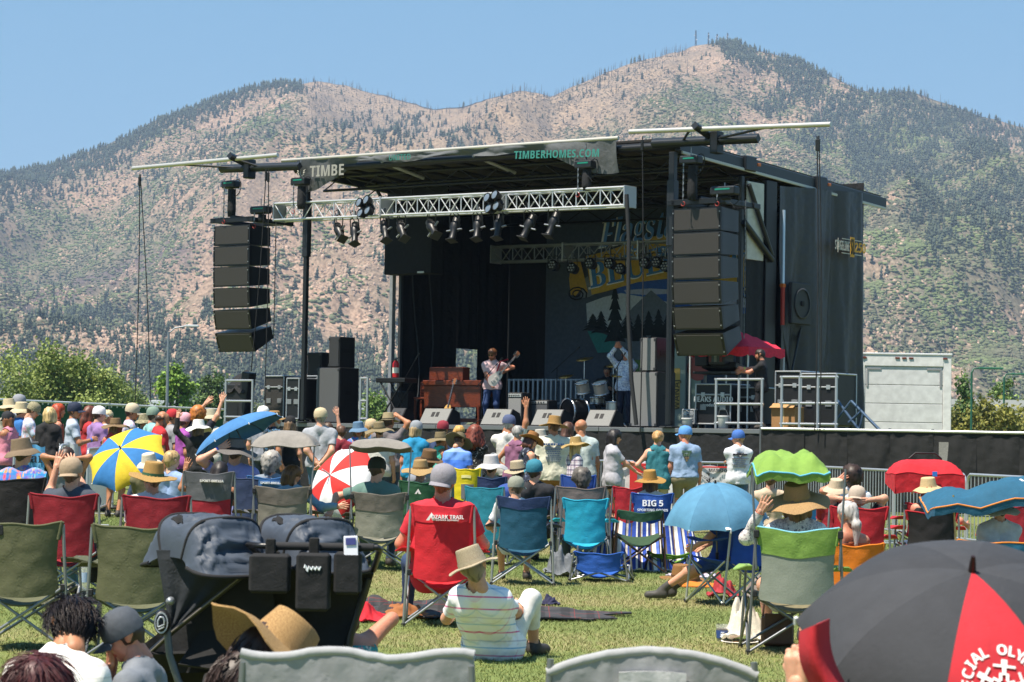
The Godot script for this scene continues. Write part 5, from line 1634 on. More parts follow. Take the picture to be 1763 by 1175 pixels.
	obj("red_edge", G.new().bx(0.45, 1.03, 0.03, 0.9, 0.025, 0.02, 0.004), red, b2)
	obj("dark_edge", G.new().box(Vector3(0.1, 0.7, 0.01), xf(Vector3(0.85, 0.62, 0.04), Vector3(0, 0, -14)), 0.002), std("55504c", 0.7), b2)
	var tw := G.new()
	tw.tube([Vector3(0.46, 0.35, 0.045), Vector3(0.48, 0.6, 0.045), Vector3(0.5, 0.85, 0.045)], 0.008, 5)
	rng.seed = 66
	for k in 22:
		var y := 0.4 + 0.022 * k
		var dx := rng.randf_range(-0.17, 0.17)
		tw.tube([Vector3(0.48, y, 0.045), Vector3(0.48 + dx * 0.7, y + 0.05, 0.045)], 0.004, 4)
		tw.box(Vector3(0.04, 0.022, 0.006), xf(Vector3(0.48 + dx, y + 0.06, 0.045), Vector3(0, 0, rng.randf() * 180.0)), 0.001)
	obj("twig_emblem", tw, std("26262a", 0.7), b2)
	var b3: Node3D = bn.call("white banner with red blocks behind the black flowered dress", 832, 862, 98.0, 0.5, 1.2, "e4e4e6")
	obj("red_block", G.new().bx(0.08, 1.0, 0.03, 0.12, 0.18, 0.01, 0.002), red, b3)
	obj("red_block", G.new().bx(0.22, 1.0, 0.03, 0.1, 0.18, 0.01, 0.002), red, b3)
	var b4: Node3D = bn.call("sky blue banner with black script at the far left", 36, 74, 109.0, 0.4, 1.06, "5fa8d8")
	words("ndary", 0.14, std("16202a", 0.7), b4, Transform3D(Basis(), Vector3(0.17, 0.86, 0.04)), "Droid Serif")
	words("&", 0.09, std("16202a", 0.7), b4, Transform3D(Basis(), Vector3(0.19, 0.66, 0.04)), "Droid Serif")
	words("Center", 0.1, std("16202a", 0.7), b4, Transform3D(Basis(), Vector3(0.19, 0.5, 0.04)), "Droid Serif")
	var b5: Node3D = bn.call("pale grey cloth hung over the barrier behind the clapping man", 99, 130, 109.0, 0.2, 1.12, "b9c2c8")
	var sg: Node3D = bn.call("small white sign with red lettering tied to the right barrier", 1537, 1561, 113.0, 0.92, 1.08, "e2dfdc")
	words("NATIONAL", 0.055, std("a82a3a", 0.7), sg, Transform3D(Basis(), Vector3(0.11, 1.03, 0.03)))
	truck()

func truck() -> void:
	var s := 59.0
	var a := pt(1475, 700, s)
	var w := (1637.0 - 1475.0) / s
	var h := pt(1550, 611, s).y
	var o := thing("box_truck", "white box truck parked with its roll door towards the field", "truck", Vector3(a.x + w / 2, 0, a.z), deg_to_rad(-3.0))
	var wh := painted("e2e4e6", 0.5, 0.4)
	obj("box", G.new().bx(0, (h + 0.9) / 2, -2.5, w, h - 0.9, 5.0, 0.04), painted("dfe1e2", 0.5, 0.3), o)
	for x in [-w / 2 + 0.12, w / 2 - 0.12]:
		obj("door_post", G.new().bx(x, (h + 0.9) / 2, 0.03, 0.24, h - 0.9, 0.08, 0.015), painted("eceded", 0.45, 0.5), o)
	obj("header", G.new().bx(0, h - 0.17, 0.035, w - 0.47, 0.34, 0.09, 0.015), painted("eceded", 0.45, 0.5), o)
	obj("roof_edge", G.new().bx(0, h + 0.02, 0.03, w + 0.04, 0.06, 0.14, 0.015), std("dcdedf", 0.4, 0.2), o)
	var dh := (h - 0.34 - 1.0) / 5.0
	for k in 5:
		obj("door_panel", G.new().bx(0, 1.0 + dh * (k + 0.5), 0.02, w - 0.49, dh - 0.012, 0.05, 0.012), wh, o)
	for x in [-0.7, -0.12, 0.12, 0.0, 0.72]:
		obj("marker_lamp", G.new().bx(x * w * 0.6, h - 0.1, 0.09, 0.13, 0.05, 0.03, 0.008), std("6a3226", 0.4), o)
	for x in [-1.0, 1.0]:
		obj("track_cover", G.new().bx(x * (w / 2 - 0.5), h - 0.42, 0.055, 0.42, 0.06, 0.02, 0.005), std("8d9196", 0.5), o)
		obj("track_cover", G.new().bx(x * (w / 2 - 0.31), h - 0.7, 0.056, 0.06, 0.5, 0.02, 0.005), std("8d9196", 0.5), o)
		for z in [-1.0, -3.8]:
			obj("wheel", G.new().lathe([Vector2(0.2, -0.14), Vector2(0.45, -0.13), Vector2(0.48, 0.0), Vector2(0.45, 0.13), Vector2(0.2, 0.14), Vector2(0, 0.12)], Transform3D(Basis(Vector3.BACK, PI / 2), Vector3(x * (w / 2 - 0.2), 0.48, z)), 18), std("17171a", 0.8), o)
	obj("bumper", G.new().bx(0, 0.75, 0.1, w, 0.16, 0.12, 0.02), std("55585c", 0.5), o)
	obj("latch", G.new().bx(0.1, 1.15, 0.07, 0.22, 0.08, 0.05, 0.01), std("5d6063", 0.4, 0.5), o)
	obj("cab", G.new().bx(0, 1.4, -6.0, w * 0.9, 1.9, 1.8, 0.2), painted("c6c8c9", 0.4, 0.4), o)

# ---------------------------------------------------------------- bodies as one smooth surface
func blob_mesh(bones: Array, cell: float, k: float) -> G:       # bones: [from, to, radius, radius, region]
	var lo := Vector3.ONE * 1e9
	var hi := -lo
	for b in bones:
		var r: float = maxf(b[2], b[3])
		lo = lo.min((b[0] as Vector3).min(b[1]) - Vector3.ONE * r)
		hi = hi.max((b[0] as Vector3).max(b[1]) + Vector3.ONE * r)
	lo -= Vector3.ONE * cell * 2.5
	hi += Vector3.ONE * cell * 2.5
	var nx := int((hi.x - lo.x) / cell) + 2
	var ny := int((hi.y - lo.y) / cell) + 2
	var nzz := int((hi.z - lo.z) / cell) + 2
	var fld := PackedFloat32Array()
	fld.resize(nx * ny * nzz)
	fld.fill(9.0)
	var best := PackedFloat32Array()
	best.resize(nx * ny * nzz)
	best.fill(9.0)
	var bb := PackedByteArray()
	bb.resize(nx * ny * nzz)
	for bi in bones.size():
		var b: Array = bones[bi]
		var A: Vector3 = b[0]
		var d: Vector3 = b[1] - A
		var dd := maxf(d.length_squared(), 1e-9)
		var ra: float = b[2]
		var rd: float = b[3] - b[2]
		var reach := maxf(b[2], b[3]) + maxf(k, cell * 1.8)
		var l: Vector3 = (A.min(b[1]) - Vector3.ONE * reach - lo) / cell
		var h: Vector3 = (A.max(b[1]) + Vector3.ONE * reach - lo) / cell
		var x0 := maxi(0, int(l.x)); var x1 := mini(nx - 1, int(h.x) + 1)
		var y0 := maxi(0, int(l.y)); var y1 := mini(ny - 1, int(h.y) + 1)
		var z0 := maxi(0, int(l.z)); var z1 := mini(nzz - 1, int(h.z) + 1)
		for iz in range(z0, z1 + 1):
			for iy in range(y0, y1 + 1):
				var at := (iz * ny + iy) * nx
				var p := lo + Vector3(x0, iy, iz) * cell - A
				for ix in range(x0, x1 + 1):
					var t := clampf(p.dot(d) / dd, 0.0, 1.0)
					var e := (p - d * t).length() - ra - rd * t
					p.x += cell
					var o := at + ix
					if e < best[o]:
						best[o] = e
						bb[o] = bi
					var f := fld[o]
					var q := k - absf(f - e)
					if q > 0.0:
						fld[o] = minf(f, e) - q * q * 0.25 / k
					elif e < f:
						fld[o] = e
	var g := G.new()
	var vid := PackedInt32Array()
	vid.resize(nx * ny * nzz)
	vid.fill(-1)
	var sx := 1
	var sy := nx
	var sz := nx * ny
	var lim := cell * 1.9
	for iz in nzz - 1:
		for iy in ny - 1:
			var at := (iz * ny + iy) * nx
			for ix in nx - 1:
				var o := at + ix
				var f0 := fld[o]
				if f0 > lim or f0 < -lim:
					continue
				var cs := [f0, fld[o + 1], fld[o + sy], fld[o + sy + 1], fld[o + sz], fld[o + sz + 1], fld[o + sz + sy], fld[o + sz + sy + 1]]
				var m := 0
				for c in 8:
					if cs[c] < 0.0: m |= 1 << c
				if m == 0 or m == 255:
					continue
				var sum := Vector3.ZERO
				var n := 0
				for e in EDGES:
					var a: float = cs[e[0]]
					var b: float = cs[e[1]]
					if (a < 0.0) != (b < 0.0):
						sum += CORN[e[0]].lerp(CORN[e[1]], a / (a - b))
						n += 1
				vid[o] = g.v.size()
				g.v.append(lo + (Vector3(ix, iy, iz) + sum / n) * cell)
				g.b.append(bb[o])
	g.n.resize(g.v.size())
	g.c.resize(g.v.size())
	g.c.fill(Color.WHITE)
	g.uv.resize(g.v.size())
	for iz in range(1, nzz - 1):
		for iy in range(1, ny - 1):
			var at := (iz * ny + iy) * nx
			for ix in range(1, nx - 1):
				var o := at + ix
				if vid[o] < 0:
					continue
				var ins := fld[o] < 0.0
				if ins != (fld[o + sx] < 0.0):
					_quad(g, vid[o], vid[o - sy], vid[o - sy - sz], vid[o - sz], ins)
				if ins != (fld[o + sy] < 0.0):
					_quad(g, vid[o], vid[o - sz], vid[o - sx - sz], vid[o - sx], ins)
				if ins != (fld[o + sz] < 0.0):
					_quad(g, vid[o], vid[o - sx], vid[o - sx - sy], vid[o - sy], ins)
	for t in range(0, g.i.size(), 3):
		var a := g.i[t]; var b := g.i[t + 1]; var c := g.i[t + 2]
		var m := (g.v[c] - g.v[a]).cross(g.v[b] - g.v[a])
		g.n[a] += m; g.n[b] += m; g.n[c] += m
	for t in g.n.size():
		g.n[t] = g.n[t].normalized()
	return g

const CORN := [Vector3(0, 0, 0), Vector3(1, 0, 0), Vector3(0, 1, 0), Vector3(1, 1, 0), Vector3(0, 0, 1), Vector3(1, 0, 1), Vector3(0, 1, 1), Vector3(1, 1, 1)]
const EDGES := [[0, 1], [2, 3], [4, 5], [6, 7], [0, 2], [1, 3], [4, 6], [5, 7], [0, 4], [1, 5], [2, 6], [3, 7]]

func _quad(g: G, a: int, b: int, c: int, d: int, flip: bool) -> void:
	if a < 0 or b < 0 or c < 0 or d < 0:
		return
	if flip:
		g.i.append_array([a, c, b, a, d, c])
	else:
		g.i.append_array([a, b, c, a, c, d])

# ---------------------------------------------------------------- heads, hands, hair made once
var HEAD := {}

func heads() -> void:
	for f in [0, 1]:
		var j := 0.9 if f else 1.0
		var bones := [[Vector3(0, 0.035, 0.012), Vector3(0, 0.03, -0.022), 0.088, 0.080, 0], [Vector3(0, -0.045, -0.045), Vector3(0, -0.088, -0.066), 0.05 * j, 0.024 * j, 1],
			[Vector3(-0.034, -0.018, -0.056), Vector3(-0.03, -0.07, -0.03), 0.036, 0.032 * j, 1], [Vector3(0.034, -0.018, -0.056), Vector3(0.03, -0.07, -0.03), 0.036, 0.032 * j, 1],
			[Vector3(0, 0.014, -0.088), Vector3(0, -0.022, -0.108), 0.008, 0.013 * j, 2], [Vector3(-0.032, 0.03, -0.080), Vector3(0.032, 0.03, -0.080), 0.015, 0.015, 3],
			[Vector3(-0.017, -0.053, -0.089), Vector3(0.017, -0.053, -0.089), 0.010, 0.010, 4],
			[Vector3(-0.078, -0.018, 0.012), Vector3(-0.086, 0.018, 0.024), 0.011, 0.016, 5], [Vector3(0.078, -0.018, 0.012), Vector3(0.086, 0.018, 0.024), 0.011, 0.016, 5],
			[Vector3(0, -0.04, 0.018), Vector3(0, -0.15, 0.03), 0.056 * j, 0.056 * j, 6]]
		var g := blob_mesh(bones, 0.0075, 0.022)
		g.use_col = true
		for k in g.v.size():
			var p := g.v[k]
			if g.b[k] == 6: g.c[k] = Color(0.78, 0.36, 0.34)
			elif p.z < -0.07 and absf(p.y - 0.034) < 0.006 and absf(absf(p.x) - 0.034) < 0.02: g.c[k] = Color(0.4, 0.28, 0.2)
			elif p.z < -0.06 and absf(p.x) > 0.02: g.c[k] = Color(1.05, 0.92, 0.9)
		HEAD["head%d" % f] = g
	# hair
	var cap := [[Vector3(0, 0.045, 0.022), Vector3(0, 0.052, -0.018), 0.094, 0.087, 0], [Vector3(0, -0.005, 0.05), Vector3(0, -0.04, 0.05), 0.066, 0.05, 0], [Vector3(-0.055, 0.04, 0.01), Vector3(-0.062, -0.01, 0.012), 0.045, 0.026, 0], [Vector3(0.055, 0.04, 0.01), Vector3(0.062, -0.01, 0.012), 0.045, 0.026, 0]]
	var bob := [[Vector3(0, 0.0, 0.06), Vector3(0, -0.10, 0.062), 0.085, 0.075, 0], [Vector3(-0.07, 0.0, 0.02), Vector3(-0.085, -0.10, 0.0), 0.05, 0.04, 0], [Vector3(0.07, 0.0, 0.02), Vector3(0.085, -0.10, 0.0), 0.05, 0.04, 0]]
	var lng := [[Vector3(0, 0.0, 0.06), Vector3(0, -0.15, 0.085), 0.085, 0.07, 0], [Vector3(0, -0.15, 0.085), Vector3(0, -0.3, 0.12), 0.075, 0.04, 0], [Vector3(-0.07, 0.0, 0.02), Vector3(-0.085, -0.18, 0.03), 0.045, 0.035, 0], [Vector3(0.07, 0.0, 0.02), Vector3(0.085, -0.18, 0.03), 0.045, 0.035, 0]]
	var curl := [[Vector3(0, 0.03, 0.04), Vector3(0, -0.16, 0.09), 0.12, 0.13, 0], [Vector3(-0.08, 0.0, 0.03), Vector3(-0.13, -0.2, 0.05), 0.07, 0.08, 0], [Vector3(0.08, 0.0, 0.03), Vector3(0.13, -0.2, 0.05), 0.07, 0.08, 0]]
	var tail := [[Vector3(0, 0.0, 0.10), Vector3(0, -0.08, 0.135), 0.035, 0.042, 0], [Vector3(0, -0.08, 0.135), Vector3(0, -0.27, 0.14), 0.042, 0.018, 0]]
	var bun := [[Vector3(0, 0.03, 0.12), Vector3(0.01, 0.005, 0.125), 0.04, 0.045, 0]]
	var ring := [[Vector3(-0.07, 0.0, 0.02), Vector3(-0.05, -0.02, 0.075), 0.03, 0.035, 0], [Vector3(0.07, 0.0, 0.02), Vector3(0.05, -0.02, 0.075), 0.03, 0.035, 0], [Vector3(-0.05, -0.01, 0.075), Vector3(0.05, -0.01, 0.075), 0.036, 0.036, 0]]
	var aff := [[Vector3(0, 0.05, 0.02), Vector3(0, 0.06, -0.01), 0.12, 0.11, 0], [Vector3(0, -0.02, 0.06), Vector3(0, -0.05, 0.06), 0.09, 0.08, 0], [Vector3(-0.07, 0.02, 0.01), Vector3(0.07, 0.02, 0.01), 0.06, 0.06, 0]]
	var styles := {"short": cap, "bob": cap + bob, "long": cap + lng, "curly": cap + curl, "tail": cap + tail, "bun": cap + bun, "ring": ring, "mop": aff}
	for s in styles:
		var g := blob_mesh(styles[s], 0.009, 0.03)
		g.use_col = true
		var rough: float = {"curly": 0.020, "mop": 0.015, "short": 0.006, "ring": 0.004}.get(s, 0.009)
		for k in g.v.size():
			var p := g.v[k]
			var str := nz.get_noise_3d(p.x * 2400.0, p.y * (1300.0 if rough > 0.014 else 420.0), p.z * 2400.0)
			g.v[k] += g.n[k] * str * rough * 2.0
			g.c[k] = Color.WHITE * clampf(1.0 + str * 1.5, 0.45, 1.7)
		HEAD[s] = g
	# hands: wrist at the origin, fingers along +y, palm towards -z, thumb towards -x (a right hand seen from its back)
	for kind in ["open", "relaxed", "grip"]:
		var cu: float = {"open": 0.08, "relaxed": 0.5, "grip": 1.25}[kind]
		var bones := [[Vector3(-0.018, 0.0, 0), Vector3(-0.026, 0.085, 0), 0.020, 0.015, 0], [Vector3(0.018, 0.0, 0), Vector3(0.028, 0.08, 0), 0.020, 0.014, 0], [Vector3(0, 0.0, 0), Vector3(0, 0.086, 0), 0.020, 0.015, 0]]
		var x := [-0.031, -0.0105, 0.0105, 0.031]
		var ln := [0.072, 0.082, 0.077, 0.06]
		for f in 4:
			var p := Vector3(x[f], 0.085 - 0.008 * absf(f - 1.3), 0)
			var an: float = cu * 0.35
			var spread: float = (f - 1.5) * (0.13 if kind == "open" else 0.03)
			for s in 3:
				var q: Vector3 = p + Vector3(sin(spread) * cos(an), cos(spread) * cos(an), -sin(an)) * (ln[f] * [0.46, 0.32, 0.26][s])
				bones.append([p, q, 0.0095 - 0.0012 * s, 0.0085 - 0.0012 * s, 0])
				p = q
				an += cu
		var th := [Vector3(-0.022, 0.022, -0.006), Vector3(-0.052, 0.055, -0.014 - 0.012 * cu), Vector3(-0.064 + 0.02 * cu, 0.085, -0.018 - 0.022 * cu), Vector3(-0.068 + 0.034 * cu, 0.108, -0.02 - 0.026 * cu)]
		for s in 3:
			bones.append([th[s], th[s + 1], [0.016, 0.0115, 0.01][s], [0.012, 0.0105, 0.008][s], 0])
		HEAD["hand_" + kind] = blob_mesh(bones, 0.0048, 0.007)

func ik(a: Vector3, t: Vector3, l1: float, l2: float, pole: Vector3) -> Array:
	var d := t - a
	var l := clampf(d.length(), absf(l1 - l2) + 0.02, l1 + l2 - 0.004)
	d = d.normalized()
	var x := (l1 * l1 - l2 * l2 + l * l) / (2.0 * l)
	var h := sqrt(maxf(l1 * l1 - x * x, 0.0))
	var s := (pole - d * pole.dot(d)).normalized()
	return [a + d * x + s * h, a + d * l]

const SKIN := {"fair": "d9a184", "pale": "e3b297", "tan": "b97f5c", "red": "cf8a6e", "brown": "8a5a3d"}

func skin_mat(s: String) -> StandardMaterial3D:
	var key := "skin_" + s
	if not M.has(key):
		var m := vcol(0.55)
		m.albedo_color = Color(SKIN[s])
		m.albedo_texture = tex("mottle")
		m.uv1_triplanar = true
		m.uv1_scale = Vector3.ONE * 5.0
		m.subsurf_scatter_enabled = true
		m.subsurf_scatter_strength = 0.15
		M[key] = m
	return M[key]

func hair_mat(col: String) -> StandardMaterial3D:
	var key := "hair_" + col
	if not M.has(key):
		var m := vcol(0.5)
		m.albedo_color = Color(col)
		M[key] = m
	return M[key]

# cuts the part of a body that a garment covers and lifts it off the skin
func garment(g: G, val: PackedFloat32Array, off: float, fold: float) -> G:
	var o := G.new()
	var map := PackedInt32Array()
	map.resize(g.v.size())
	map.fill(-1)
	for t in range(0, g.i.size(), 3):
		var id := [g.i[t], g.i[t + 1], g.i[t + 2]]
		var c := 0
		for q in id:
			if val[q] > 0.0: c += 1
		if c == 0:
			continue
		var loop := []
		for e in 3:
			var a: int = id[e]
			var b: int = id[(e + 1) % 3]
			if val[a] > 0.0:
				if map[a] < 0:
					map[a] = o.v.size()
					o.p(g.v[a] + g.n[a] * (off + fold * nz.get_noise_3dv(g.v[a] * 420.0)), g.n[a])
				loop.append(map[a])
			if (val[a] > 0.0) != (val[b] > 0.0):
				var f := val[a] / (val[a] - val[b])
				var nn := g.n[a].lerp(g.n[b], f).normalized()
				loop.append(o.p(g.v[a].lerp(g.v[b], f) + nn * off, nn))
		for e in range(1, loop.size() - 1):
			o.i.append_array([loop[0], loop[e], loop[e + 1]])
	return o

var men := 0
# P: at [x, y of the crown, scale] in photo pixels, turn, h (standing) ... see crowd()
func person(label: String, P: Dictionary) -> Node3D:
	var s: float = P.at[2]
	var head_top := pt(P.at[0], P.at[1], s)
	var ground: float = P.get("floor", gy(head_top.x, head_top.z))
	var sit: bool = P.get("sit", false)
	var fem: bool = P.get("fem", false)
	var turn: float = P.get("turn", 0.0)
	var lean: float = deg_to_rad(P.get("lean", -9.0 if sit else 0.0))
	var seat: float = P.get("seat", 0.36)
	var hat: Array = P.get("hat", [])
	var extra: float = {"cap": 0.02, "straw": 0.07, "wide": 0.06, "panama": 0.04, "bucket": 0.03, "cowboy": 0.05}.get(hat[0] if hat.size() else "", 0.015)
	var tall := head_top.y - ground - extra
	var k := clampf(tall / 1.75, 0.78, 1.14) if not sit else clampf((tall - seat) / 0.86, 0.8, 1.12)
	k = P.get("k", k)
	var o := thing("person", label, "person", Vector3(head_top.x, ground, head_top.z), yaw(turn), P.get("group", ""))
	var inv := o.transform.affine_inverse()
	var wd: float = P.get("bulk", 1.0)
	var b := Basis(Vector3.RIGHT, -lean)
	var hip := Vector3(0, 0.92 * k, 0)
	if sit: hip = Vector3(0, seat + 0.09 * k, 0.0)
	# keep the head over the given column
	var up := b * Vector3.UP
	hip -= Vector3(0, 0, (b * Vector3(0, 0.7 * k, 0)).z)
	var J := func(x: float, y: float, z := 0.0) -> Vector3: return hip + b * (Vector3(x, y, z) * k)
	var hipw := 0.095 if not fem else 0.1
	var shw := (0.165 if fem else 0.195)
	var B := []
	var w2 := wd * (0.92 if fem else 1.0)
	B.append([J.call(-hipw, -0.02), J.call(hipw, -0.02), 0.112 * k * wd, 0.112 * k * wd, 5])
	B.append([J.call(0, 0.0, 0.03), J.call(0, 0.02, -0.03 * wd), 0.105 * k * wd, 0.10 * k * wd, 5])
	for sd in [-1.0, 1.0]:
		B.append([J.call(sd * 0.078 * wd, 0.04), J.call(sd * 0.075 * wd, 0.20), 0.100 * k * w2, 0.088 * k * w2, 0])
		B.append([J.call(sd * 0.075 * wd, 0.20), J.call(sd * 0.095, 0.40), 0.09 * k * w2, 0.098 * k * wd, 0])
		B.append([J.call(sd * 0.035, 0.495, 0.01), J.call(sd * shw, 0.452), 0.072 * k, 0.052 * k, 1])
	if wd > 1.08: B.append([J.call(0, 0.1, -0.07 * wd), J.call(0, 0.24, -0.05), 0.10 * k * wd, 0.09 * k, 0])
	var nk: Vector3 = J.call(0, 0.50, 0.01)
	var look: float = P.get("look", 20.0 * sin(men * 2.1))
	var nod: float = P.get("nod", 4.0 + 5.0 * sin(men * 1.7))
	var hc: Vector3 = J.call(0, 0.69, -0.025) + b * Vector3(0, 0, -0.0012 * nod)
	B.append([nk, hc + b * Vector3(0, -0.07, 0.03) * k, 0.06 * k * (0.88 if fem else 1.0), 0.054 * k, 2])
	# arms
	var hands := []
	for sd in [1.0, -1.0]:
		var spec = P.get("R" if sd > 0.0 else "L", "lap" if sit else "down")
		var sh: Vector3 = J.call(sd * shw, 0.447)
		var pole := Vector3(sd * 0.5, -0.6, 0.5)
		var tgt: Vector3
		var hk := "relaxed"
		if spec is Vector3:                       # x, y in photo pixels and how far towards the camera
			tgt = inv * (pt(spec.x, spec.y, s) + Vector3(0, 0, spec.z))
			pole = P.get("pole", Vector3(sd * 0.8, -0.5, 0.2))
			hk = "open"
		else:
			var d: Vector3 = {"down": Vector3(0.07, -0.54, -0.06), "hip": Vector3(-0.01, -0.36, -0.02), "fwd": Vector3(-0.06, -0.24, -0.36), "drink": Vector3(-0.08, -0.2, -0.32), "fold": Vector3(-0.26, -0.20, -0.20), "behind": Vector3(-0.16, -0.46, 0.16), "head": Vector3(-0.10, 0.24, 0.08), "lap": Vector3(-0.05, -0.40, -0.34), "rest": Vector3(0.10, -0.34, -0.26), "up": Vector3(0.10, 0.48, -0.1), "clap": Vector3(-0.17, 0.12, -0.26), "phone": Vector3(-0.08, 0.1, -0.3), "face": Vector3(-0.1, 0.1, -0.18), "hug": Vector3(0.2, -0.2, -0.3)}[spec]
			tgt = sh + b * (Vector3(d.x * sd, d.y, d.z) * k)
			if spec in ["hip", "head"]: pole = Vector3(sd, 0.1, 0.35)
			if spec == "head": pole = Vector3(sd, 0.3, -0.3)
			if spec in ["phone", "clap", "drink", "face"]: pole = Vector3(sd * 0.5, -1, 0.1)
			if spec in ["clap", "up"]: hk = "open"
			if spec in ["drink", "phone"]: hk = "grip"
		var e := ik(sh, tgt, 0.29 * k, 0.255 * k, pole)
		B.append([sh, e[0], 0.054 * k * sqrt(wd) * (0.86 if fem else 1.0), 0.042 * k * (0.88 if fem else 1.0), 3])
		B.append([e[0], e[1], 0.042 * k * (0.88 if fem else 1.0), 0.029 * k * (0.9 if fem else 1.0), 4])
		hands.append([e[0], e[1], sd, P.get("hand", hk)])
	# legs
	for sd in [1.0, -1.0]:
		var h0: Vector3 = hip + Vector3(sd * hipw * k, -0.03 * k, 0)
		var foot: Vector3
		var pole := Vector3(sd * 0.1, 0, -1)
		if sit:
			foot = Vector3(hip.x + sd * P.get("apart", 0.13), 0.08, hip.z - P.get("reach", 0.52))
			pole = Vector3(sd * 0.35, 1.0, -0.6)
		else:
			foot = Vector3(sd * (0.10 + 0.03 * sin(men * 1.7)) * k, 0.085, hip.z * 0.4 + 0.06 * sd * sin(men * 2.3))
		var kn := ik(h0, foot, 0.42 * k, 0.42 * k, pole)
		B.append([h0, kn[0], 0.088 * k * wd, 0.057 * k, 6])
		B.append([kn[0], kn[1], 0.057 * k, 0.036 * k, 7])
		var to: Vector3 = kn[1] + Vector3(sd * 0.03, -0.05, -0.16 * k)
		B.append([kn[1] + Vector3(0, -0.035, 0.03), to, 0.042 * k, 0.035 * k, 8])
	men += 1
	var g := blob_mesh(B, P.get("cell", clampf(2.0 / s, 0.0125, 0.022)), 0.045 * k)
	# clothes
	var n := g.v.size()
	var top: String = P.get("top", "tee")
	var bot: String = P.get("bot", "jeans")
	var vt := PackedFloat32Array(); vt.resize(n)
	var vb := PackedFloat32Array(); vb.resize(n)
	var vs := PackedFloat32Array(); vs.resize(n)
	var hem: float = P.get("hem", -0.1 if top != "tuck" else 0.03) * k
	var sl: float = {"tank": -1.0, "long": 2.0, "dress": -1.0}.get(top, 0.66)
	var leg: float = {"shorts": 0.72, "jeans": 3.0, "capri": 1.6, "mini": 0.25, "none": -1.0}.get(bot, 3.0)
	for q in n:
		var bn: Array = B[g.b[q]]
		var p := g.v[q]
		var d: Vector3 = bn[1] - bn[0]
		var len := d.length()
		var t: float = (p - bn[0]).dot(d) / (len * len)
		var y := (p - hip).dot(up)
		match bn[4]:
			0, 5:
				vt[q] = y - hem if not (sit and bn[4] == 5) else maxf(y - hem, 0.01)
				vb[q] = 0.05 * k - y if top in ["tuck", "dress"] or sit else minf(0.05 * k, hem + 0.035) - y
				vs[q] = -1.0
				if top == "dress": vt[q] = minf(0.44 * k - y, 1.0) if y > 0.2 else 0.1
				if top == "tank": vt[q] = minf(vt[q], 0.47 * k - y)
			1:
				vt[q] = (0.55 - t) * len if top in ["tank", "dress"] else 0.05
				if top == "dress": vt[q] = 0.46 * k - y
				if top == "bare": vt[q] = -1.0
				vb[q] = -1.0; vs[q] = -1.0
			2:
				vt[q] = (P.get("neck", 0.22) - t) * len if not top in ["tank", "dress"] else -0.02
				vb[q] = -1.0; vs[q] = -1.0
			3:
				vt[q] = (sl - t) * len if sl < 1.5 else 0.05
				vb[q] = -1.0; vs[q] = -1.0
			4:
				vt[q] = (0.93 - t) * len if sl > 1.5 else -0.05
				vb[q] = -1.0; vs[q] = -1.0
			6:
				vt[q] = (y - hem) if not sit else -0.02
				if top == "dress": vt[q] = (0.8 - t) * len
				vb[q] = (leg - t) * len if leg < 1.0 else 0.05
				vs[q] = -1.0
			7:
				vt[q] = -1.0
				vb[q] = (leg - 1.0 - t) * len if leg < 2.0 else (0.98 - t) * len
				vs[q] = (t - P.get("sock", 0.94)) * len
			8:
				vt[q] = -1.0; vb[q] = -0.02; vs[q] = 0.05
	g.use_col = true
	# hands and head join the same surface
	var HG := {}
	var fx := Transform3D(b * Basis(Vector3.UP, -deg_to_rad(look)) * Basis(Vector3.RIGHT, -deg_to_rad(nod)) * Basis(Vector3.BACK, deg_to_rad(P.get("tip", 6.0 * sin(men * 1.3)))), hc).scaled_local(Vector3.ONE * k * 0.985)
	var body := G.new()
	body.v = g.v.duplicate(); body.n = g.n.duplicate(); body.c = g.c.duplicate(); body.uv = g.uv.duplicate(); body.i = g.i.duplicate()
	body.use_col = true
	if not P.get("headless", false):
		var hm: G = HEAD["head%d" % (1 if fem else 0)]
		body.v.append_array(fx * hm.v)
		var at := body.n.size()
		for q in hm.v.size():
			body.n.append((fx.basis * hm.n[q]).normalized())
		body.c.append_array(hm.c); body.uv.append_array(hm.uv)
		for q in hm.i: body.i.append(q + at)
	for hd in hands:
		var y: Vector3 = (hd[1] - hd[0]).normalized()
		var pal := Vector3(-hd[2], 0.0, -0.5) if not hd[3] in ["open"] else Vector3(-hd[2] * 0.3, 0, -1)
		if P.has("palm"): pal = Vector3(P.palm.x * hd[2], P.palm.y, P.palm.z)
		var z := -(pal - y * pal.dot(y)).normalized()
		var x := y.cross(z)
		var hx := Transform3D(Basis(x * hd[2], y, z), hd[1] - y * 0.012).scaled_local(Vector3.ONE * k * (0.92 if fem else 1.0))
		body.add(HEAD["hand_" + hd[3]], hx)
	obj("body", body, skin_mat(P.get("skin", "fair")), o)
	var fold: float = P.get("fold", 0.02)
	var pat := func(v: String) -> Material: return M["pr_" + v] if M.has("pr_" + v) else cloth(v, 2.4, 0.8)
	if bot != "none":
		obj("trousers" if leg > 2.0 else "shorts", garment(g, vb, 0.010 * k, fold * 0.7), pat.call(P.get("bc", "3a4a63")), o)
	obj("shoe", garment(g, vs, 0.008, 0.0), painted(P.get("shoe", "3a3632"), 0.7, 4.0), o)
	var sg := garment(g, vt, 0.016 * k, fold)
	# cloth hangs straight over the waist and hips instead of clinging
	var ib := b.inverse()
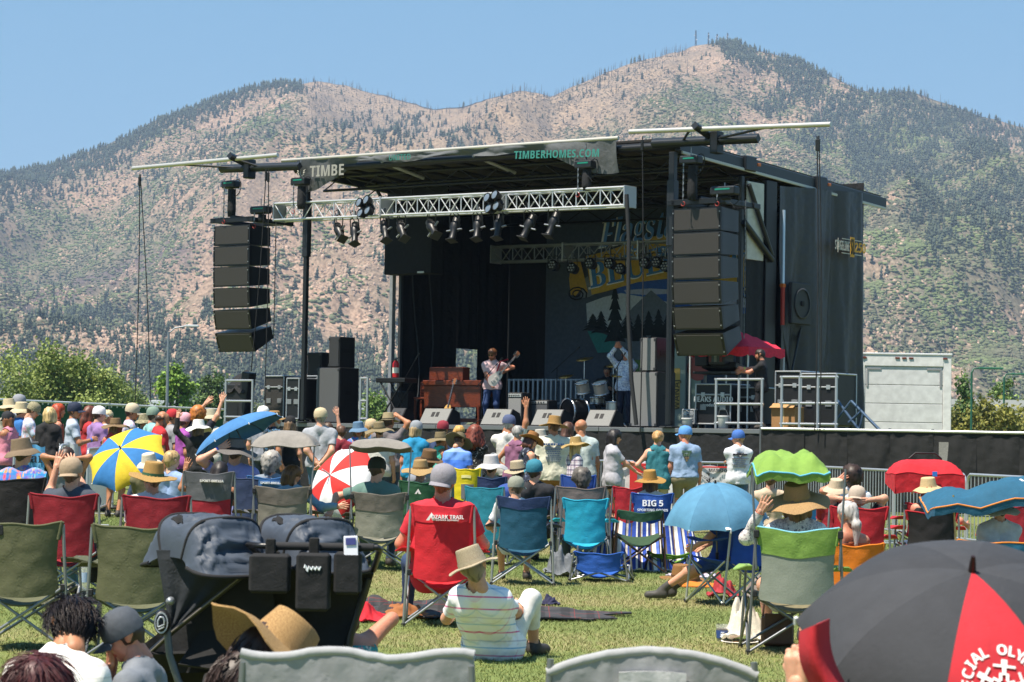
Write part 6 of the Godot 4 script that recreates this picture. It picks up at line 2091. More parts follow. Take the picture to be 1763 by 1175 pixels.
	for q in sg.v.size():
		var lp := ib * (sg.v[q] - hip) / k
		if lp.y > 0.42 or lp.y < -0.32 or absf(lp.x) > 0.23 * wd: continue
		var ax := lerpf(0.19, 0.172, clampf(lp.y / 0.4, 0.0, 1.0)) * wd * (0.95 if fem else 1.0)
		var az := lerpf(0.142, 0.122, clampf(lp.y / 0.4, 0.0, 1.0)) * wd
		var a := atan2(lp.z / az, lp.x / ax)
		var want := Vector2(cos(a) * ax, sin(a) * az)
		var f := nz.get_noise_3d(a * 150.0, lp.y * 260.0 + men * 31.0, 0.0) * 0.030
		var mix := 0.8 * (1.0 - smoothstep(0.30, 0.42, lp.y)) * (0.55 if sit else 1.0)
		if want.length() < Vector2(lp.x, lp.z).length(): continue
		lp.x = lerpf(lp.x, want.x * (1.0 + maxf(f, -0.01) * 5.0), mix)
		lp.z = lerpf(lp.z, want.y * (1.0 + maxf(f, -0.01) * 5.0), mix)
		sg.v[q] = hip + b * (lp * k)
	_smooth_normals(sg)
	var shirt := obj("shirt" if top != "dress" else "dress", sg, pat.call(P.get("tc", "9aa0a6")), o)
	if P.has("skirt"):
		obj("skirt", G.new().grid(20, 5, func(u: float, v: float):
			var a := u * TAU
			var r := lerpf(0.15, 0.25, v) * k * (1.0 + 0.08 * sin(a * 7.0) * v)
			return hip + Vector3(cos(a) * r * 1.15, 0.08 - P.skirt * v, sin(a) * r * 0.9), 0.006), pat.call(P.get("tc", "333333")), o)
	# hair, hat, glasses
	var hr: Array = P.get("hair", ["short", "4a3526"])
	if hr.size():
		var hg := G.new().add(HEAD[hr[0]], fx if hat.is_empty() else fx * Transform3D(Basis().scaled(Vector3(0.93, 0.96, 0.93)), Vector3(0, -0.004, 0.002)))
		if P.has("strands"):
			rng.seed = men * 13
			var src: G = HEAD[hr[0]]
			for q in P.strands:
				var vi := rng.randi() % src.v.size()
				var p := src.v[vi]
				if p.z < -0.05 or (hat.size() and p.y > 0.01): continue
				var pts := [fx * p]
				var nn := src.n[vi]
				for st in 5:
					var dn := Vector3(rng.randf_range(-0.35, 0.35), -1.0, rng.randf_range(-0.1, 0.25))
					dn = (dn - nn * dn.dot(nn)).normalized()
					p += dn * 0.024 + nn * rng.randf_range(0.0, 0.005)
					nn = (nn + (p - Vector3(0, 0.02, 0.02)).normalized()).normalized()
					pts.append(fx * p)
				hg.col = Color.WHITE * rng.randf_range(0.6, 1.7)
				hg.tube(pts, [0.0024 * k, 0.0024 * k, 0.0022 * k, 0.002 * k, 0.0014 * k, 0.0006 * k], 3, false)
		obj("hair", hg, hair_mat(hr[1]), o)
	if P.get("beard", "") != "":
		obj("beard", G.new().add(HEAD["beard"] if HEAD.has("beard") else _beard(), fx), hair_mat(P.beard), o)
	if P.get("shades", false):
		var gl := G.new()
		for sd in [-1.0, 1.0]:
			gl.box(Vector3(0.052, 0.04, 0.012), fx * Transform3D(Basis(Vector3.UP, sd * -0.25), Vector3(sd * 0.033, 0.012, -0.104)), 0.005)
			gl.box(Vector3(0.008, 0.01, 0.11), fx * Transform3D(Basis(Vector3.UP, sd * 0.05), Vector3(sd * 0.081, 0.018, -0.045)), 0.002)
		obj("sunglasses", gl, std("0c0c0e", 0.15), o)
	elif P.get("eyes", false):
		for sd in [-1.0, 1.0]:
			var ew := G.new().lathe([Vector2(0, -0.011), Vector2(0.009, -0.006), Vector2(0.011, 0), Vector2(0.009, 0.006), Vector2(0, 0.011)], fx * Transform3D(Basis(), Vector3(sd * 0.032, 0.014, -0.084)), 8)
			ew.use_col = true
			for q in ew.v.size():
				ew.c[q] = Color(0.75, 0.72, 0.7) if (fx.affine_inverse() * ew.v[q]).distance_to(Vector3(sd * 0.032, 0.014, -0.095)) > 0.006 else Color(0.05, 0.04, 0.03)
			obj("eye", ew, vcol(0.2), o)
	if hat.size():
		headwear(o, hat, fx)
	if P.has("back_print"):                      # lines of print too small to read: [height, line height, length, colour]
		for q in P.back_print.size():
			var ln: Array = P.back_print[q]
			var pg := G.new()
			var x: float = -ln[2] / 2.0
			rng.seed = q * 7 + 3
			while x < ln[2] / 2.0:
				var ww := minf(rng.randf_range(0.012, 0.04), ln[2] / 2.0 - x + 0.004)
				pg.box(Vector3(ww, ln[1] * rng.randf_range(0.75, 1.0), 0.03), Transform3D(Basis(b.x, b.y, b.z), J.call(x + ww / 2.0, ln[0], 0.125 * wd)), 0.001)
				x += ww + 0.006
			obj("shirt_print", pg, std(ln[3], 0.85), shirt)
	if P.has("band"):
		var e: Vector3 = hands[P.band[0]][1]
		var d: Vector3 = (e - hands[P.band[0]][0]).normalized()
		obj("wristband", G.new().tube([e - d * 0.05, e - d * 0.025], 0.036 * k, 10), std(P.band[1], 0.6), o)
	return o

func _smooth_normals(g: G) -> void:
	g.n.fill(Vector3.ZERO)
	for t in range(0, g.i.size(), 3):
		var a := g.i[t]; var b := g.i[t + 1]; var c := g.i[t + 2]
		var m := (g.v[c] - g.v[a]).cross(g.v[b] - g.v[a])
		g.n[a] += m; g.n[b] += m; g.n[c] += m
	for t in g.n.size():
		g.n[t] = g.n[t].normalized()

func _beard() -> G:
	var g := blob_mesh([[Vector3(0, -0.075, -0.06), Vector3(0, -0.105, -0.07), 0.042, 0.028, 0], [Vector3(-0.06, -0.01, -0.01), Vector3(-0.04, -0.08, -0.045), 0.024, 0.03, 0], [Vector3(0.06, -0.01, -0.01), Vector3(0.04, -0.08, -0.045), 0.024, 0.03, 0]], 0.009, 0.03)
	g.use_col = true
	HEAD["beard"] = g
	return g

func headwear(o: Node3D, hat: Array, fx: Transform3D) -> MeshInstance3D:
	var kind: String = hat[0]
	var m: Material = M["pr_" + hat[1]] if M.has("pr_" + hat[1]) else null
	var g := G.new()
	var r: MeshInstance3D
	if kind in ["cap", "visor"]:
		var x := fx * Transform3D(Basis(Vector3.UP, deg_to_rad(hat[3] if hat.size() > 3 else 0.0)), Vector3.ZERO)
		if m == null: m = cloth(hat[1], 6.0, 0.7)
		g.lathe([Vector2(0.113, 0.012), Vector2(0.117, 0.05), Vector2(0.109, 0.1), Vector2(0.083, 0.142), Vector2(0.04, 0.16), Vector2(0.0, 0.163)], fx * Transform3D(Basis().scaled(Vector3(0.93, 1, 1.04)), Vector3(0, 0, 0.008)), 18)
		r = obj("cap", g, m, o)
		var bl := G.new()
		bl.grid(10, 4, func(u: float, v: float):
			var a := (u - 0.5) * 2.5
			return x * Vector3(sin(a) * (0.094 + 0.0 * v), 0.028 - v * 0.022 - 0.02 * pow(u - 0.5, 2.0) * 4.0, -0.06 - cos(a) * (0.04 + 0.085 * v * cos((u - 0.5) * 1.6))), 0.006)
		obj("bill", bl, m if hat.size() < 5 else cloth(hat[4], 6.0, 0.5), r)
		obj("button", G.new().lathe([Vector2(0.009, 0.16), Vector2(0.006, 0.168), Vector2(0, 0.17)], x, 6), m, r)
		return r
	# brimmed hats: crown height, crown radius, brim width, droop, side curl
	var sp_: Array = {"straw": [0.135, 0.107, 0.135, 0.02, 0.02], "wide": [0.12, 0.108, 0.16, 0.045, 0.02], "panama": [0.125, 0.107, 0.085, 0.012, 0.012], "bucket": [0.12, 0.112, 0.075, 0.055, 0.004], "cowboy": [0.135, 0.106, 0.115, -0.01, -0.07], "sun": [0.12, 0.109, 0.12, 0.06, 0.03]}[kind]
	if m == null:
		m = M.get("straw_" + hat[1])
		if m == null:
			var w: bool = kind in ["straw", "panama", "cowboy", "wide"]
			m = cloth(hat[1], 5.0, 0.6) if not w else cloth(hat[1], 5.0, 0.35).duplicate()
			if w:
				m.albedo_texture = tex("straw")
				m.uv1_scale = Vector3(4, 30, 4)
			M["straw_" + hat[1]] = m
	var sd := float(men)
	var base := 0.035
	var x2 := fx * Transform3D(Basis(Vector3.RIGHT, deg_to_rad(hat[3] if hat.size() > 3 else 4.0)), Vector3(0, 0, 0.004))
	var rows := 13
	var prof := func(u: float, v: float) -> Vector3:
		var a := u * TAU
		var rr: float
		var y: float
		if v < 0.5:
			var w := v / 0.5
			rr = sp_[1] * lerpf(0.0, 0.82, smoothstep(0.0, 0.45, w)) if w < 0.45 else sp_[1] * lerpf(0.82, 1.02, (w - 0.45) / 0.55)
			y = base + sp_[0] * (1.0 - (0.06 if w < 0.2 and kind in ["straw", "panama", "cowboy"] else 0.0)) if w < 0.45 else base + sp_[0] * (1.0 - (w - 0.45) / 0.55)
		else:
			var w := (v - 0.5) / 0.5
			rr = sp_[1] * 1.02 + sp_[2] * w
			y = base - sp_[3] * w * w + sp_[4] * w * sin(a * 2.0 + sd) * 0.8 if kind != "cowboy" else base + w * w * (0.05 * absf(cos(a)) - 0.03 * absf(sin(a)))
			y += 0.01 * w * sin(a * 5.0 + sd * 2.0) * (1.6 if kind in ["wide", "sun"] else 0.6)
		return x2 * Vector3(cos(a) * rr * 0.96, y, sin(a) * rr * 1.06)
	g.grid(28, rows * 2, prof, 0.006)
	r = obj("hat", g, m, o)
	if hat.size() > 2 and hat[2] != "":
		obj("hat_band", G.new().lathe([Vector2(sp_[1] * 1.03, base + 0.004), Vector2(sp_[1] * 1.02, base + 0.032)], x2 * Transform3D(Basis().scaled(Vector3(0.98, 1, 1.08)), Vector3.ZERO), 18), cloth(hat[2], 4.0, 0.4), r)
	return r

func make_prints() -> void:
	printed("floral_navy", 3.0, floral("1b2135", ["8f9bb5", "c8cfdd", "4a5577"], 50, 6))
	printed("floral_black", 3.0, floral("121214", ["d8d6d2", "b9b6b0"], 22, 6))
	printed("blue_floral", 3.5, floral("e6ebf5", ["2f4f9a", "27407d", "5573b5"], 110, 5))
	printed("hawaii_dark", 2.5, floral("10161f", ["3d83b8", "66a3c9", "24557d"], 60, 8))
	printed("mottled_blouse", 4.0, floral("d9d3cf", ["4a4a5c", "7d6f78", "2f3446", "a89aa0"], 160, 4))
	printed("tie_dye", 2.2, floral("2b7fc4", ["7a3fa0", "d0465e", "37b4c8", "e0a040", "2b5fb8"], 70, 16))
	printed("pastel_dye", 2.2, floral("b9c4d6", ["d79aa4", "8aa3c8", "e4dfe0", "c0748a"], 60, 14))
	printed("blue_white", 3.2, floral("e8eaf0", ["4a5a92", "2f3e78", "6b79aa"], 90, 7))
	printed("camo", 3.0, floral("8a8468", ["5a5840", "b4ab8a", "6f6a4c"], 70, 9))
	printed("teal_floral", 3.4, floral("3c8f93", ["e0d8d0", "c06a80", "1f5f66", "8fc4c0"], 90, 6))
	printed("plaid_purple", 3.4, plaid("d9d4dc", "3e3350", "7a2438"))
	printed("plaid_dark", 2.6, plaid("4a4c52", "15161a", "b8b8ba"))
	printed("plaid_blanket", 1.6, plaid("3a3a3c", "18181a", "8a2a2a", 42))
	printed("white_stripes", 2.4, striped(["f2f0f2", "d8538a", "f2f0f2", "c8c4d0", "f2f0f2", "8fb8d8"], [14, 3, 16, 3, 12, 3]))
	printed("green_stripes", 5.0, striped(["5f8078", "547069"], [5, 3]))
	printed("white_embroid", 2.2, striped(["efece6", "d9b9b0", "efece6", "d8d6cf"], [22, 4, 12, 2]))
	printed("serape", 0.9, striped(["2f4fae", "f2efe8", "1f2f6e", "8a6f5c", "f2efe8", "5673c8", "20203a", "d8d0c4"], [14, 5, 8, 4, 9, 12, 3, 6]))
	printed("dots_green", 4.0, floral("4fae3a", ["f0f0e8", "e8f0d8"], 40, 5))
	printed("blue_fade", 0.6, striped(["3f74d0", "6f98dc"], [80, 48]))
	printed("ombre", 1.0, striped(["2f66d0", "3f74d6", "6a97e2", "a9c3ee", "e6edf8", "a9c3ee", "6a97e2", "3f74d6"], [16, 16, 16, 16, 16, 16, 16, 16]))

func crowd() -> void:
	make_prints()
	var V := func(x: float, y: float, z := 0.0) -> Vector3: return Vector3(x, y, z)
	# left group
	person("grey cap man deepest in the group at the far left", {at = [30, 679, 94], turn = 80, tc = "7f8894", hat = ["cap", "8d9098"]})
	person("person in a beige sun hat turned left, behind the pink tank top", {at = [18, 687, 97], turn = -60, fem = true, tc = "a9a394", hat = ["sun", "c6b795"]})
	person("man in a blue vest and wide beige hat at the left edge", {at = [34, 691, 101], turn = 70, tc = "2f6fb5", hat = ["bucket", "c9bb98"], bulk = 1.08, L = "drink"})
	person("man in tie dye tee and tan camouflage cap looking down at his hands", {at = [51, 692, 102], turn = 75, nod = 25, tc = "pastel_dye", hat = ["cap", "camo"], L = "fwd", R = "fwd", bc = "3b4658"})
	person("woman in pink tank top and dark cap with sunglasses at the left edge", {at = [16, 708, 108], turn = -70, fem = true, bulk = 1.1, top = "tank", tc = "d9879f", hat = ["cap", "23252c"], hair = ["bob", "8a5a3a"], shades = true, skin = "tan", L = "fold"})
	person("blonde woman with wavy shoulder hair in a black blouse", {at = [84, 699, 106], turn = 15, fem = true, tc = "1c1c1f", top = "long", hair = ["bob", "d0b57e"], bc = "2a2f3a", hem = -0.25})
	person("red haired woman in a rust dress behind the blonde woman", {at = [98, 693, 100], turn = 70, fem = true, top = "tank", tc = "a8584a", hair = ["bob", "b0421c"], skin = "red", bc = "8a4a40"})
	person("navy cap man in a pale blue tee holding a drink", {at = [126, 692, 106], turn = 80, tc = "b9c6d6", hat = ["cap", "1e2a44"], skin = "tan", L = "drink", R = "drink", bc = "c9c4b5", bot = "shorts", band = [0, "3a6fc8"]})
	person("long brown haired woman in a red top", {at = [151, 697, 98], turn = 60, fem = true, tc = "b32a30", hair = ["long", "6d3a28"]})
	person("person in lilac tee, white cap and jeans with a patterned shoulder bag", {at = [168, 699, 104], turn = 50, tc = "9a78b0", hat = ["cap", "e4e2e4"], bc = "6f8aa0", bulk = 1.06})
	person("short blonde haired woman in a white tank top", {at = [182, 704, 102], turn = 70, fem = true, top = "tank", tc = "e3dfda", hair = ["short", "d8c49a"], skin = "tan"})
	person("woman with a very wide brown hat and red tank top", {at = [198, 715, 110], turn = 8, fem = true, top = "tank", tc = "c8404a", hat = ["wide", "a68d68", "6f5a3c"], hair = ["bob", "6a4a34"], bot = "shorts", bc = "c8404a", skin = "tan"})
	person("beige cap man in a pale patterned shirt behind the umbrella", {at = [224, 694, 104], turn = 80, tc = "pastel_dye", hat = ["cap", "c3b69c"], L = "fwd", R = "drink", skin = "tan"})
	person("person in camouflage hat half hidden behind the red tee man", {at = [247, 711, 98], turn = 70, tc = "8a7f66", hat = ["bucket", "camo"]})
	person("green cap man in an aqua shirt", {at = [262, 700, 102], turn = 60, tc = "8fc4c2", hat = ["cap", "7d9484"]})
	person("bearded balding man in a red tee behind the yellow and blue umbrella", {at = [275, 705, 110], turn = 70, nod = 18, tc = "c92a30", hair = ["ring", "4a3a30"], beard = "6a5a4e", skin = "tan", bulk = 1.15})
	person("person in a red cap between the red tee man and the purple shirt", {at = [294, 704, 100], turn = 60, tc = "9a9a9e", hat = ["cap", "b8232e"], skin = "tan"})
	person("pink cap person in a purple checked shirt", {at = [316, 710, 106], turn = 70, tc = "9c4aa0", hat = ["cap", "dba6b4"], skin = "tan", bc = "2b3550"})
	person("curly orange haired woman with both arms raised to the stage", {at = [340, 699, 106], turn = 15, fem = true, tc = "1f2433", hair = ["mop", "b8702e"], R = V.call(382, 690), L = V.call(359, 688), bulk = 1.1, skin = "fair"})
	person("woman in white sun hat and black shirt with one hand up", {at = [341, 723, 112], turn = 10, fem = true, tc = "17181b", top = "long", hat = ["sun", "e6e4de"], hair = ["bob", "5a4636"], L = V.call(306, 718), bc = "1b1c20"})
	person("person in a khaki bucket hat right of the raised arms", {at = [362, 703, 100], turn = 30, tc = "c6c2b6", hat = ["bucket", "b5ae94"], R = "drink"})
	person("white cap person by the left stage corner", {at = [452, 699, 92], turn = 20, tc = "8a8f9a", hat = ["cap", "eceae6"]})
	person("grey bearded man with straw hat and dark blue floral shirt", {at = [470, 706, 98], turn = 60, tc = "hawaii_dark", hat = ["panama", "c9a368"], beard = "b9b4ae", skin = "tan", hair = ["ring", "a8a39c"]})
	person("black cap woman in a black tank top", {at = [498, 716, 97], turn = 20, fem = true, top = "tank", tc = "17171a", hat = ["cap", "16171a"], hair = ["bob", "8a6f52"]})
	person("hidden person whose bent arm rises behind the grey tee man", {at = [565, 726, 96], turn = 0, tc = "55585e", hair = ["short", "5a4636"], R = V.call(580, 694)})
	person("tall man in grey tee and denim shorts with his hands behind his back", {at = [552, 702, 106], turn = 0, look = -20, tc = "a3a7ae", hat = ["cap", "c4b594", "", -10.0], bot = "shorts", bc = "4a6f92", L = "behind", R = "behind", hair = ["short", "8f8a84"], skin = "fair", hem = -0.06})
	person("woman with cropped brown hair in a burgundy top", {at = [587, 731, 102], turn = 0, fem = true, tc = "8a2434", hair = ["short", "5a3f2c"], skin = "pale", neck = 0.05, bulk = 1.1})
	person("woman facing the camera in blue bucket hat and sunglasses", {at = [617, 725, 98], turn = 170, fem = true, tc = "tie_dye", hat = ["bucket", "5f7f9c"], shades = true, hair = ["bob", "8a6a48"], skin = "tan"})
	person("person with beige cap and long fair hair in a denim shirt", {at = [638, 721, 97], turn = 30, fem = true, tc = "4d6d94", hat = ["cap", "c8b08a"], hair = ["long", "b8925c"]})
	person("person in olive straw hat and white shirt before the guitar monitor", {at = [653, 722, 104], turn = 10, tc = "dcd9d2", hat = ["wide", "b0a582", "6b6448"]})
	person("man in cream straw hat raising a clenched fist", {at = [668, 709, 102], turn = 20, tc = "7a7476", hat = ["panama", "d6cba6", "4a4436"], R = V.call(684, 716), hand = "grip", skin = "tan", bulk = 1.1})
	person("woman in a bright blue tee and grey cap", {at = [716, 724, 105], turn = 5, fem = true, bulk = 1.12, tc = "1d8fc0", hat = ["cap", "8f959c"], hair = ["bob", "b39a72"], bc = "3f5f88", skin = "red"})
	person("maroon cap man in the row at the stage", {at = [761, 724, 99], turn = 40, tc = "3c4f78", hat = ["cap", "8c2636"], skin = "tan"})
	person("woman in olive sun hat and turquoise tank top", {at = [757, 739, 106], turn = 60, fem = true, top = "tank", tc = "4fc0ac", hat = ["wide", "a89c7a", "6a6148"], L = "face", skin = "tan", bc = "2b3340"})
	person("person bending forward in a blue to white shaded tee and jeans", {at = [788, 741, 108], turn = 20, nod = 40, tc = "ombre", hat = ["wide", "8a8468"], bc = "4a7098", bulk = 1.2})
	person("blonde woman with sunglasses facing the camera", {at = [790, 731, 98], turn = 165, fem = true, tc = "3f4656", shades = true, hair = ["bob", "caa058"], skin = "tan"})
	person("woman with a mass of curly auburn hair in a black flowered dress", {at = [818, 731, 104], turn = 10, fem = true, tc = "floral_black", hair = ["curly", "7a3a2a"], R = "face", skin = "red", bot = "capri", bc = "floral_black", hem = -0.4})
	person("grey haired man in a white tee and navy cap waving with his right hand", {at = [876, 714, 103], turn = 5, tc = "dddcd6", hat = ["cap", "4a5678"], hair = ["short", "b4b0aa"], R = V.call(906, 700), L = "face", skin = "tan", bot = "shorts"})
	person("woman with short silver hair and one hand on her hip", {at = [890, 731, 106], turn = 30, fem = true, top = "tank", tc = "8a5a78", hair = ["short", "9c9a96"], L = "hip", skin = "tan", bulk = 1.1})
	person("woman in a straw cowboy hat and navy dress looking down", {at = [909, 741, 112], turn = 65, nod = 28, fem = true, top = "tank", tc = "floral_navy", hat = ["cowboy", "c08a4c"], hair = ["bob", "5a3326"], shades = true, skin = "fair", bot = "shorts", bc = "floral_navy", hem = -0.45})
	person("person in a grey knitted cap behind the large straw hat", {at = [930, 738, 100], turn = 20, tc = "2f2f36", hat = ["bucket", "b5b0a6"]})
	person("stout man in a cream tour tee, tan shorts and a big straw hat", {at = [954, 712, 110], turn = 0, bulk = 1.22, tc = "d9d8c4", hat = ["straw", "cda866", "b8935a"], bot = "shorts", bc = "a87a48", hair = ["short", "5a4030"], skin = "tan", back_print = [[0.43, 0.036, 0.30, "2f4c7a"], [0.38, 0.012, 0.22, "4a5f80"], [0.355, 0.012, 0.27, "4a5f80"], [0.325, 0.012, 0.19, "4a5f80"], [0.295, 0.012, 0.2, "4a5f80"], [0.265, 0.012, 0.17, "4a5f80"], [0.24, 0.012, 0.24, "4a5f80"], [0.21, 0.012, 0.22, "4a5f80"], [0.18, 0.012, 0.2, "4a5f80"]]})
	person("long brown haired woman between the straw hat and the bald man", {at = [977, 725, 98], turn = 20, fem = true, tc = "c6c2be", hair = ["long", "5a3a2a"]})
	person("bald man in a pale grey polo shirt with an orange sleeve band", {at = [1001, 719, 109], turn = -8, look = -25, tc = "b9c6c4", bulk = 1.15, hair = [], skin = "tan", bot = "shorts", bc = "9fb0c0", hem = -0.12})
	person("blonde woman in a floppy straw hat and plaid shirt", {at = [990, 747, 112], turn = 70, fem = true, tc = "plaid_purple", top = "long", hat = ["wide", "dcc07e"], hair = ["long", "cfae74"], bc = "1f2a44"})
	person("dark haired woman in grey tee and black shorts holding a beer", {at = [1055, 737, 110], turn = 80, fem = true, bulk = 1.12, tc = "b0b0b8", hair = ["bob", "1f1a1a"], shades = true, bot = "mini", bc = "131316", L = "drink", R = V.call(1098, 815), skin = "fair", band = [1, "6f5fc0"]})
	person("woman in a teal sleeveless top with her hair in a bun", {at = [1133, 740, 107], turn = 0, fem = true, top = "tank", tc = "2f7884", hair = ["bun", "b8905c"], L = "hip", R = "hip", bot = "shorts", bc = "c3b9a0", skin = "fair", bulk = 1.1, hem = -0.16})
	person("man in pale blue cap, blue tee and khaki shorts", {at = [1180, 733, 107], turn = -8, look = -45, tc = "8fa8c8", hat = ["cap", "5a96d8"], hair = ["short", "b98a60"], bot = "shorts", bc = "8f8668", bulk = 1.1, skin = "red", back_print = [[0.42, 0.05, 0.15, "4f6a58"], [0.37, 0.05, 0.11, "5a7058"], [0.32, 0.04, 0.07, "7a6a50"], [0.28, 0.04, 0.03, "7a6a50"]], hem = 0.0})
	person("man in royal blue cap and white festival tee with folded arms", {at = [1272, 740, 102], turn = -10, look = -60, tc = "dfe2e8", hat = ["cap", "3f6cb8"], hair = ["short", "a8876a"], L = "fold", R = "fold", bot = "shorts", bc = "3f5f88", skin = "fair", back_print = [[0.44, 0.012, 0.12, "4a4a52"], [0.41, 0.03, 0.26, "2b2b32"], [0.375, 0.012, 0.08, "4a4a52"], [0.34, 0.014, 0.3, "5a5a60"], [0.30, 0.012, 0.2, "5a5a60"], [0.265, 0.012, 0.17, "5a5a60"], [0.23, 0.012, 0.28, "5a5a60"], [0.195, 0.012, 0.2, "5a5a60"]]})
	# on the stage
	var dy := 1.76
	person("guitarist in a pale pink shirt and jeans with sunglasses, looking down", {at = [849, 599, 69], floor = dy, turn = 195, nod = 22, look = 10, tc = "d8b8bc", top = "tee", hair = ["short", "6a4228"], shades = true, L = Vector3(870, 640, 0.15), R = Vector3(848, 668, 0.3), hand = "grip", bc = "27406e", skin = "red", beard = "7a4a30"})
	person("singer in a blue floral shirt clapping his hands above his head", {at = [1078, 600, 70], floor = dy, turn = 190, nod = -8, tc = "blue_floral", top = "long", hair = ["short", "2a211c"], R = Vector3(1060, 598, 0.2), L = Vector3(1066, 596, 0.2), bc = "1a2238", skin = "red", band = [0, "8fd03a"], bulk = 1.1})
	person("sound man in a black tee working under the red canopy", {at = [1312, 600, 76.4], floor = dy, turn = -80, nod = 10, tc = "15151a", hair = ["short", "2a201c"], beard = "4a3020", R = Vector3(1268, 636, 0.2), L = Vector3(1275, 640, 0.0), bc = "18191f", skin = "red", bulk = 1.08, band = [0, "8fd03a"], eyes = true})
	person("drummer half hidden in the dark behind the drum kit", {at = [1046, 626, 66], floor = dy + 0.05, sit = true, seat = 0.55, turn = 185, tc = "17181c", hair = ["short", "1a1716"], L = "fwd", R = "fwd", skin = "tan", bc = "1a1c22"})

# ---------------------------------------------------------------- folding chairs, umbrellas
func camp_chair(label: String, px: float, py: float, s: float, P := {}) -> Node3D:
	var top_p := pt(px, py, s)
	var g0 := gy(top_p.x, top_p.z)
	var o := thing("camp_chair", label, "camping chair", Vector3(top_p.x, g0, top_p.z), yaw(P.get("turn", 0.0)), P.get("group", ""))
	var H := top_p.y - g0
	var w: float = P.get("w", 0.27)
	var sh: float = P.get("seat", 0.42)
	var col: String = P.get("c", "2a4a7a")
	var fab: Material = M["pr_" + col] if M.has("pr_" + col) else cloth(col, 1.6, 0.9, 0.12)
	var fr := std(P.get("frame", "8e9296"), 0.35, 0.6)
	var dark := std("1b1c1e", 0.5)
	var fw := w + 0.06
	var low: bool = P.get("low", false)
	for x in [-1.0, 1.0]:
		obj("rear_pole", cyl(Vector3(x * fw, 0.015, 0.02), Vector3(x * (w + 0.015), H - 0.02, 0.06), 0.0115, 7), fr, o)
		obj("front_post", cyl(Vector3(x * fw, 0.015, -0.52), Vector3(x * (w + 0.03), sh + 0.2, -0.47), 0.0105, 7), fr, o)
		obj("rear_cross_pole", cyl(Vector3(x * fw, 0.02, 0.02), Vector3(-x * (w + 0.02), sh + 0.02, 0.02 - 0.012 * x), 0.0105, 7), fr, o)
		obj("front_cross_pole", cyl(Vector3(x * fw, 0.02, -0.52), Vector3(-x * (w + 0.02), sh, -0.5 - 0.012 * x), 0.0105, 7), fr, o)
		obj("side_cross_pole", cyl(Vector3(x * fw, 0.02, 0.02), Vector3(x * (w + 0.03), sh, -0.5), 0.0105, 7), fr, o)
		obj("side_cross_pole", cyl(Vector3(x * fw * 1.015, 0.02, -0.52), Vector3(x * (w + 0.045), sh, 0.02), 0.0105, 7), fr, o)
		for z in [0.02, -0.52]:
			obj("foot", G.new().bx(x * fw, 0.02, z, 0.035, 0.04, 0.035, 0.008), dark, o)
		obj("joint", G.new().bx(x * (w + 0.02), sh + 0.02, 0.035, 0.035, 0.05, 0.04, 0.008), dark, o)
		if not low:
			var ac: String = P.get("arms", col)
			var am: Material = cloth(ac if not M.has("pr_" + ac) else "3a3a3a", 1.6, 0.8)
			obj("armrest", G.new().grid(4, 10, func(u: float, v: float): return Vector3(x * (w + 0.03 + (u - 0.35) * 0.13 * (0.6 + 0.8 * sin(v * PI))), sh + 0.2 - 0.035 * sin(v * PI) + 0.02 * (1.0 - v), 0.05 - 0.55 * v), 0.008), am, o)
	var sd := hash(label) % 97
	# the sling seat
	obj("seat", G.new().grid(10, 8, func(u: float, v: float):
		var c := 1.0 - pow(2.0 * u - 1.0, 2.0)
		return Vector3((u - 0.5) * 2.0 * w, sh + 0.02 - c * (0.05 + 0.05 * (1.0 - v)) - 0.03 * (1.0 - v), 0.02 - 0.52 * v), 0.012), cloth(P.get("seat_c", col) if not M.has("pr_" + P.get("seat_c", col)) else "444444", 1.6, 0.9), o)
	# the back
	var split: float = P.get("split", 0.0)
	var back := func(u: float, v: float, out: float) -> Vector3:
		var ww := w * (0.97 - 0.10 * sin(v * PI) + 0.06 * v)
		var c := 1.0 - pow(2.0 * u - 1.0, 2.0)
		var y := lerpf(sh - 0.02 - 0.03 * c, H, v) - c * v * (0.028 + 0.01 * sin(u * 9.0 + sd))
		return Vector3((u - 0.5) * 2.0 * ww, y, 0.02 + 0.045 * v + c * (0.045 + 0.035 * (1.0 - v)) + out + 0.006 * nz.get_noise_2d(u * 160.0 + sd * 20.0, v * 160.0))
	var f0 := 1.0 - split
	if not P.has("open"): obj("backrest", G.new().grid(16, 16, func(u: float, v: float): return back.call(u, v * (f0 + 0.01), 0.0), 0.010), fab if not P.has("mesh") else cloth(P.mesh, 8.0, 0.3), o)
	if split > 0.0:
		obj("top_band", G.new().grid(16, 6, func(u: float, v: float): return back.call(u, f0 + (1.0 - f0) * v, 0.004), 0.013), cloth(P.get("c2", col), 1.6, 0.9, 0.1), o)
	# sleeves where the cloth wraps the poles
	for x in [0.0, 1.0]:
		var pts := []
		for k in 7:
			pts.append(back.call(x, lerpf(0.75, 1.0, k / 6.0), 0.0))
		obj("pole_sleeve", G.new().tube(pts, 0.017, 7), cloth(P.get("c2", P.get("edge", col)) if not M.has("pr_" + col) else "444444", 1.6, 0.9), o)
	var hem := []
	for k in 13:
		hem.append(back.call(k / 12.0, 1.0, 0.0))
	obj("top_hem", G.new().tube(hem, 0.009, 6), cloth(P.get("edge", P.get("c2", col)) if not M.has("pr_" + col) else "444444", 1.6, 0.9), o)
	if P.has("text"):
		for t in P.text:
			words(t[0], t[1], std(t[2], 0.7), o, Transform3D(Basis(Vector3.RIGHT, -0.06), Vector3(t[3], H - t[4], 0.02 + 0.045 + 0.075)), "Droid Sans", true, 0.05, "print")
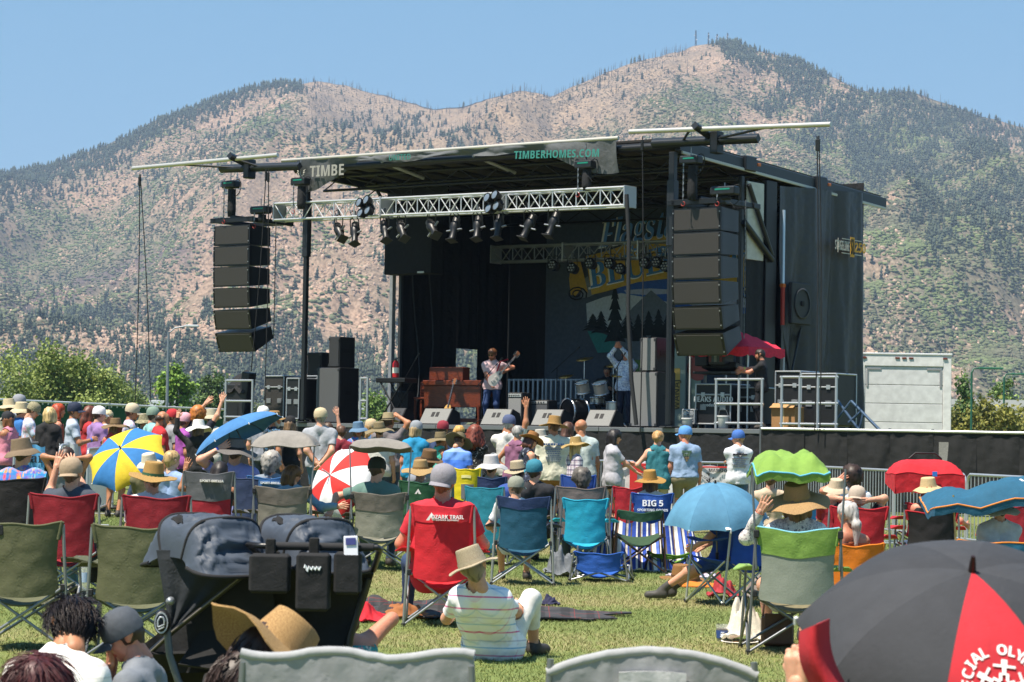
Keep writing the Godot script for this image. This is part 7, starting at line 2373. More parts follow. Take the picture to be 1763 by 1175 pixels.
	if P.has("emblem"):
		var e := G.new()
		poly(e, Vector3(P.emblem[0], H - P.emblem[1], 0.15), [[-0.05, -0.035], [-0.018, -0.035], [0.0, 0.0], [0.012, -0.035], [0.05, -0.035], [0.004, 0.045]], 0.8, 0.8)
		obj("mountain_emblem", e, std("e6dfdc", 0.7), o)
	if P.has("window"):
		obj("mesh_window", G.new().grid(6, 5, func(u: float, v: float): return back.call(0.28 + 0.5 * u, 0.48 + 0.26 * v, 0.006), 0.011), cloth(P.window, 8.0, 0.3), o)
		obj("pale_mark", G.new().grid(4, 2, func(u: float, v: float): return back.call(0.3 + 0.36 * u, 0.85 + 0.05 * v, 0.006), 0.011), std("e6df9a", 0.7), o)
	if P.has("pocket"):
		obj("clip", G.new().bx(P.pocket, H - 0.06, 0.1, 0.035, 0.07, 0.02, 0.005), dark, o)
	if P.has("cup"):
		obj("cup_holder", G.new().lathe([Vector2(0.0, 0), Vector2(0.04, 0.0), Vector2(0.045, 0.1)], Transform3D(Basis(), Vector3(P.cup * (w + 0.06), sh + 0.06, -0.36)), 12), cloth("1d1d20", 4.0, 0.5), o)
	if P.has("canopy"):
		var cy: float = pt(px, P.canopy[0], s).y - g0
		var cw: float = P.get("cw", 0.40)
		for x in [-1.0, 1.0]:
			obj("canopy_pole", cyl(Vector3(x * (w + 0.012), H - 0.3, 0.06), Vector3(x * (w + 0.05), cy - 0.04, 0.05), 0.009, 6), fr, o)
			obj("pole_clamp", G.new().bx(x * (w + 0.015), H - 0.05, 0.07, 0.04, 0.06, 0.04, 0.008), dark, o)
		var cm := cloth(P.canopy[1], 1.8, 1.1, 0.15)
		var lift: float = P.get("lift", 0.10)
		var tip: float = P.get("ctilt", 0.0)
		var roof := func(u: float, v: float) -> Vector3:
			var a := u - 0.5
			var c := v - 0.5
			var e := maxf(absf(a), absf(c)) * 2.0
			return Vector3(a * 2.0 * cw, cy + lift * (1.0 - pow(e, 2.4)) - 0.07 * pow(e, 7.0) - tip * c + a * P.get("croll", 0.0) + 0.012 * sin(u * 11.0 + sd) * e + P.get("crumple", 0.015) * nz.get_noise_2d(u * 150.0 + sd * 9.0, v * 120.0), P.get("cz", -0.25) - c * 0.75)
		obj("canopy", G.new().grid(18, 14, roof, 0.008), cm, o)
		if P.has("valance"):
			var vd: float = P.valance
			obj("canopy_back", G.new().grid(14, 4, func(u: float, v: float): return roof.call(u, 0.0) - Vector3(0, vd * v, 0.01 * v), 0.008), cm, o)
			for x in [0.0, 1.0]:
				obj("canopy_side", G.new().grid(10, 4, func(u: float, v: float): return roof.call(x, u) - Vector3(0, vd * v * (1.0 - 0.5 * u), 0), 0.008), cm, o)
		var trim := []
		for k in 13: trim.append(roof.call(k / 12.0, 0.0))
		for k in range(1, 13): trim.append(roof.call(1.0, k / 12.0))
		for k in range(1, 13): trim.append(roof.call(1.0 - k / 12.0, 1.0))
		for k in range(1, 13): trim.append(roof.call(0.0, 1.0 - k / 12.0))
		obj("canopy_trim", G.new().tube(trim, 0.008, 6), cloth(P.get("trim", P.canopy[1]), 3.0, 0.5), o)
	return o

func umbrella(label: String, px: float, py: float, s: float, axis: Vector3, R: float, cols: Array, P := {}) -> Node3D:
	var a := pt(px, py, s)
	var y := axis.normalized()
	var x := y.cross(Vector3(0, 0, 1) if absf(y.z) < 0.9 else Vector3.UP).normalized()
	var o := thing("umbrella", label, "umbrella", a)
	o.basis = Basis(x, y, x.cross(y)) * Basis(Vector3.UP, deg_to_rad(P.get("spin", 0.0)))
	var n: int = P.get("n", 8)
	var deep: float = P.get("deep", 0.36) * R
	var hx: float = P.get("stretch", 1.0)
	var dome := func(an: float, v: float) -> Vector3:
		var th := v * 1.15
		return Vector3(cos(an) * R * sin(th) / sin(1.15) * hx, -deep * (1.0 - cos(th)) / (1.0 - cos(1.15)), sin(an) * R * sin(th) / sin(1.15))
	for k in n:
		var a0 := TAU * k / n
		var g := G.new().grid(8, 12, func(u: float, v: float):
			var p: Vector3 = (dome.call(a0, v) as Vector3).lerp(dome.call(a0 + TAU / n, v), u)
			var bow := sin(PI * u)
			var m: Vector3 = dome.call(a0 + TAU / n * u, v)
			p = p.lerp(m, 0.35)
			return p - Vector3(p.x, 0, p.z) * 0.07 * bow * pow(v, 5.0) + Vector3(0, 0.012 * bow * v, 0), 0.004)
		obj("panel", g, cloth(cols[k % cols.size()], 1.4, 0.7, 0.25), o)
		var rb := []
		for q in 8:
			rb.append(dome.call(a0, q / 7.0) - Vector3(0, 0.008, 0))
		obj("rib", G.new().tube(rb, 0.0035, 5), std("2c2d30", 0.4, 0.5), o)
		obj("rib_tip", G.new().bx(0, 0, 0, 0.014, 0.03, 0.014, 0.004), std("d8d8d6", 0.4), o).position = dome.call(a0, 1.0)
	var shaft: float = P.get("shaft", 0.75)
	obj("shaft", cyl(Vector3(0, -shaft, 0), Vector3(0, 0.0, 0), 0.008, 7), std("6a6c70", 0.35, 0.6), o)
	obj("ferrule", G.new().tube([Vector3(0, -0.02, 0), Vector3(0, 0.03, 0), Vector3(0, P.get("tip", 0.07), 0)], [0.014, 0.010, 0.006], 8), std(P.get("tip_c", "26201e"), 0.4), o)
	if shaft > 0.3:
		obj("handle", G.new().tube([Vector3(0, -shaft + 0.1, 0), Vector3(0, -shaft, 0)], 0.016, 8), std("1a1a1c", 0.5), o)
	return o

func seats() -> void:
	# ---- left block
	camp_chair("olive green chair at the left edge of the photo, half outside it", 38, 897, 258, {c = "5d5f42", pocket = -0.12, w = 0.27, arms = "4f5138"})
	camp_chair("olive green chair between the water bottle and the stroller", 236, 903, 262, {c = "5d5f42", pocket = 0.0, w = 0.27, arms = "4f5138", cup = -1.0})
	camp_chair("dark red chair of the clapping man", 112, 850, 205, {c = "8f1526", w = 0.275, frame = "9a9da0"})
	camp_chair("dark red chair under the straw hat with the green band", 271, 853, 202, {c = "8a1425", w = 0.275, frame = "9a9da0"})
	camp_chair("black chair with a tie dye towel over it at the far left", 20, 822, 196, {c = "1b1a1b", w = 0.30})
	camp_chair("grey topped dark red chair of the dark haired woman", 361, 812, 162, {c = "9c1a2b", split = 0.45, c2 = "5a5c60", w = 0.255, text = [["SPORT-BRELLA", 0.026, "e0ddd8", 0.04, 0.10]], arms = "5a5c60"})
	camp_chair("grey chair with a taupe canopy over the brown haired woman", 487, 838, 158, {c = "7c7a70", split = 0.35, c2 = "6a655d", w = 0.29, canopy = [758, "8f8a83"], cw = 0.345, arms = "4e4b46"})
	camp_chair("blue chair with pale lettering behind the grey canopy chair", 466, 820, 146, {c = "2d5f94", w = 0.26, text = [["SPORT-BRELLA", 0.026, "dfe4ea", 0.02, 0.08]]})
	camp_chair("grey chair with a taupe canopy over the green shirted man", 654, 848, 156, {c = "85867a", split = 0.4, c2 = "6a655d", w = 0.29, canopy = [764, "8a857e"], cw = 0.33, lift = 0.04, ctilt = 0.06, arms = "4e4b46"})
	camp_chair("dark green chair with a white mountain emblem", 722, 828, 142, {c = "1f5434", w = 0.23, emblem = [-0.01, 0.13]})
	camp_chair("bright yellow chair with a grey mesh window", 804, 806, 134, {c = "e3cf18", w = 0.17, window = "77787a", arms = "e3cf18"})
	camp_chair("navy chair beside the yellow chair", 844, 821, 134, {c = "22355e", w = 0.2})
	camp_chair("teal beach recliner with its back to the left", 838, 838, 146, {c = "1a7f95", turn = 25, w = 0.24, seat = 0.25})
	camp_chair("navy and teal chair of the camouflage capped man", 902, 855, 168, {c = "10506c", split = 0.2, c2 = "1d3560", w = 0.26, arms = "24304a", frame = "a7abb0"})
	camp_chair("empty bright turquoise chair", 1008, 858, 157, {c = "1aa5c4", w = 0.24, arms = "1fa8c0", frame = "7d8186"})
	camp_chair("empty folding chair with a dark green back strip and brown frame", 1102, 879, 153, {c = "1c4a33", low = true, w = 0.24, frame = "4a3a30", seat_c = "2e4a2a", split = 0.3, open = true, c2 = "1c4a33"})
	camp_chair("royal blue sporting goods store chair under the big straw hat", 1123, 849, 146, {c = "1c4d9c", w = 0.235, text = [["BIG 5", 0.072, "eef0f4", 0.0, 0.12], ["SPORTING GOODS", 0.03, "d8dfec", 0.0, 0.2]]})
	camp_chair("brown grey chair under the grey haired head", 1000, 838, 152, {c = "6d625f", w = 0.27})
	camp_chair("small blue chair before the plaid shirt woman", 996, 818, 142, {c = "274fa0", w = 0.2})
	camp_chair("red chair partly hidden left of the blue store chair", 1082, 838, 140, {c = "b01e2c", w = 0.18})
	camp_chair("red chair with white maker's lettering of the red tee man", 762, 868, 216, {c = "d21c2c", split = 0.22, c2 = "d42434", w = 0.235, emblem = [-0.085, 0.10], text = [["OZARK TRAIL", 0.030, "f2e6e6", 0.045, 0.10], ["OUTDOOR EQUIPMENT", 0.012, "f0dcdc", 0.045, 0.125]], frame = "9fa2a4", arms = "d21c2c"})
	camp_chair("blue chair tilted on the lawn before the turquoise chair", 1032, 950, 163, {c = "1c56b0", low = true, w = 0.25, seat = 0.16, frame = "9a9da0", turn = 8})
	camp_chair("low green and yellow stool chair beside the striped blanket", 1152, 952, 150, {c = "5f8a24", low = true, w = 0.22, seat = 0.2, frame = "3a3a38"})
	# ---- right block
	camp_chair("lime green chair with a crumpled lime canopy above the big tan hat", 1373, 908, 240, {c = "759a40", w = 0.285, split = 0.36, c2 = "7b9d46", mesh = "8d9488", canopy = [797, "7da244"], trim = "5fb3cf", cz = -0.62, crumple = 0.09, valance = 0.06, edge = "7fc3d6", cw = 0.265, lift = 0.05, arms = "85a858", frame = "76797d", seat_c = "7a7358"})
	camp_chair("orange low chair of the woman with the grey ponytail", 1472, 935, 202, {c = "e07a12", w = 0.23, frame = "c8b48a", turn = -12, seat = 0.22})
	camp_chair("red and black mesh chair of the black tank top woman", 1603, 880, 160, {c = "1c1a1c", edge = "b81a28", c2 = "b81a28", w = 0.27, arms = "c01e2c", seat_c = "b81a28"})
	camp_chair("red chair of the man with hands behind his head", 1478, 872, 178, {c = "b81a2a", w = 0.27, arms = "b81a2a"})
	var rch := camp_chair("red chair under the square red canopy", 1598, 866, 142, {valance = 0.24, c = "b01a28", w = 0.27, canopy = [806, "c81c2a"], cw = 0.42, lift = 0.10, arms = "b01a28"})
	var hp := Vector3(0, pt(1598, 795, 142).y - rch.position.y + 0.05, -0.2)
	obj("canopy_handle", G.new().tube([hp + Vector3(-0.2, -0.02, 0), hp + Vector3(-0.12, 0.05, 0), hp + Vector3(0.12, 0.05, 0), hp + Vector3(0.2, -0.02, 0)], 0.012, 6), std("1a1a1c", 0.6), rch)
	obj("badge", G.new().bx(0.05, hp.y - 0.2, 0.17, 0.06, 0.06, 0.01, 0.003), std("2f6fc0", 0.5), rch)
	var tch := camp_chair("teal chair with a teal and orange canopy at the right edge", 1722, 930, 202, {c = "1a6384", w = 0.36, edge = "d9822a", canopy = [846, "1b5a78"], trim = "e0893a", cw = 0.58, lift = 0.05, ctilt = -0.04, croll = 0.15, crumple = 0.10, valance = 0.07, frame = "b79d6a", text = []})
	words("MAX", 0.085, std("e4e8ea", 0.7), tch, Transform3D(Basis(Vector3.BACK, 0.2) * Basis(Vector3.RIGHT, -0.9), Vector3(0.12, pt(1722, 846, 202).y - tch.position.y + 0.06, -0.02)), "Droid Sans", true, 0.012, "print")
	camp_chair("dark red chair at the right edge behind the fabric hat", 1752, 868, 170, {c = "9c1c2c", w = 0.22})
	camp_chair("blue reclining chair under the pale blue umbrella", 1292, 905, 186, {c = "1d4fae", w = 0.27, frame = "b6b8b0", turn = -35, arms = "1d4fae"})
	camp_chair("dark blue chair left of the lavender shirt man", 432, 822, 146, {c = "2b3a5c", w = 0.22})
	# ---- umbrellas
	umbrella("yellow and blue beach umbrella resting on its side", 207, 772, 138, Vector3(-0.28, 0.66, 0.70), 0.53, ["e0c42c", "2f78b8"], {deep = 0.42, spin = 20, tip = 0.05, shaft = 0.7})
	umbrella("red and white umbrella resting on its side before the grey canopy", 568, 818, 150, Vector3(-0.60, 0.46, 0.65), 0.50, ["d6322e", "eceef0"], {deep = 0.46, spin = 10, tip = 0.14, tip_c = "c9c9c9", shaft = 0.7})
	umbrella("sky blue parallelogram sunshade clamped to a chair, tilting left", 400, 726, 140, Vector3(-0.46, 0.87, -0.10), 0.60, ["3f78b0", "467fb6"], {deep = 0.34, spin = 22, tip = 0.03, shaft = 0.8})
	var u := umbrella("pale blue umbrella sunshade over the blue chair at right of centre", 1232, 833, 186, Vector3(-0.05, 0.98, 0.16), 0.5, ["4d83a3", "558cac"], {deep = 0.72, spin = 10, tip = 0.02, shaft = 0.75})
	obj("label_patch", G.new().box(Vector3(0.05, 0.035, 0.006), xf(Vector3(-0.02, -0.33, 0.487), Vector3(-60, 0, 0)), 0.002), std("e0e6ea", 0.7), u)
	# ---- seated people
	person("person in a brown bucket hat before the tie dye towel", {at = [34, 762, 168], sit = true, tc = "tie_dye", hat = ["bucket", "7d6b55"], turn = 35, R = "rest"})
	person("man clapping with both hands raised, in a dark tee and beige cap", {at = [122, 797, 202], sit = true, tc = "3f4754", hat = ["cap", "a8937a", "", 180.0], hair = ["short", "6a5a4a"], pole = Vector3(-0.25, -1, 0), L = Vector3(86, 803, -0.30), R = Vector3(112, 800, -0.34), skin = "fair", hand = "open", bulk = 1.12, turn = 6, bc = "6a8f9c"})
	person("woman with both hands behind her head, in front of the clapping man", {at = [114, 775, 144], sit = true, fem = true, tc = "7d8084", top = "tank", hair = ["bob", "3a2a22"], L = "head", R = "head", skin = "tan", band = [1, "3a6fd0"]})
	person("person under the wide straw hat with a green band", {at = [263, 797, 200], sit = true, tc = "d8dde4", hat = ["straw", "d9b46c", "2f5f46", 6.0], hair = ["short", "7a6650"], bulk = 1.05, turn = -10})
	person("fair haired boy sitting beyond the straw hat", {at = [293, 781, 146], sit = true, tc = "8fa8d0", hair = ["short", "b89a68"], skin = "pale", turn = 30})
	person("person in a small cream hat beside the fair haired boy", {at = [257, 785, 142], sit = true, tc = "6f6a4a", hat = ["bucket", "d8cdb4"]})
	person("woman with long dark hair leaning over, one arm stretched up", {at = [376, 799, 160], sit = true, fem = true, tc = "2a2628", top = "tank", hair = ["long", "221a18"], L = Vector3(322, 806, 0.1), R = "face", tip = -18.0, lean = 4.0, skin = "tan"})
	person("person in a grey and black hat and lavender shirt", {at = [404, 758, 142], sit = true, tc = "8d90c6", hat = ["wide", "8c8c90", "1b1b1e"], L = Vector3(381, 772, 0.1), bulk = 1.05, band = [1, "2f4fb0"]})
	person("person with curly grey hair in the blue lettered chair", {at = [466, 785, 145], sit = true, tc = "7f8a96", hair = ["mop", "a39f99"], bulk = 1.02})
	person("brown haired woman in sunglasses and pale denim shirt looking right", {at = [503, 806, 156], sit = true, fem = true, tc = "7fa0b4", top = "long", hair = ["bob", "6e5030"], shades = true, look = 75, nod = 14, R = Vector3(585, 872, 0.1), skin = "fair"})
	person("man in a dark green cap and green striped shirt", {at = [649, 795, 154], sit = true, tc = "green_stripes", hat = ["cap", "2b3328", "", 40.0], hair = ["short", "4a3828"], look = 30, nod = 14, bulk = 1.12, L = Vector3(570, 880, 0.1), R = "fwd", skin = "fair"})
	person("person under a cream straw hat in the dark green chair", {at = [724, 793, 141], sit = true, tc = "c7bfae", hat = ["wide", "d8bb84", "8a6a3a"]})
	person("person in a brown felt hat behind the cream straw hat", {at = [738, 779, 130], sit = true, tc = "8a8f9a", hat = ["panama", "8d6d48", "5f4830"]})
	person("man in a grey cap and red tee with tattooed forearm in the red chair", {at = [763, 810, 213], sit = true, tc = "cc2a3a", hat = ["cap", "8f8c94", "", 172.0], hair = ["short", "8a6248"], bulk = 1.36, L = "rest", R = "rest", skin = "red", bc = "2f4468", apart = 0.3})
	person("person in a pale grey sun hat in the navy chair", {at = [846, 791, 133], sit = true, fem = true, tc = "9aa0aa", hat = ["sun", "bdbcbc"]})
	person("person in a white panama hat with a dark band", {at = [892, 798, 141], sit = true, tc = "2f4f9a", hat = ["panama", "e6dcc2", "26262e", 2.0]})
	person("person in a teal cap and black tee", {at = [920, 798, 143], sit = true, tc = "23242a", hat = ["cap", "2f7d92", "", 60.0], bulk = 1.05, turn = 15})
	person("man in a camouflage cap with a green stripe and a white shirt", {at = [888, 827, 166], sit = true, tc = "dcdcde", hat = ["cap", "8f9284", "", -70.0], hair = ["short", "6a5844"], look = -30, nod = 10, bulk = 1.05, skin = "fair", bot = "shorts", bc = "6a6a5a", R = "rest", L = "rest"})
	person("person with ruffled dark grey hair in the brown chair", {at = [1001, 813, 150], sit = true, tc = "8a8088", hair = ["mop", "5f5a55"]})
	person("woman under the broad golden straw hat in the blue store chair", {at = [1120, 810, 144], sit = true, fem = true, tc = "d6d0c6", hat = ["straw", "d9ad58", "c99a48"], hair = ["bob", "6a4a30"]})
	person("woman in a very wide tan hat and speckled blouse, left hand lifted", {at = [1374, 832, 234], sit = true, fem = true, tc = "mottled_blouse", hat = ["wide", "d6b380", "a98654", 8.0], hair = ["bob", "7a5a40"], L = Vector3(1305, 878, 0.2), bulk = 1.25, skin = "fair", band = [1, "d0342e"], bot = "shorts", top = "long"})
	person("woman with a long grey ponytail and bare shoulders in the orange chair", {at = [1462, 870, 199], sit = true, fem = true, tc = "b0603c", top = "dress", hair = ["tail", "b8b4b0"], skin = "red", turn = -12, seat = 0.2, R = "rest"})
	person("man in a black tee with his fingers laced behind his head", {at = [1476, 862, 177], sit = true, tc = "17181c", hat = ["cap", "b9aa9a", "", 180.0], L = "head", R = "head", bulk = 1.1, skin = "fair"})
	person("person in a beige bandana hat beside the hand on head woman", {at = [1440, 838, 152], sit = true, tc = "a02030", hat = ["bucket", "c8b49a"]})
	person("woman with short dark curls holding her hand to her head", {at = [1468, 809, 146], sit = true, fem = true, tc = "e2e4ea", hair = ["mop", "33231c"], L = Vector3(1444, 826, 0.1), skin = "red", bulk = 1.1})
	person("red haired woman in a black tank top and tan visor hat", {at = [1600, 830, 158], sit = true, fem = true, tc = "1a1a1d", top = "tank", hat = ["sun", "c9b084"], hair = ["long", "8f3d28"], R = Vector3(1668, 905, -0.1), skin = "red", bulk = 1.08})
	person("small brown haired person behind the raised hand", {at = [1327, 816, 134], sit = true, tc = "c9b49a", hair = ["bun", "5a3e2a"]})
	person("person in a pale fabric sun hat in the teal canopy chair", {at = [1722, 862, 199], sit = true, fem = true, tc = "d8d8da", hat = ["sun", "aeb6ba", "3a3f45"], bulk = 1.05})
	person("man in blue socks and grey shoes under the pale blue umbrella", {at = [1262, 868, 183], sit = true, tc = "2a52a0", turn = -62, bot = "shorts", bc = "23458e", sock = 0.66, shoe = "4a4844", skin = "fair", apart = 0.1, reach = 0.62, hair = ["short", "4a3828"]})

# ---------------------------------------------------------------- nearest row and things on the grass
func lump(called: String, label: String, cat: String, px: float, s: float, w: float, d: float, h: float, col: String, sd: int, turn := 0.0) -> Node3D:   # a crumpled heap of cloth
	var p := gp(px, s)
	var o := thing(called, label, cat, p + Vector3(0, 0.004, 0), yaw(turn))
	var m: Material = M["pr_" + col] if M.has("pr_" + col) else cloth(col, 2.2, 1.2)
	obj("cloth", G.new().grid(40, 26, func(u: float, v: float):
		var a := (u - 0.5) * 2.0
		var b := (v - 0.5) * 2.0
		var e := 1.0 - smoothstep(0.3, 1.0, sqrt(a * a * 0.9 + b * b * 0.9))
		var n := nz.get_noise_2d(u * 150.0 + sd * 100.0, v * 140.0) * 0.8 + nz.get_noise_2d(u * 420.0, v * 380.0 + sd * 100.0) * 0.22
		var q := 1.0 + 0.16 * nz.get_noise_2d(u * 200.0 + sd * 77.0, v * 200.0) * 2.0
		return Vector3(a * w * 0.5 * q, maxf(0.012, h * (0.25 + 0.75 * e) * (0.62 + n)), b * d * 0.5 * q), 0.012), m, o)
	return o

func front_row() -> void:
	pushchair()
	# grey padded chairs cut by the lower edge
	for a in [[617.0, 1126.0, 520.0, 0.385, 0.012, "grey padded chair back at the bottom edge left of the middle"], [1122.0, 1120.0, 520.0, 0.345, 0.075, "grey padded chair with an arched top at the bottom edge right of the middle"]]:
		var p := pt(a[0], a[1], a[2])
		var o := thing("padded_chair", a[5], "camping chair", Vector3(p.x, gy(p.x, p.z), p.z))
		var w: float = a[3]
		var H: float = p.y - o.position.y
		var arch: float = a[4]
		var fab := cloth("95979a", 1.2, 0.5)
		var bk := func(u: float, v: float) -> Vector3:
			var c := 1.0 - pow(2.0 * u - 1.0, 2.0)
			return Vector3((u - 0.5) * 2.0 * w, 0.4 + (H - 0.4) * v - (arch * (1.0 - c) if arch > 0.02 else 0.012 * sin(u * 12.0)) * v * v, 0.05 * v + 0.05 * c * (1.0 - v) + 0.007 * nz.get_noise_2d(u * 700.0 + a[0], v * 300.0))
		obj("backrest", G.new().grid(40, 20, bk, 0.022), fab, o)
		var tp := []
		for k in 25: tp.append(bk.call(k / 24.0, 1.0) + Vector3(0, 0.003 * nz.get_noise_1d(k * 90.0), 0))
		obj("padded_rim", G.new().tube(tp, 0.017, 10), cloth("a8aaac", 2.0, 0.5), o)
		obj("seat", G.new().grid(10, 8, func(u: float, v: float): return Vector3((u - 0.5) * 2.0 * w, 0.42 - 0.05 * sin(u * PI), -0.5 * v), 0.03), fab, o)
		for x in [-1.0, 1.0]:
			obj("rear_pole", cyl(Vector3(x * (w + 0.03), 0.01, 0.05), Vector3(x * (w - 0.01), H - 0.03, 0.05), 0.012), std("7f8386", 0.35, 0.6), o)
			obj("front_pole", cyl(Vector3(x * (w + 0.03), 0.01, -0.5), Vector3(x * (w + 0.01), 0.62, -0.48), 0.012), std("7f8386", 0.35, 0.6), o)
			obj("rear_cross_pole", cyl(Vector3(x * (w + 0.03), 0.01, 0.05), Vector3(-x * w, 0.42, 0.05 - x * 0.013), 0.011), std("7f8386", 0.35, 0.6), o)
			obj("armrest", G.new().grid(3, 8, func(u: float, v: float): return Vector3(x * (w + 0.02 + 0.08 * (u - 0.3)), 0.62 - 0.03 * sin(v * PI), 0.03 - 0.53 * v), 0.02), fab, o)
		if arch > 0.02:
			obj("centre_panel", G.new().grid(14, 6, func(u: float, v: float): return bk.call(0.34 + u * 0.32, 0.2 + v * 0.66) + Vector3(0, 0, 0.026), 0.012), cloth("b9bbbd", 1.6, 0.8), o)
	# nearest people
	person("dark haired woman in a white embroidered top on the grass at the lower left", {at = [118, 1014, 400], sit = true, seat = 0.0, fem = true, top = "tee", tc = "white_embroid", hair = ["short", "241a1a"], strands = 800, turn = 10, look = -30, nod = 24, lean = 24.0, reach = 0.75, bulk = 1.05, skin = "tan", cell = 0.009, bc = "5a6478", L = "hug"})
	person("child in a slate grey cap facing left and eating, beside the stroller wheel", {at = [232, 1060, 395], sit = true, seat = 0.0, tc = "7a8088", hat = ["cap", "4a5058"], turn = -80, nod = 22, lean = 8.0, skin = "red", R = "face", cell = 0.010, hair = ["short", "3a2a22"]})
	person("person with dark red hair cut off by the lower left corner", {at = [66, 1146, 520], sit = true, seat = -0.1, fem = true, tc = "6a5a60", hair = ["short", "4a1c20"], strands = 700, cell = 0.012})
	person("woman in golden straw hat and blue floral blouse with dark curls at the bottom edge", {at = [455, 1043, 500], sit = true, seat = 0.02, fem = true, tc = "blue_white", hat = ["wide", "d9b47a", "", -6.0], hair = ["long", "33201c"], strands = 700, turn = 35, tip = -12.0, nod = 20, lean = 16.0, R = "lap", skin = "fair", bulk = 1.05, cell = 0.010})
	person("woman in a cream ribbon hat and striped top reclining on the lawn", {at = [812, 1006, 256], k = 0.95, sit = true, seat = 0.02, fem = true, tc = "white_stripes", hat = ["panama", "ddd3ba", "b5a98f", -14.0], hair = ["short", "8a7a66"], turn = 20, tip = 12.0, nod = 22, look = -14, lean = -40.0, R = "lap", L = "rest", skin = "fair", bot = "capri", bc = "e8e6e2", reach = 0.40, apart = 0.16, cell = 0.010, bulk = 1.16})
	person("woman in a teal flowered dress leaning on one arm beyond the stroller", {at = [585, 1020, 330], sit = true, seat = 0.0, fem = true, top = "dress", tc = "teal_floral", hair = ["bob", "5a3a28"], turn = -15, R = Vector3(625, 1100, 0.0), lean = 14.0, skin = "red", bulk = 1.15, cell = 0.011, headless = false})
	bare_foot()
	# the big umbrella and the hand that steadies it
	var s := 570.0
	var u := umbrella("large black and red umbrella with a white charity emblem at the lower right corner", 1674, 985, s, Vector3(-0.03, 0.88, 0.47), 0.53, ["c02430", "33353a", "3a3c41", "33353a", "3a3c41", "33353a", "3a3c41", "33353a"], {deep = 0.52, spin = -64.0, tip = 0.055, tip_c = "2a1a18", shaft = 0.8})
	emblem(u)
	holding_hand(u)
	var bh := gp(1520, 330)
	person("person hidden behind the big umbrella, only a straw hat top showing", {at = [1540, 985, 330], sit = true, seat = 0.0, tc = "c89a5a", hat = ["wide", "d8b070"], cell = 0.016})
	# blankets, bags, small things on the grass
	lump("blanket", "dark tartan blanket spread under the red chair, running to the right", "blanket", 840, 203, 2.2, 0.9, 0.14, "plaid_blanket", 3)
	lump("blanket", "left end of a dark tartan blanket by the red cloth", "blanket", 655, 205, 0.9, 0.8, 0.16, "plaid_blanket", 4)
	lump("jacket", "bright red jacket heaped on the tartan blanket", "jacket", 624, 212, 0.36, 0.4, 0.16, "c81c2e", 5)
	lump("jacket", "tan brown jacket crumpled beside the red chair leg", "jacket", 697, 207, 0.5, 0.4, 0.15, "9c6236", 6)
	lump("blanket", "cream towel heaped with a white beanie on the lawn", "blanket", 1280, 226, 0.34, 0.4, 0.34, "d9d2c2", 7)
	lump("towel", "orange towel on the grass beside the blue socks", "towel", 1210, 166, 0.62, 0.5, 0.05, "e07a1a", 8)
	lump("towel", "second orange towel in front of the orange chair", "towel", 1530, 195, 0.5, 0.4, 0.06, "e07a1a", 9)
	lump("shopping_bag", "green dotted shopping bag slumped between the chairs", "bag", 1522, 180, 0.26, 0.3, 0.36, "dots_green", 10)
	lump("backpack", "grey brown pack on the grass right of the red bag", "backpack", 1318, 178, 0.4, 0.36, 0.26, "8a8078", 11)
	lump("bag", "red white and blue bag under the blue chair's front", "bag", 1246, 178, 0.30, 0.3, 0.2, "a83038", 12)
	lump("blanket", "patterned red and white blanket beyond the green stool", "blanket", 1195, 156, 0.55, 0.7, 0.1, "plaid_purple", 13)
	lump("bag", "grey insulated bag behind the navy and teal chair", "bag", 966, 158, 0.35, 0.35, 0.3, "6f747a", 14)
	lump("jacket", "dark navy pouch on the grass at the chair's right foot", "pouch", 946, 190, 0.18, 0.16, 0.1, "2a2a4a", 15)
	lump("jacket", "olive jacket hanging from the left edge chair down to the grass", "jacket", 85, 218, 0.26, 0.25, 0.55, "5a5a44", 16)
	lump("blanket", "patterned cloth lying on the grass under the water bottle", "blanket", 165, 200, 0.5, 0.4, 0.12, "camo", 17)
	lump("towel", "pale beige towel lying at the bottom edge under the umbrella", "towel", 1345, 345, 0.32, 0.3, 0.05, "c9bda8", 18)
	lump("bag", "black strap bag with a phone, on the lawn behind the grey chair back", "bag", 660, 272, 0.42, 0.3, 0.08, "1c1c20", 19)
	serape()
	# brown handbag
	var p := gp(1338, 232)
	var o := thing("handbag", "brown leather handbag under the lime green chair", "handbag", p)
	obj("body", G.new().bx(0, 0.13, 0, 0.24, 0.24, 0.12, 0.05), painted("6a452e", 0.5, 3.0), o)
	obj("flap", G.new().bx(0, 0.2, 0.062, 0.2, 0.11, 0.012, 0.005), painted("5b3a26", 0.5, 3.0), o)
	obj("strap", G.new().tube([Vector3(-0.11, 0.22, 0), Vector3(-0.1, 0.33, 0), Vector3(0.0, 0.37, 0.02), Vector3(0.1, 0.33, 0), Vector3(0.11, 0.22, 0)], 0.009, 6), painted("4f3220", 0.5, 3.0), o)
	# beer cup and plate
	p = gp(1242, 226)
	o = thing("beer_cup", "clear plastic cup of dark beer beside the cream towel", "cup", p + Vector3(0, 0.0, 0.05))
	var clear := StandardMaterial3D.new()
	clear.albedo_color = Color(0.9, 0.9, 0.9, 0.25)
	clear.transparency = BaseMaterial3D.TRANSPARENCY_ALPHA
	clear.roughness = 0.08
	obj("cup", G.new().lathe([Vector2(0, 0.003), Vector2(0.036, 0.002), Vector2(0.048, 0.13), Vector2(0.05, 0.132)], Transform3D(), 18), clear, o)
	obj("beer", G.new().lathe([Vector2(0, 0.006), Vector2(0.034, 0.006), Vector2(0.043, 0.1), Vector2(0, 0.1)], Transform3D(), 18), std("2a160c", 0.15), o)
	obj("cup_print", G.new().lathe([Vector2(0.0415, 0.03), Vector2(0.0465, 0.09)], Transform3D(), 18), std("2f4a86", 0.5), o)
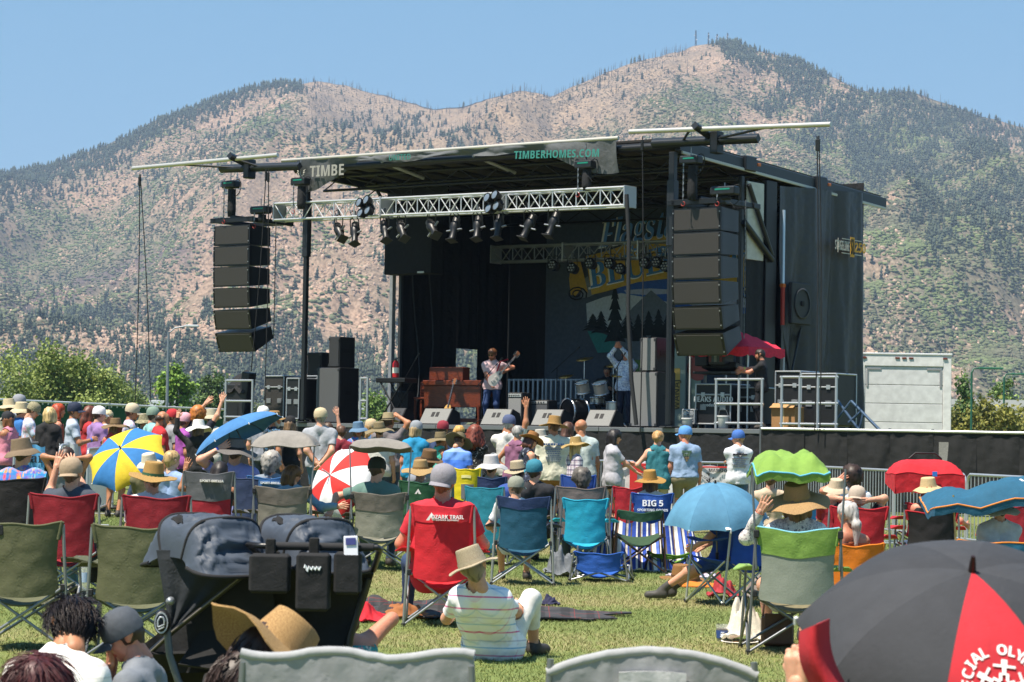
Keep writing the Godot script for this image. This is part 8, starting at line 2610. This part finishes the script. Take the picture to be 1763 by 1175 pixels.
	for k in 3:
		obj("print_line", G.new().bx(0.0, 0.045 + 0.015 * k, 0.0455, 0.04 - 0.006 * k, 0.007, 0.006, 0.001), std("c6cede", 0.6), o)
	o = thing("paper_plate", "white paper plate with an orange smear in front of the beer cup", "plate", p + Vector3(0.12, 0.004, 0.2))
	obj("plate", G.new().lathe([Vector2(0, 0.004), Vector2(0.1, 0.004), Vector2(0.14, 0.02), Vector2(0.142, 0.016)], Transform3D(), 24), std("e2ddd2", 0.8), o)
	obj("sauce", G.new().lathe([Vector2(0, 0.012), Vector2(0.02, 0.011), Vector2(0.03, 0.006)], xf(Vector3(-0.03, 0, 0.03)), 9), std("d86a1a", 0.4), o)
	# steel tumbler
	p = gp(972, 158)
	o = thing("tumbler", "steel tumbler lying on the grass by the turquoise chair", "tumbler", p + Vector3(0, 0.045, 0))
	obj("cup", G.new().lathe([Vector2(0, -0.09), Vector2(0.034, -0.09), Vector2(0.045, 0.09), Vector2(0.0, 0.09)], Transform3D(Basis(Vector3.BACK, 1.4), Vector3.ZERO), 16), std("a9adb0", 0.3, 0.8), o)
	obj("lid", G.new().lathe([Vector2(0.047, 0.085), Vector2(0.047, 0.105), Vector2(0, 0.105)], Transform3D(Basis(Vector3.BACK, 1.4), Vector3.ZERO), 16), std("1c1c1e", 0.4), o)
	# water bottle in the arm of the olive chair
	p = pt(146, 958, 236)
	o = thing("water_bottle", "clear plastic water bottle in the olive chair's arm holder", "bottle", p - Vector3(0, 0.25, 0))
	obj("bottle", G.new().lathe([Vector2(0, 0), Vector2(0.034, 0.0), Vector2(0.036, 0.02), Vector2(0.034, 0.1), Vector2(0.036, 0.17), Vector2(0.015, 0.215), Vector2(0.013, 0.235)], Transform3D(), 16), clear, o)
	obj("label", G.new().lathe([Vector2(0.0366, 0.06), Vector2(0.0366, 0.13)], Transform3D(), 16), std("9fb4cc", 0.5), o)
	obj("cap", G.new().lathe([Vector2(0.016, 0.228), Vector2(0.016, 0.25), Vector2(0, 0.25)], Transform3D(), 12), std("e6e8ea", 0.5), o)
	# cooler bag, blue tub
	p = gp(1384, 118)
	o = thing("plastic_tub", "blue plastic tub standing at the right barrier", "tub", p)
	obj("tub", G.new().lathe([Vector2(0, 0.02), Vector2(0.2, 0.0), Vector2(0.26, 0.56), Vector2(0.28, 0.56), Vector2(0.28, 0.53)], Transform3D(), 20), painted("1f7fd0", 0.4), o)
	obj("handle", G.new().tube([Vector3(-0.27, 0.5, 0.05), Vector3(-0.1, 0.62, 0.2), Vector3(0.1, 0.62, 0.2), Vector3(0.27, 0.5, 0.05)], 0.012, 6), std("d8dde0", 0.5), o)
	# hats on the grass
	for a in [[1172.0, 158.0, "first tan straw hat lying on the grass under the green stool"], [1188.0, 162.0, "second tan straw hat lying right of the first one"]]:
		p = gp(a[0], a[1])
		o = thing("straw_hat", a[2], "hat", p + Vector3(0, -0.03, 0))
		men += 1
		headwear(o, ["straw", "b98a50", "6a4a2a"], Transform3D(Basis(), Vector3(0, 0.02, 0)))
	# tie dye towel over the black chair and the strap on the turquoise frame
	var tc := pt(20, 815, 193)
	o = thing("tie_dye_towel", "blue tie dye towel draped over the top of the black chair", "towel", tc)
	obj("cloth", G.new().grid(24, 10, func(u: float, v: float): return Vector3((u - 0.5) * 0.62, 0.03 - 0.18 * pow(absf(v - 0.5) * 2.0, 1.4) + 0.02 * sin(u * 17.0), (v - 0.5) * 0.2), 0.012), M["pr_tie_dye"], o)

func serape() -> void:
	var p := gp(1105, 149)
	var o := thing("striped_blanket", "blue and white striped blanket with fringe draped behind the green strip chair", "blanket", p)
	var sh := func(u: float, v: float) -> Vector3:
		var a := (u - 0.5)
		var y := 0.56 - 0.54 * v + 0.02 * sin(u * 30.0)
		if absf(a) > 0.42: y -= (absf(a) - 0.42) * 2.0 * (1.0 - v)
		return Vector3(a * 1.25 + 0.10 * v * a * 2.0, maxf(y, 0.02), 0.02 + 0.25 * v * v + 0.05 * sin(u * 21.0 + 1.0) * v + 0.03 * sin(u * 47.0) * v)
	var g := G.new().grid(60, 14, sh, 0.012)
	var m := StandardMaterial3D.new()
	var im := Image.create(128, 16, false, Image.FORMAT_RGB8)
	var cols := ["2f4fae", "f2efe8", "1f2f6e", "8a6f5c", "f2efe8", "5673c8", "20203a", "d8d0c4", "2f4fae", "6a5a50"]
	var wd := [9, 4, 5, 3, 8, 7, 2, 5, 6, 3]
	var x := 0
	var k := 0
	while x < 128:
		im.fill_rect(Rect2i(x, 0, wd[k % 10], 16), Color(cols[k % 10]))
		x += wd[k % 10]
		k += 1
	m.albedo_texture = ImageTexture.create_from_image(im)
	m.roughness = 0.9
	m.normal_enabled = true
	m.normal_texture = tex("wrinkle")
	m.uv1_scale = Vector3(2, 1, 1)
	obj("cloth", g, m, o)
	var f := G.new()
	for q in 90:
		var e: Vector3 = sh.call(q / 89.0, 1.0)
		f.tube([e, e + Vector3(0.006 * sin(q * 3.0), -0.012, 0.05 + 0.02 * sin(q * 1.7))], 0.004, 4)
	tag(obj("fringe", f, std("e2dfd8", 0.9), o), "", "", "", "stuff")

func bare_foot() -> void:
	var p := pt(756, 1103, 300)
	var o := thing("person", "bare foot and shin of someone lying hidden behind the grey chair back", "person", Vector3(p.x, gy(p.x, p.z), p.z))
	var b := [[Vector3(-0.42, 0.10, 0.10), Vector3(-0.05, 0.07, 0.02), 0.055, 0.036, 0], [Vector3(-0.05, 0.06, 0.02), Vector3(-0.02, 0.14, -0.01), 0.042, 0.036, 0], [Vector3(-0.02, 0.14, -0.01), Vector3(0.02, 0.19, -0.01), 0.04, 0.034, 0]]
	for k in 5:
		b.append([Vector3(0.01 + 0.004 * k, 0.18 - 0.004 * k, -0.035 + 0.017 * k), Vector3(0.035 + 0.002 * k, 0.215 - 0.006 * k, -0.04 + 0.019 * k), 0.013 - 0.0012 * k, 0.011 - 0.001 * k, 0])
	var g := blob_mesh(b, 0.006, 0.012)
	g.use_col = true
	obj("body", g, skin_mat("fair"), o)

func emblem(u: Node3D) -> void:
	# white print on the red gore that faces the camera: text on an arc above a ring of little figures
	var R := 0.53
	var deep := 0.52 * R
	var n := 8
	var a0 := TAU * 0.5 / n
	var on := func(x: float, r: float) -> Transform3D:        # x across the gore in metres, r along it from the tip
		var v := r / (R * 1.04)
		var th := v * 1.15
		var rr := R * sin(th) / sin(1.15)
		var an := a0 - x / maxf(rr, 0.05)
		var p := Vector3(cos(an) * rr, -deep * (1.0 - cos(th)) / (1.0 - cos(1.15)), sin(an) * rr)
		var dn := Vector3(cos(an) * R * cos(th), -deep * sin(th) / (1.0 - cos(1.15)) * sin(1.15), sin(an) * R * cos(th)).normalized()
		var across := Vector3(sin(an), 0, -cos(an))
		var up := -dn
		var nrm := across.cross(up)
		if nrm.y < 0.0:
			across = -across
			nrm = -nrm
		return Transform3D(Basis(across, up, nrm), p * (0.955 if false else 1.0) + nrm * 0.004 - Vector3(p.x, 0, p.z) * 0.02)
	var white := std("ece4e2", 0.7)
	var txt := "SPECIAL OLYMPICS"
	var rad := 0.105
	var cr := 0.385
	for k in txt.length():
		if txt[k] == " ": continue
		var th := deg_to_rad(lerpf(-118.0, 118.0, k / float(txt.length() - 1)))
		var x := sin(th) * rad
		var t: Transform3D = on.call(x, cr - cos(th) * rad)
		words(txt[k], 0.034, white, u, t * Transform3D(Basis(Vector3.BACK, -th), Vector3.ZERO), "Droid Sans", true, 0.003, "letter")
	var ring := G.new()
	for k in 5:
		var th := k * TAU / 5.0 + 0.2
		var t: Transform3D = on.call(sin(th) * 0.048, cr - cos(th) * 0.048)
		var l := t * Transform3D(Basis(Vector3.BACK, -th), Vector3.ZERO)
		for q in [[0.0, 0.024, 0.018, 0.018], [0.0, 0.0, 0.012, 0.03], [-0.018, 0.012, 0.03, 0.008], [0.018, 0.012, 0.03, 0.008], [-0.01, -0.022, 0.009, 0.024], [0.01, -0.022, 0.009, 0.024]]:
			ring.box(Vector3(q[2], q[3], 0.003), l * Transform3D(Basis(), Vector3(q[0], q[1], 0)), 0.001)
	obj("emblem", ring, white, u)

func holding_hand(u: Node3D) -> void:
	var q := u.transform.affine_inverse()
	var fl := G.new().grid(8, 10, func(a: float, v: float):
		var l := Vector2(1378, 1088).lerp(Vector2(1405, 1195), v)
		var r := Vector2(1428, 1066).lerp(Vector2(1462, 1190), v)
		var m := l.lerp(r, a)
		return q * pt(m.x - 12.0 * sin(v * PI), m.y, 585.0 + 10.0 * sin(a * PI)), 0.004)
	obj("red_edge_flap", fl, cloth("c02430", 1.4, 0.7, 0.25), u)
	var p := pt(1392, 1108, 560)
	var o := thing("person", "hand and forearm at the lower right gripping the umbrella's red edge", "person", p - Vector3(0.02, 0.6, 0))
	var up := Vector3(-0.02, 0.6, 0)
	var b := [[Vector3(0.10, 0.16, 0.02), Vector3(-0.01, 0.48, 0.02), 0.045, 0.034, 0]]
	var g := blob_mesh(b, 0.008, 0.01)
	var hand := G.new()
	hand.v = g.v.duplicate(); hand.n = g.n.duplicate(); hand.c = g.c.duplicate(); hand.uv = g.uv.duplicate(); hand.i = g.i.duplicate()
	var y := Vector3(-0.1, 1.0, 0.05).normalized()
	var z := Vector3(-0.6, -0.05, 0.8)
	z = (z - y * z.dot(y)).normalized()
	hand.add(HEAD["hand_grip"], Transform3D(Basis(y.cross(z), y, z), Vector3(-0.012, 0.47, 0.02)))
	hand.use_col = true
	obj("body", hand, skin_mat("fair"), o)

func pushchair() -> void:
	var s := 345.0
	var p := gp(500, s)
	var o := thing("stroller", "large black double stroller with two shiny slate grey hoods, seen from behind", "stroller", Vector3(p.x, gy(p.x, p.z), p.z), 0.0)
	var P3 := func(x: float, y: float, dz := 0.0) -> Vector3:
		var a := pt(x, y, s)
		return Vector3(a.x - o.position.x, a.y - o.position.y, dz)
	var blk := cloth("131416", 1.4, 1.1)
	var frame := painted("1b1c1f", 0.4, 2.0)
	var hood := StandardMaterial3D.new()
	hood.albedo_color = Color("464e5a")
	hood.roughness = 0.55
	hood.metallic_specular = 0.35
	hood.normal_enabled = true
	hood.normal_texture = tex("wrinkle")
	hood.normal_scale = 0.6
	hood.uv1_triplanar = true
	hood.uv1_scale = Vector3.ONE * 1.7
	# handlebar with grip and straps
	var h0: Vector3 = P3.call(392, 938, 0.12)
	var h1: Vector3 = P3.call(652, 941, 0.18)
	obj("handlebar", G.new().tube([P3.call(470, 985, -0.12), h0 + Vector3(0.1, 0, -0.08), h0 + Vector3(0.18, 0.0, 0), h1, h1 + Vector3(0.012, -0.01, -0.06), P3.call(640, 985, -0.12)], 0.016, 9), frame, o)
	obj("grip", G.new().tube([h0 + Vector3(0.2, 0.001, 0.002), h1 - Vector3(0.015, 0, 0)], 0.021, 10), painted("232427", 0.9, 6.0), o)
	# two hoods
	var k := 0
	for a in [[P3.call(338, 975, -0.22), 0.225, 0.285, 0.50], [P3.call(508, 972, -0.28), 0.21, 0.265, 0.44]]:
		var c: Vector3 = a[0]
		# a fan of U-shaped hoops about the hinge, the cloth slack and creased between them
		var rib := func(u: float, v: float, out: float) -> Vector3:     # u across, v from front to back
			var th := lerpf(-0.1, 3.3, v)
			var cu := cos(u * PI)
			var su := sin(u * PI)
			var slack := pow(absf(sin(v * PI * 3.0)), 0.7)
			var cre := absf(nz.get_noise_2d(u * 260.0 + a[1] * 900.0, v * 620.0)) * 0.075 + absf(nz.get_noise_2d(u * 700.0, v * 300.0 + 80.0)) * 0.03
			var r: float = a[2] + out - slack * (0.026 + cre * su) if out < 0.007 or slack > 0.2 else a[2] + out
			var side := signf(cu) * pow(absf(cu), 0.62)
			var hgt := pow(su, 0.5)
			return c + Basis(Vector3.UP, 0.62) * Vector3(-side * a[1] * (1.0 - 0.10 * sin(th)), sin(th) * r * (0.14 + 0.86 * hgt), -cos(th) * r * 1.3 * (0.55 + 0.45 * hgt) + 0.05)
		var hd := obj("hood", G.new().grid(44, 54, func(u: float, v: float): return rib.call(u, v, 0.0), 0.006), hood, o)
		for v in [0.0, 0.33, 0.66, 1.0]:
			var pts := []
			for q in 17: pts.append(rib.call(q / 16.0, v, 0.006))
			obj("hood_rib", G.new().tube(pts, 0.011, 7), cloth("1c1d20", 3.0, 0.6), hd)
		for q in [0.25, 0.72]:
			obj("vent_flap", G.new().grid(6, 4, func(u: float, v: float): return rib.call(q + 0.1 * u, 0.4 + 0.12 * v * (1.0 - u * 0.6), 0.008), 0.004), cloth("0c0d0f", 2.0, 0.8), hd)
		k += 1
	# rear fabric of the two seats, hanging from the frame
	var lu: Vector3 = P3.call(470, 950, -0.1)
	for a in [[Vector2(430, 950), Vector2(300, 1150), Vector2(520, 1175), Vector2(530, 955)], [Vector2(520, 955), Vector2(505, 1170), Vector2(600, 1110), Vector2(640, 990)]]:
		obj("seat_back", G.new().grid(14, 14, func(u: float, v: float):
			var t: Vector2 = a[0].lerp(a[3], u)
			var bt: Vector2 = a[1].lerp(a[2], u)
			var q: Vector2 = t.lerp(bt, v)
			return P3.call(q.x, q.y, -0.12 - 0.1 * sin(v * PI) + 0.04 * sin(u * PI)), 0.02), blk, o)
	obj("side_panel", G.new().grid(14, 14, func(u: float, v: float):
		var t := Vector2(460, 950).lerp(Vector2(232, 1118), u)
		var bt := Vector2(480, 1160).lerp(Vector2(225, 1170), u)
		var q := t.lerp(bt, v)
		return P3.call(q.x, q.y, -0.06 - 0.25 * u + 0.03 * sin(u * 12.0) * v), 0.014), blk, o)
	obj("side_fabric", G.new().grid(12, 12, func(u: float, v: float):
		var t := Vector2(262, 950).lerp(Vector2(468, 950), u)
		var q := t.lerp(Vector2(288, 1092), v * 0.98)
		return P3.call(q.x, q.y, -0.1 + 0.05 * sin(u * PI) * (1.0 - v) + 0.02 * sin(u * 18.0) * v), 0.012), cloth("2b3036", 1.6, 1.0), o)
	obj("basket", G.new().grid(16, 10, func(u: float, v: float): return P3.call(lerpf(220, 600, u), lerpf(1130, 1215, v), -0.15 - 0.3 * v + 0.03 * sin(u * 20.0)), 0.016), blk, o)
	# frame bars
	obj("frame_bar", G.new().tube([P3.call(475, 945, -0.02), P3.call(395, 1010, -0.02), P3.call(300, 1085, -0.06), P3.call(222, 1152, -0.2)], 0.013, 8), frame, o)
	obj("edge_piping", G.new().tube([P3.call(468, 950, 0.0), P3.call(388, 1014, 0.0), P3.call(290, 1092, -0.05), P3.call(215, 1160, -0.19)], 0.005, 6), std("6a655c", 0.7), o)
	obj("leg_tube", G.new().tube([P3.call(284, 1065, 0.0), P3.call(291, 1130, 0.0), P3.call(305, 1175, -0.02), P3.call(330, 1215, -0.05)], 0.019, 9), painted("5b636c", 0.45, 2.0), o)
	obj("leg_tube", G.new().tube([P3.call(630, 1000, -0.1), P3.call(600, 1100, -0.1), P3.call(585, 1220, -0.1)], 0.019, 9), frame, o)
	var hub: Vector3 = P3.call(279, 1072, 0.04)
	obj("hinge_badge", G.new().lathe([Vector2(0, 0.022), Vector2(0.036, 0.02), Vector2(0.046, 0.012), Vector2(0.05, -0.02)], Transform3D(Basis(Vector3.RIGHT, PI / 2).scaled(Vector3(0.85, 1.35, 1)), hub), 18), frame, o)
	obj("badge_ring", G.new().lathe([Vector2(0.034, 0.021), Vector2(0.04, 0.021)], Transform3D(Basis(Vector3.RIGHT, PI / 2).scaled(Vector3(0.85, 1.35, 1)), hub + Vector3(0, 0, 0.002)), 18), std("b4bac0", 0.4, 0.5), o)
	var bd := G.new()
	bd.tube([Vector3(-0.016, -0.02, 0), Vector3(-0.016, 0.01, 0), Vector3(-0.006, 0.028, 0), Vector3(0.008, 0.028, 0), Vector3(0.016, 0.012, 0), Vector3(0.016, -0.008, 0), Vector3(-0.014, -0.022, 0)], 0.005, 6)
	bd.tube([Vector3(-0.012, -0.034, 0), Vector3(0.016, -0.02, 0)], 0.004, 6)
	obj("badge_emblem", bd, std("b4bac0", 0.4, 0.5), o).position = hub + Vector3(0, 0, 0.026)
	obj("knob", G.new().lathe([Vector2(0, 0.02), Vector2(0.02, 0.016), Vector2(0.022, -0.02)], Transform3D(Basis(Vector3.RIGHT, PI / 2), P3.call(292, 1036, 0.02)), 12), std("8b9198", 0.4, 0.5), o)
	# pockets hung on the handlebar
	for a in [[434.0, 505.0, 952.0, 1018.0, 0.17], [514.0, 574.0, 950.0, 1048.0, 0.19], [578.0, 626.0, 948.0, 1020.0, 0.18]]:
		var p0: Vector3 = P3.call(a[0], a[3], a[4])
		var p1: Vector3 = P3.call(a[1], a[2], a[4])
		obj("organiser_pocket", G.new().box(Vector3(p1.x - p0.x, p1.y - p0.y, 0.1), Transform3D(Basis(), (p0 + p1) / 2.0), 0.018), cloth("191a1d", 2.0, 0.9), o)
		obj("pocket_strap", G.new().bx((p0.x + p1.x) / 2.0, p1.y + 0.025, a[4], 0.05, 0.1, 0.03, 0.01), cloth("141517", 2.0, 0.6), o)
	var sc := []
	for j in 22:
		sc.append(Vector3(-0.04 + 0.0038 * j, 0.012 * sin(j * 1.25) * (1.5 if j < 6 else 0.8), 0.0))
	obj("script_logo", G.new().tube(sc, 0.0045, 6), std("dfe3e8", 0.6), o).position = P3.call(544, 975, 0.243)
	obj("phone_card", G.new().box(Vector3(0.07, 0.1, 0.012), xf(P3.call(608, 938, 0.215), Vector3(-8, 0, 3)), 0.004), std("dcdde6", 0.4), o)
	obj("card_print", G.new().box(Vector3(0.05, 0.035, 0.003), xf(P3.call(608, 930, 0.223), Vector3(-8, 0, 3)), 0.001), std("3a3f7a", 0.5), o)
	for x in [-0.42, 0.3]:
		obj("wheel", G.new().lathe([Vector2(0.1, -0.03), Vector2(0.15, -0.03), Vector2(0.165, 0.0), Vector2(0.15, 0.03), Vector2(0.1, 0.03), Vector2(0.02, 0.02)], Transform3D(Basis(Vector3.BACK, PI / 2), Vector3(x, 0.165, -0.1)), 20), std("19191b", 0.8), o)
